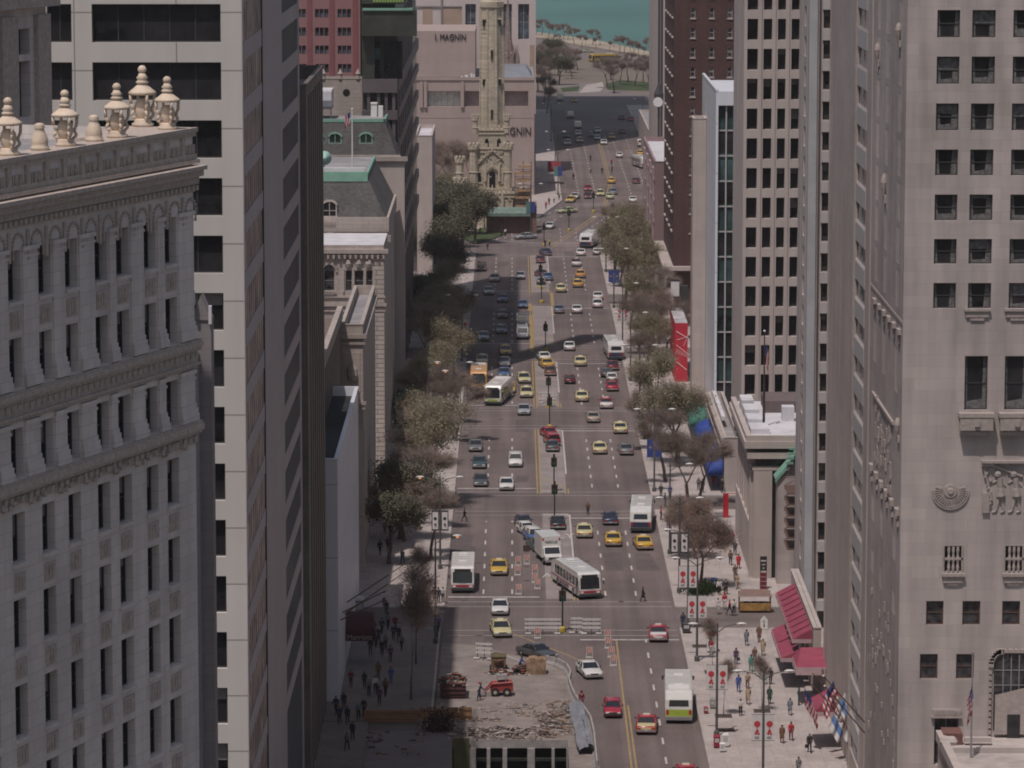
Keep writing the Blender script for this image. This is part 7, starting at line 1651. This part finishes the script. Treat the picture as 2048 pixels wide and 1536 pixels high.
bsh = shrub_me(6,1100,1.1,.8,1.3); o = link('brush_heap', bsh, None, (G(878,1472).x,361,.02)); o.scale = (1.5,1.5,1.6); recol(o, mat('dead_brush',(.09,.05,.045),.95,.3,1)); tag(o,'dark reddish heap of brush beside the plywood box','brush','')
# ================================================================ PAVEMENT FURNITURE, AWNINGS, FLAGS
def box_thing(name,label,cat,px,py,w_,d_,h,m,lid=None,grp=None):
    g = G(px,py); T_ = thing(name,label,cat,(g.x,g.y,.15),0,grp); a = MB(); a.box(-w_/2,w_/2,0,d_,.12,h*.86); a.build('body', m, T_)
    a = MB(); a.loft([[(-w_/2-.03,-.03,h*.861),(w_/2+.03,-.03,h*.861),(w_/2+.03,d_+.03,h*.861),(-w_/2-.03,d_+.03,h*.861)],[(-w_/2+.06,.06,h),(w_/2-.06,.06,h),(w_/2-.06,d_-.06,h),(-w_/2+.06,d_-.06,h)]]); a.build('top', lid or m, T_)
    a = MB(); a.box(-w_*.35,w_*.35,-.02,-.005,h*.45,h*.75); a.build('front_panel', mat('pale_panel',(.45,.44,.43),.6,0), T_)
    a = MB(); a.box(-w_/2+.05,w_/2-.05,.05,d_-.05,0,.12); a.build('plinth', under, T_); return T_
mb_blue = mat('mailbox_blue',(.03,.06,.17),.5,.05,2); nb_red = mat('newsbox_red',(.28,.02,.05),.5,.05,2)
box_thing('newspaper_box','dark red newspaper box left of the white one, below the banner pole','newspaper box',1434,1500,.6,.5,1.25,nb_red); box_thing('newspaper_box','white newspaper box right of the dark red one, below the banner pole','newspaper box',1451,1498,.6,.5,1.3,steel_w); box_thing('newspaper_box','small white newspaper box in front of the dark red one','newspaper box',1445,1508,.5,.4,.9,steel_w)
box_thing('mailbox','dark blue mailbox beside the green shrub','mailbox',1428,1183,.65,.6,1.35,mb_blue); box_thing('litter_bin','dark litter bin at the right corner below the rose banners','litter bin',1373,1270,.8,.7,1.2,fr_d); box_thing('litter_bin','grey litter bin beside the rose banner pole by the bus','litter bin',1425,1421,.5,.5,1.0,fr_gr); box_thing('litter_bin','small red litter bin on the right kerb behind the bus','litter bin',1412,1431,.4,.4,.7,nb_red)
box_thing('kiosk','pale kiosk with striped red top and white sides by the second banner pole','kiosk',1424,1308,1.0,1.0,2.1,steel_w,red_b); box_thing('phone_box','glass and steel telephone box under the trees at the left corner','telephone box',716,1240,1.2,1.1,2.3,fr_gr,roofwhite)
g = G(1510,1226); T_ = thing('market_stall','low orange timber stall with brown canopy by the side street','stall',(g.x,g.y,.15)); a = MB(); a.box(-1.7,1.7,0,1.2,.1,.9); a.build('counter', mat('stall_orange',(.42,.24,.08),.8,.3,1.5,coords='obj'), T_); a = MB(); a.add([(-1.9,-.2,1.7),(1.9,-.2,1.7),(1.5,1.6,2.2),(-1.5,1.6,2.2)],[(0,1,2,3)]); a.build('canopy', mat('stall_canopy',(.22,.15,.13),.9,.1,1), T_); a = MB()
for x_ in (-1.7,1.7): a.tube((x_,0,0),(x_,0,1.72),.05,.05,5); a.tube((x_,1.4,0),(x_,1.4,2.1),.05,.05,5)
a.build('post', fr_br, T_); a = MB()
for k in range(10): a.obox(Matrix.Translation((-1.3+k*.28,.5,.98)) @ Matrix.Rotation(k,4,'Z'),.22,.2,.16,k%3)
a.build('goods', [mat('goods_white',(.6,.6,.6),.7,0),mat('goods_dark',(.05,.06,.08),.7,0),mat('goods_blue',(.08,.12,.3),.7,0)], T_)
g = G(1528,1262); T_ = thing('pavement_sign','white house shaped pavement sign at the right corner','sign',(g.x,g.y,.15)); a = MB(); a.prism([(-.38,0),(.38,0),(.38,.15),(-.38,.15)],.05,1.05); a.add([(-.38,0,1.05),(.38,0,1.05),(0,0,1.5),(-.38,.15,1.05),(.38,.15,1.05),(0,.15,1.5)],[(0,1,2),(3,5,4),(0,2,5,3),(1,4,5,2)]); a.build('board', steel_w, T_); me = text_mesh('C\n8',.42,.01,letters); o = link('lettering', me, T_, (0,-.02,.72)); o.rotation_euler = (R(90),0,0)
# tree grates / benches as low planters with thin trees on the near right pavement
grate = mat('tree_grate',(.07,.05,.045),.8,.2,3)
for i,(px,py,l) in enumerate(((1400,1295,'near the second banner pole'),(1425,1347,'beside the green and white bus'),(1447,1435,'below the third banner pole'),(1452,1463,'right of the newspaper boxes'),(1524,1425,'beside the tan coated walker'))):
    g = G(px,py); a = MB(); a.box(g.x-.8,g.x+.8,g.y-.8,g.y+.8,.151,.17); tag(a.build('tree_grate', grate),'dark square tree grate '+l,'tree grate','tree grates in the right pavement')
    if i in (1,2,4): tree('thin',g.x,g.y,'thin leafless sapling '+l,rnd.random()*6,.62,'saplings on the near right pavement')
# scalloped blue awning, green awnings, red banner
def scallop_awn(name,label,y0_,y1_,xw,xo,z0_,z1_,n,m):
    A = thing(name,label,'awning'); st = (y1_-y0_)/n
    for k in range(n):
        a = MB(); rings = []
        for j in range(9):
            t = j/8; s_ = .78+.22*math.sin(math.pi*t); y_ = y0_+(k+t)*st
            rings.append([(xw,y_,z0_-.3),(xo,y_,z0_-.3)]+[(xw+(xo-xw)*math.cos(al)*(.9+.1*s_),y_,z0_+(z1_-z0_)*math.sin(al)*s_) for al in [math.pi/2*i/6 for i in range(7)]])
        a.loft(rings); a.build('dome', m, A, True)
scallop_awn('scalloped_awning','blue scalloped awning along the low limestone shops',497.5,536,27.3,25.3,2.6,4.4,6,mat('blue_canvas',(.03,.07,.30),.7,.1,1))
scallop_awn('scalloped_awning','teal green awning just beyond the blue scalloped one',540,556,27.3,24.9,2.6,4.6,2,mat('teal_canvas',(.06,.20,.16),.7,.1,1))
scallop_awn('green_awning','dark green entrance awning beneath the quoined club building',548,566,-16.8,-13.6,2.6,4.4,2,mat('dark_green_canvas',(.02,.09,.07),.7,.1,1))
a = MB(); a.box(xat(1447,478),xat(1458,478),478,478.1,zat(1046,478),zat(988,478)); a.tube((xat(1446,478),478.05,zat(987,478)),(xat(1460,478)+.8,478.05,zat(987,478)),.05,.05,5); tag(a.build('red_banner', mat('signal_red_cloth',(.48,.02,.035),.7,.05,1)),'tall plain red banner hanging on the classical building wall','banner')
a = MB(); x_=xat(1108,960); a.add([(x_-1.6,960,3.2),(x_+1.6,960,3.2),(x_+1.6,966,3.2),(x_-1.6,966,3.2),(x_-1.6,960,3.8),(x_+1.6,960,3.8),(x_+1.6,964,5.4),(x_-1.6,964,5.4)],[(0,1,5,4),(4,5,6,7),(1,2,6,5),(3,0,4,7),(2,3,7,6)]); tag(a.build('red_awning', mat('dull_red_cloth',(.19,.02,.03),.7,.05,1)),'far red awning on the left pavement beyond the water tower','awning')
# flags
us_red = mat('flag_red',(.42,.04,.07),.8,0); us_white = mat('flag_white',(.62,.60,.60),.8,0); us_blue = mat('flag_blue',(.04,.06,.20),.8,0)
def flag_mesh(w_,h_,kind='us',drape=.35,seed=1):
    a = MB(); nx,nz = 14,26; rn = random.Random(seed)
    def P(u,v_): # u across fly, v up
        x = u*w_*(1-drape)+.05*math.sin(v_*9); y = .16*math.sin(u*13+v_*4)*(.3+u); z = v_*h_-drape*u*h_*.9; return (x,y,z)
    a.v = [P(i/nx,j/nz) for j in range(nz+1) for i in range(nx+1)]
    for j in range(nz):
        for i in range(nx):
            u,v_ = (i+.5)/nx,(j+.5)/nz
            if kind == 'us': m_ = 2 if (u<.42 and v_>.46) else (0 if int((1-v_)*13)%2==0 else 1)
            elif kind == 'city': m_ = 2 if (.17<v_<.33 or .67<v_<.83) else (0 if (.42<v_<.58 and int(u*12)%3==1) else 1)
            else: m_ = 2 if .35<u<.65 else 1
            k = j*(nx+1)+i; a.f.append((k,k+1,k+nx+2,k+nx+1)); a.m.append(m_)
    return a.mesh('flag',[us_red,us_white,us_blue if kind!='city' else mat('flag_sky_blue',(.12,.22,.45),.8,0)],True)
def flag(x,y,z,w_,h_,kind,label,rot=0,tilt=0,drape=.35):
    o = link('flag', flag_mesh(w_,h_,kind,drape,int(x*7)), None, (x,y,z)); o.rotation_euler = (0,tilt,rot); return tag(o,label,'flag')
flag(xat(690,536)+1.0,535.8,zat(246,536),1.6,1.6,'us','small American flag on the mansard roof pole',math.pi,0,.5)
flag(xat(1528,448)+.1,447.8,zat(725,448),1.5,2.6,'us','furled American flag on the dark pole of the classical building',0,0,.75)
fp = thing('flagpole','slim grey flagpole before the hotel tower at lower right','flagpole',(xat(1952,284),284,zt_*0+zat(1500,284)-4)); a = MB(); hh = zat(1305,284)-fp.location.z; a.tube((0,0,0),(0,0,hh),.09,.05,8); a.lathe((0,0,hh),[(.01,-.02),(.09,.06),(.01,.14)],8); a.build('pole', fr_gr, fp)
flag(xat(1953,284),283.9,zat(1420,284),1.3,2.0,'us','American flag hanging at the lower right before the hotel tower',math.pi,0,.72)
def wall_pole(p,q,label,name='flagstaff',m=None):
    a = MB(); m_=Vector(p).lerp(Vector(q),.66); a.tube(p,m_,.07,.06,6); a.tube(m_,q,.06,.05,6,1 if 'left' in label else 0); a.lathe(q,[(.01,-.1),(.13,0),(.01,.12)],8,1); return tag(a.build(name,[m or fr_br,mat('pole_tip',(.62,.5,.4),.5,0)]),label,'flagpole','flagpoles slanting from the buildings')
sl = ['topmost','second','third','lowest']
for i,(a0,a1,b0,b1) in enumerate(((640,1205,821,1120),(655,1228,819,1137),(700,1225,817,1158),(704,1240,816,1178))):
    Yp_ = 392-i*5; wall_pole((-16.9,Yp_,zat(a1,Yp_)),(xat(b0,Yp_),Yp_,zat(b1,Yp_)),f'{sl[i]} slanting hotel flagpole with pale tip over the left pavement')
for i,(a0,a1,b0,b1) in enumerate(((1745,1462,1652,1352),(1742,1480,1655,1372))):
    Yp_ = 325; wall_pole((xat(a0,Yp_)+.3,Yp_,zat(a1,Yp_)),(xat(b0,Yp_),Yp_,zat(b1,Yp_)),('upper' if i==0 else 'lower')+' dark slanting flagpole from the hotel wall at right')
Yf = 352
for i,(px,py,w_,h_,k,rot,dr,l) in enumerate(((1640,1388,1.6,3.0,'us',.3,.6,'American flag leftmost of the hotel flags'),(1644,1362,2.0,2.6,'us',.2,.45,'American flag second of the hotel flags'),(1656,1392,2.6,3.4,'city',.1,.4,'white and blue striped flag among the hotel flags'),(1682,1402,2.6,3.2,'x',.05,.45,'white flag with a broad blue band among the hotel flags'))):
    flag(xat(px,Yf),Yf-i*2,zat(py+40,Yf),w_,h_,k,l,math.pi*(1 if i==0 else 0)+rot,R(25),dr)
    a = MB(); a.tube((31.2,Yf-i*2,zat(py+60,Yf)),(xat(px-18,Yf),Yf-i*2,zat(py-25,Yf)),.05,.05,5); tag(a.build('flagstaff', fr_br),['leftmost','second','third','rightmost'][i]+' thin staff of the hotel flags','flagpole','staffs of the hotel flags')

# ================================================================ AIR
hz = MB(); hz.box(-2100,2100,-250,6100,-9.5,215)
hm = bpy.data.materials.new('haze'); hm.use_nodes = True; hn = hm.node_tree.nodes; hn.remove(hn['Principled BSDF'])
pv = hn.new('ShaderNodeVolumePrincipled'); pv.inputs['Color'].default_value = (.86,.84,.88,1); pv.inputs['Density'].default_value = .00008; pv.inputs['Anisotropy'].default_value = .2
hm.node_tree.links.new(pv.outputs[0], hn['Material Output'].inputs['Volume'])
o = hz.build('haze', hm); o['kind'] = 'stuff'
# ================================================================ PEOPLE
skin_m = mat('skin',(.42,.27,.20),.6,0); hair_m = mat('dark_hair',(.04,.03,.025),.8,0); eye_m = mat('eye_dark',(.02,.015,.015),.4,0)
def cloth(n):
    c = {'black':(.018,.018,.02),'dark blue':(.025,.035,.08),'blue':(.05,.09,.30),'red':(.45,.02,.035),'tan':(.36,.27,.2),'brown':(.14,.075,.05),'grey':(.16,.16,.17),'blue grey':(.15,.17,.21),'white':(.62,.60,.59),'turquoise':(.06,.33,.28),
         'purple':(.10,.04,.10),'dark green':(.03,.06,.045),'maroon':(.16,.02,.035),'yellow':(.55,.42,.06),'pale blue':(.3,.36,.45),'green':(.05,.22,.10)}[n]
    return mat(n.replace(' ','_')+'_cloth', c, .85, 0)
def skinned(name, pts, edges, m, sub=1, extra=None):
    me = bpy.data.meshes.new(name); keys = list(pts); bm = bmesh.new(); sl_ = bm.verts.layers.skin.verify(); vs = {}
    for i,k in enumerate(keys):
        x,y,z,r = pts[k][:4]; v = bm.verts.new((x,y,z)); ry = pts[k][4] if len(pts[k])>4 else r; v[sl_].radius = (r,ry); v[sl_].use_root = (i == 0); vs[k] = v
    for a,b in edges: bm.edges.new((vs[a],vs[b]))
    bm.to_mesh(me); bm.free(); o = bpy.data.objects.new(name, me); COL.objects.link(o)
    o.modifiers.new('skin','SKIN').use_smooth_shade = True; s = o.modifiers.new('sub','SUBSURF'); s.levels = sub; s.render_levels = sub
    dg = bpy.context.evaluated_depsgraph_get(); r = bpy.data.meshes.new_from_object(o.evaluated_get(dg)); bpy.data.objects.remove(o)
    r.materials.clear()
    for q in (m if isinstance(m,(list,tuple)) else [m]): r.materials.append(q)
    if extra:
        bm = bmesh.new(); bm.from_mesh(r); extra(bm); bm.to_mesh(r); bm.free()
    return r
def person_proto(pose):
    """faces -Y; 1.75 m"""
    st, arm, bend = {'walk':(.30,.22,0),'stride':(-.34,-.25,0),'stand':(.02,.03,0),'work':(.12,-.35,.35)}[pose]
    P = thing('person','',''); by = -bend*.5
    J = {'pelvis':(0,0,.94,.13,.10),'waist':(0,by*.3,1.1,.125,.09),'chest':(0,by*.8,1.3,.155,.10),'neck':(0,by-.0,1.49,.055),'head':(0,by-.02,1.60,.085,.095),'crown':(0,by-.01,1.70,.075,.085)}
    E = [('pelvis','waist'),('waist','chest'),('chest','neck'),('neck','head'),('head','crown')]
    for s,n in ((-1,'l'),(1,'r')):
        f = s*st; g = -s*arm
        J['hip'+n] = (s*.095,0,.90,.085); J['knee'+n] = (s*.10,-f*.45-(.06 if f>0 else -.02),.49,.058); J['ankle'+n] = (s*.10,-f*.95+(.06 if f<0 else 0),.10,.036); J['toe'+n] = (s*.11,-f*.95-.16+(.06 if f<0 else 0),.045,.034)
        J['sh'+n] = (s*.185,by*.9,1.42,.06); J['el'+n] = (s*.235,by*1.0-g*.35+.02,1.13,.043); J['wr'+n] = (s*.235,by*1.2-g*.9-.08,.90+abs(g)*.12,.026); J['palm'+n] = (s*.232,by*1.2-g*1.0-.11,.84+abs(g)*.13,.030,.018)
        E += [('pelvis','hip'+n),('hip'+n,'knee'+n),('knee'+n,'ankle'+n),('ankle'+n,'toe'+n),('chest','sh'+n),('sh'+n,'el'+n),('el'+n,'wr'+n),('wr'+n,'palm'+n)]
        px,py_,pz = J['palm'+n][:3]
        for k,(dy,L) in enumerate(((-.026,.070),(-.009,.080),(.009,.075),(.026,.058))): J[f'f{k}'+n] = (px-s*.004,py_+dy-.01,pz-.045,.009); J[f'g{k}'+n] = (px-s*.018,py_+dy-.016,pz-.045-L*.75,.007); E += [('palm'+n,f'f{k}'+n),(f'f{k}'+n,f'g{k}'+n)]
        J['t0'+n] = (px-s*.012,py_-.04,pz+.008,.010); J['t1'+n] = (px-s*.022,py_-.062,pz-.03,.008); E += [('palm'+n,'t0'+n),('t0'+n,'t1'+n)]
    hy = by-.02
    def face(bm):
        def blob(c,r,mi,sq=(1,1,1)):
            q = bmesh.ops.create_icosphere(bm,subdivisions=1,radius=r,matrix=Matrix.Translation(c) @ Matrix.Diagonal((*sq,1)))
            for v in q['verts']:
                for f_ in v.link_faces: f_.material_index = mi
        blob((0,hy-.105,1.60),.018,0,(.8,1,1.3)); blob((-.032,hy-.092,1.625),.011,1); blob((.032,hy-.092,1.625),.011,1); blob((0,hy-.092,1.56),.018,2,(1.2,.5,.35))
        for s in (-1,1): blob((s*.083,hy,1.605),.022,0,(.4,.8,1.3))
    b = skinned('body', J, E, [skin_m,eye_m,mat('lips',(.3,.1,.09),.6,0)], 1, face); parts = [link('body', b, P)]
    def pick(names, edges, grow, nm, m, first):
        d = {first:J[first]}; d.update({k:J[k] for k in names}); d = {k:(v[0],v[1],v[2],*[q+grow for q in v[3:]]) for k,v in d.items()}
        return link(nm, skinned(nm,d,edges,m,1), P)
    arms = [(a,b_) for a,b_ in E if a[:2] in('sh','el') and b_[:2] in ('el','wr')]+[('chest','shl'),('chest','shr')]
    parts.append(pick(['pelvis','waist','shl','shr','ell','elr','wrl','wrr'],[('chest','waist'),('waist','pelvis')]+arms,.022,'jacket',cloth('grey'),'chest'))
    parts.append(pick(['hipl','hipr','kneel','kneer','anklel','ankler'],[('pelvis','hipl'),('pelvis','hipr'),('hipl','kneel'),('hipr','kneer'),('kneel','anklel'),('kneer','ankler')],.02,'trousers',cloth('black'),'pelvis'))
    a = MB()
    a.lathe((0,hy+.015,1.60),[(.094,-.05),(.108,.03),(.10,.09),(.07,.135),(.02,.15)],10); hair = a
    hair.v = [(x,(y if y>hy-.05 else hy-.05),z) for x,y,z in hair.v]; parts.append(hair.build('hair', hair_m, P, True))
    for n in 'lr':
        x,y,z = J['ankle'+n][:3]; a = MB(); a.loft([[(x-.04,y+.05,.0),(x+.04,y+.05,.0),(x+.035,y+.05,.1),(x-.035,y+.05,.1)],[(x-.045,y-.08,.0),(x+.045,y-.08,.0),(x+.04,y-.08,.09),(x-.04,y-.08,.09)],[(x-.035,y-.21,.0),(x+.035,y-.21,.0),(x+.03,y-.2,.05),(x-.03,y-.2,.05)]]); parts.append(a.build('shoe', mat('black_shoe',(.02,.02,.02),.5,0), P, True))
    CH[P.name] = parts; return P
def coat_part(P, m, L):
    a = MB(); a.v=[]; rings=[]
    for z,rx,ry in ((1.30,.185,.13),(1.1,.165,.125),(.95,.185,.145),(.7,.20,.19),(L,.22,.23)): rings.append([(rx*math.cos(t),ry*math.sin(t),z) for t in [2*math.pi*i/12 for i in range(12)]])
    a.loft(rings); return a.mesh('coat', m, True)
PP = {k:person_proto(k) for k in ('walk','stride','stand','work')}
coat_me = coat_part(None, cloth('black'), .50); bag_me = MB().box(-.14,.14,-.06,.06,0,.3).tube((-.08,0,.3),(0,0,.42),.01,.01,4).tube((.08,0,.3),(0,0,.42),.01,.01,4).mesh('bag', cloth('black'))
hat_me = MB().lathe((0,0,0),[(.12,0),(.115,.07),(.07,.13),(.01,.15)],10).mesh('hat', cloth('red'),True)
pused = set()
def person(px,py,top,leg,label,face=None,pose=None,coat=False,bag=False,hat=None,z=.15,s=1.0):
    g = G(px,py,z); pose = pose or rnd.choice(('walk','stride','walk')); rz = R(face if face is not None else rnd.choice((0,180,10,190,-15,165)))
    p = PP[pose]
    if pose in pused: q = dup(p,(g.x,g.y,z),rz)
    else: q = p; q.location = (g.x,g.y,z); q.rotation_euler.z = rz; pused.add(pose); 
    q.name = 'person'; k = s*rnd.uniform(.96,1.05); q.scale = (k,k,k); tag(q,label,'person','people in the street')
    sk_ = rnd.choice((skin_m,skin_m,mat('dark_skin',(.12,.065,.045),.6,0),mat('tan_skin',(.30,.18,.12),.6,0)))
    for c in q.children:
        n = c.name.split('.')[0]
        if n == 'jacket': recol(c, cloth(top))
        elif n == 'trousers': recol(c, cloth(leg))
        elif n == 'body': recol(c, sk_)
        elif n == 'hair': recol(c, rnd.choice((hair_m,hair_m,mat('brown_hair',(.10,.055,.03),.8,0),mat('grey_hair',(.25,.24,.23),.8,0))))
    if coat: o = link('coat', coat_me, q); recol(o, cloth(top))
    if bag: o = link('bag', bag_me, q, (.27,-.02,.42))
    if hat: o = link('hat', hat_me, q, (0,-.02,1.66)); recol(o, cloth(hat))
    return q
W_ = person
W_(1286,1203,'black','black','person in a long black coat walking in the road near the right crosswalk',90,'walk',True,z=.01)
W_(1176,1030,'brown','black','person in dark brown crossing the road left of the dark blue sedan',0,'stand',z=.01)
W_(929,1043,'black','black','person in black crossing the left lanes at the second crosswalk',90,'stride',z=.01)
W_(1493,1291,'blue grey','blue grey','person in a blue grey coat on the near right pavement, upper left of a group',180,None,True)
W_(1518,1284,'brown','brown','person in a reddish brown long coat right of the blue grey coat',0,None,True)
W_(1526,1311,'tan','tan','person in a tan coat below the reddish brown coat',0,None,True)
W_(1509,1326,'brown','brown','person in a brown jacket just above the turquoise one',180)
W_(1502,1343,'turquoise','turquoise','person dressed all in turquoise on the right pavement',180)
W_(1472,1329,'purple','dark blue','person in a dark purple jacket with a bag, left of the turquoise one',0,'stand',bag=True)
W_(1529,1368,'white','pale blue','person in a white top and pale trousers beside the one in black',0)
W_(1541,1369,'black','black','person in black beside the white topped walker',180)
W_(1477,1384,'blue','blue','person dressed in blue right of the rose banners',0)
W_(1495,1378,'tan','brown','person in a tan jacket behind the long tan coat',0)
W_(1496,1409,'tan','tan','person in a long tan coat near the middle of the right pavement',0,None,True)
W_(1481,1432,'white','black','person with a white shirt front and black trousers',0,'stand')
W_(1539,1408,'dark green','dark green','person in dark green half behind the banner pole',0,None,True)
W_(1580,1430,'blue grey','blue grey','person in blue grey close to the short red awning',180,None,True)
W_(1582,1481,'red','maroon','person in a bright red jacket at bottom right',0)
W_(1564,1486,'brown','brown','person in dark brown left of the bright red jacket',0,None,True)
W_(1619,1505,'black','black','person in black carrying a bag near the hotel flags',180,bag=True)
W_(1597,1550,'grey','grey','person in grey at the very bottom of the right pavement',0)
W_(1438,1190,'white','black','person in white and black left of the pair by the mailbox',0,'stand'); W_(1452,1189,'black','black','person in black right of the pair by the mailbox',0,'stand')
W_(1449,1217,'red','white','person in a bright red top at the side street crossing',0,'stand',hat='red'); W_(1459,1229,'red','dark blue','person in red and dark blue stepping off the corner',90); W_(1468,1229,'white','black','person with a white jacket at the corner by the stall',0,'stand')
W_(1436,1226,'white','white','person in white at the left end of the corner group',0,'stand')
W_(1422,1310,'red','white','person in red and white by the striped kiosk',0,'stand')
W_(1366,1258,'dark blue','dark blue','person in dark blue waiting by the corner litter bin',0,'stand')
W_(1470,1160,'brown','brown','person in brown nearer the vertical sign board, upper',0); W_(1474,1178,'tan','tan','person in tan nearer the vertical sign board, lower',0)
W_(1477,1137,'red','maroon','person in a red coat on the middle right pavement',0,None,True); W_(1461,1130,'brown','dark blue','person in brown left of the red coat',180); W_(1470,1110,'dark blue','dark blue','person in dark blue above the red coat',0); W_(1465,1090,'red','grey','person in a red top near the hanging red banner',0); W_(1457,1086,'grey','grey','person in grey beside the red top',180)
W_(1418,1021,'brown','dark blue','person in brown crossing the right side street alone',0); W_(1405,985,'black','black','person in black at the corner of the second side street',0,'stand'); W_(1397,980,'grey','black','person in grey beside the one in black at the second corner',0,'stand')
W_(1410,930,'brown','brown','person in brown under the blue scalloped awning',0); W_(1386,902,'maroon','maroon','person in maroon beneath the large right tree',0); W_(1426,972,'maroon','red','person in dark red at the wall below the blue awning',0); W_(1444,985,'black','black','person in black above the hanging red banner',0)
W_(1340,998,'blue','grey','person in blue behind the right white bus',0,'stand'); W_(1322,994,'dark green','black','person in dark green waiting at the bus stop',0,'stand'); W_(1330,1012,'dark blue','grey','person in dark blue beside the bus door',90,'stand'); W_(1322,1040,'red','black','person in red boarding beside the right white bus',90,'stand'); W_(1336,1056,'blue','blue','person in bright blue at the bus stop pole',0,'stand'); W_(1345,1052,'black','black','person in black right of the bright blue one',0,'stand')
W_(837,1192,'blue','dark blue','person in blue and white at the left of the corner crowd',0,'stand',hat='white'); W_(847,1203,'tan','white','person in tan in the sunny left corner crowd',0,'stand'); W_(859,1209,'brown','brown','person in brown with a green hat in the corner crowd',0,'stand',hat='green'); W_(868,1203,'maroon','black','person in dark red in the corner crowd',0,'stand'); W_(877,1206,'dark blue','black','person in dark blue by the left lamp post',0,'stand'); W_(886,1205,'white','black','person in white at the kerb right of the left lamp post',0,'stand')
W_(768,1213,'white','maroon','person in a white top at the left edge of the sunny patch',0); W_(773,1231,'black','black','person in black stepping from shade into the sunny patch',0); W_(711,1214,'blue','blue','person in bright blue at the shop door',0)
for px,py,t,l in ((764,1268,'dark blue','left of the shaded group'),(757,1286,'black','beside the maroon canopy top'),(771,1300,'grey','below the shaded group'),(787,1280,'dark blue','in the middle of the shaded group'),(797,1284,'black','right of the shaded group'),(747,1272,'black','just above the maroon canopy'),(776,1258,'blue grey','top of the shaded group')): W_(px,py,t,'black',f'person in {t} in deep shade, '+l,None)
W_(873,1279,'dark blue','black','person in dark blue waiting at the left kerb below the crowd',0,'stand'); W_(876,1262,'blue','black','person with a blue jacket at the left kerb',0,'stand')
W_(782,1367,'blue','blue','person in blue walking alone on the shaded left pavement',0); W_(729,1376,'black','black','person in black right of the canopy post',0); W_(751,1386,'white','black','person with white bag above the purple one',0,bag=True); W_(759,1409,'purple','dark blue','person in violet close to the plywood fence',0); W_(757,1358,'brown','brown','person in brown above the white bag carrier',0)
for px,py,t,l in ((679,1448,'dark blue','leftmost of the dark group at bottom left'),(695,1448,'black','second of the dark group at bottom left'),(717,1440,'blue grey','right of the dark group at bottom left'),(705,1479,'black','lowest of the dark group at bottom left'),(702,1374,'maroon','close to the maroon canopy')): W_(px,py,t,'black',f'person in {t} on the shaded pavement, '+l,0)
W_(826,832,'turquoise','white','person in turquoise at the far left corner',0,'stand'); W_(835,845,'blue','blue','person in bright blue at the far left corner',0,'stand'); W_(846,840,'brown','brown','person in brown right of the bright blue one',0,'stand'); W_(785,994,'white','black','person in a white shirt by the quoined corner',0,'stand'); W_(810,990,'black','black','person in black near the parked car shade, left one',0,'stand'); W_(821,989,'brown','black','person in brown near the wide olive tree trunk',0,'stand')
for px,py,t,l in ((770,1067,'blue grey','left'),(793,1063,'dark blue','middle'),(781,1075,'black','front')): W_(px,py,t,'black',f'person in {t} in shade below the second left corner, {l} of three',0)
W_(958,1401,'dark blue','dark blue','worker with a red helmet standing left of the red loader',90,'work',hat='red',z=.01); W_(1163,1418,'maroon','maroon','worker in dark red outside the curved concrete barrier',0,'stand',hat='maroon',z=.01); W_(1040,1345,'blue','dark blue','worker in blue bending beside the timber stack',90,'work',z=.01)
W_(1099,493,'yellow','black','traffic officer in a yellow vest in the sixth intersection',0,'stand',z=.01); W_(1090,494,'black','black','person in black beside the yellow vested officer',0,'stand',z=.01)
for px,py,t,l in ((1181,323,'black','far upper crosswalk, left'),(1181,348,'tan','far crosswalk lane line'),(1204,348,'black','far crosswalk beside the median'),(1223,331,'red','far median'),(1224,345,'brown','far median foot'),(1147,360,'black','far left kerb'),(1092,418,'red','brick wall corner'),(1108,406,'white','far left crowd, white one'),(1003,475,'black','lawn corner kerb, left'),(1011,473,'white','lawn corner kerb, right'),(1098,410,'dark blue','far left crowd, dark one'),(1118,400,'grey','far left crowd, grey one'),(960,470,'black','lawn edge under the dark trees'),(975,500,'brown','left kerb under the dark trees')): W_(px,py,t,'black',f'distant person in {t}, '+l,0,'walk')
for i,(px,py,t,l) in enumerate(((744,1262,'brown','by the telephone box'),(752,1296,'dark blue','under the upper canopy edge'),(764,1312,'black','right of the canopy lettering'),(781,1322,'purple','in the open middle of the shade'),(738,1392,'grey','walking below the canopy post'),(771,1392,'brown','beside the thin shaded tree'),(688,1420,'black','close to the hotel wall, upper'),(672,1428,'dark blue','close to the hotel wall, lower'),(728,1432,'black','just left of the plywood fence'),(694,1500,'grey','left below the dark group'),(741,1310,'black','in front of the canopy'),(803,1300,'blue grey','right of the thin shaded tree'),(790,1262,'maroon','at the shaded kerb of the side street'),(760,1110,'black','far back in the dark, left'),(776,1102,'dark blue','far back in the dark, right'),(805,1128,'grey','under the slanting flagpoles'))): W_(px,py,t,'black',f'person in {t} on the dim left pavement, '+l,None)
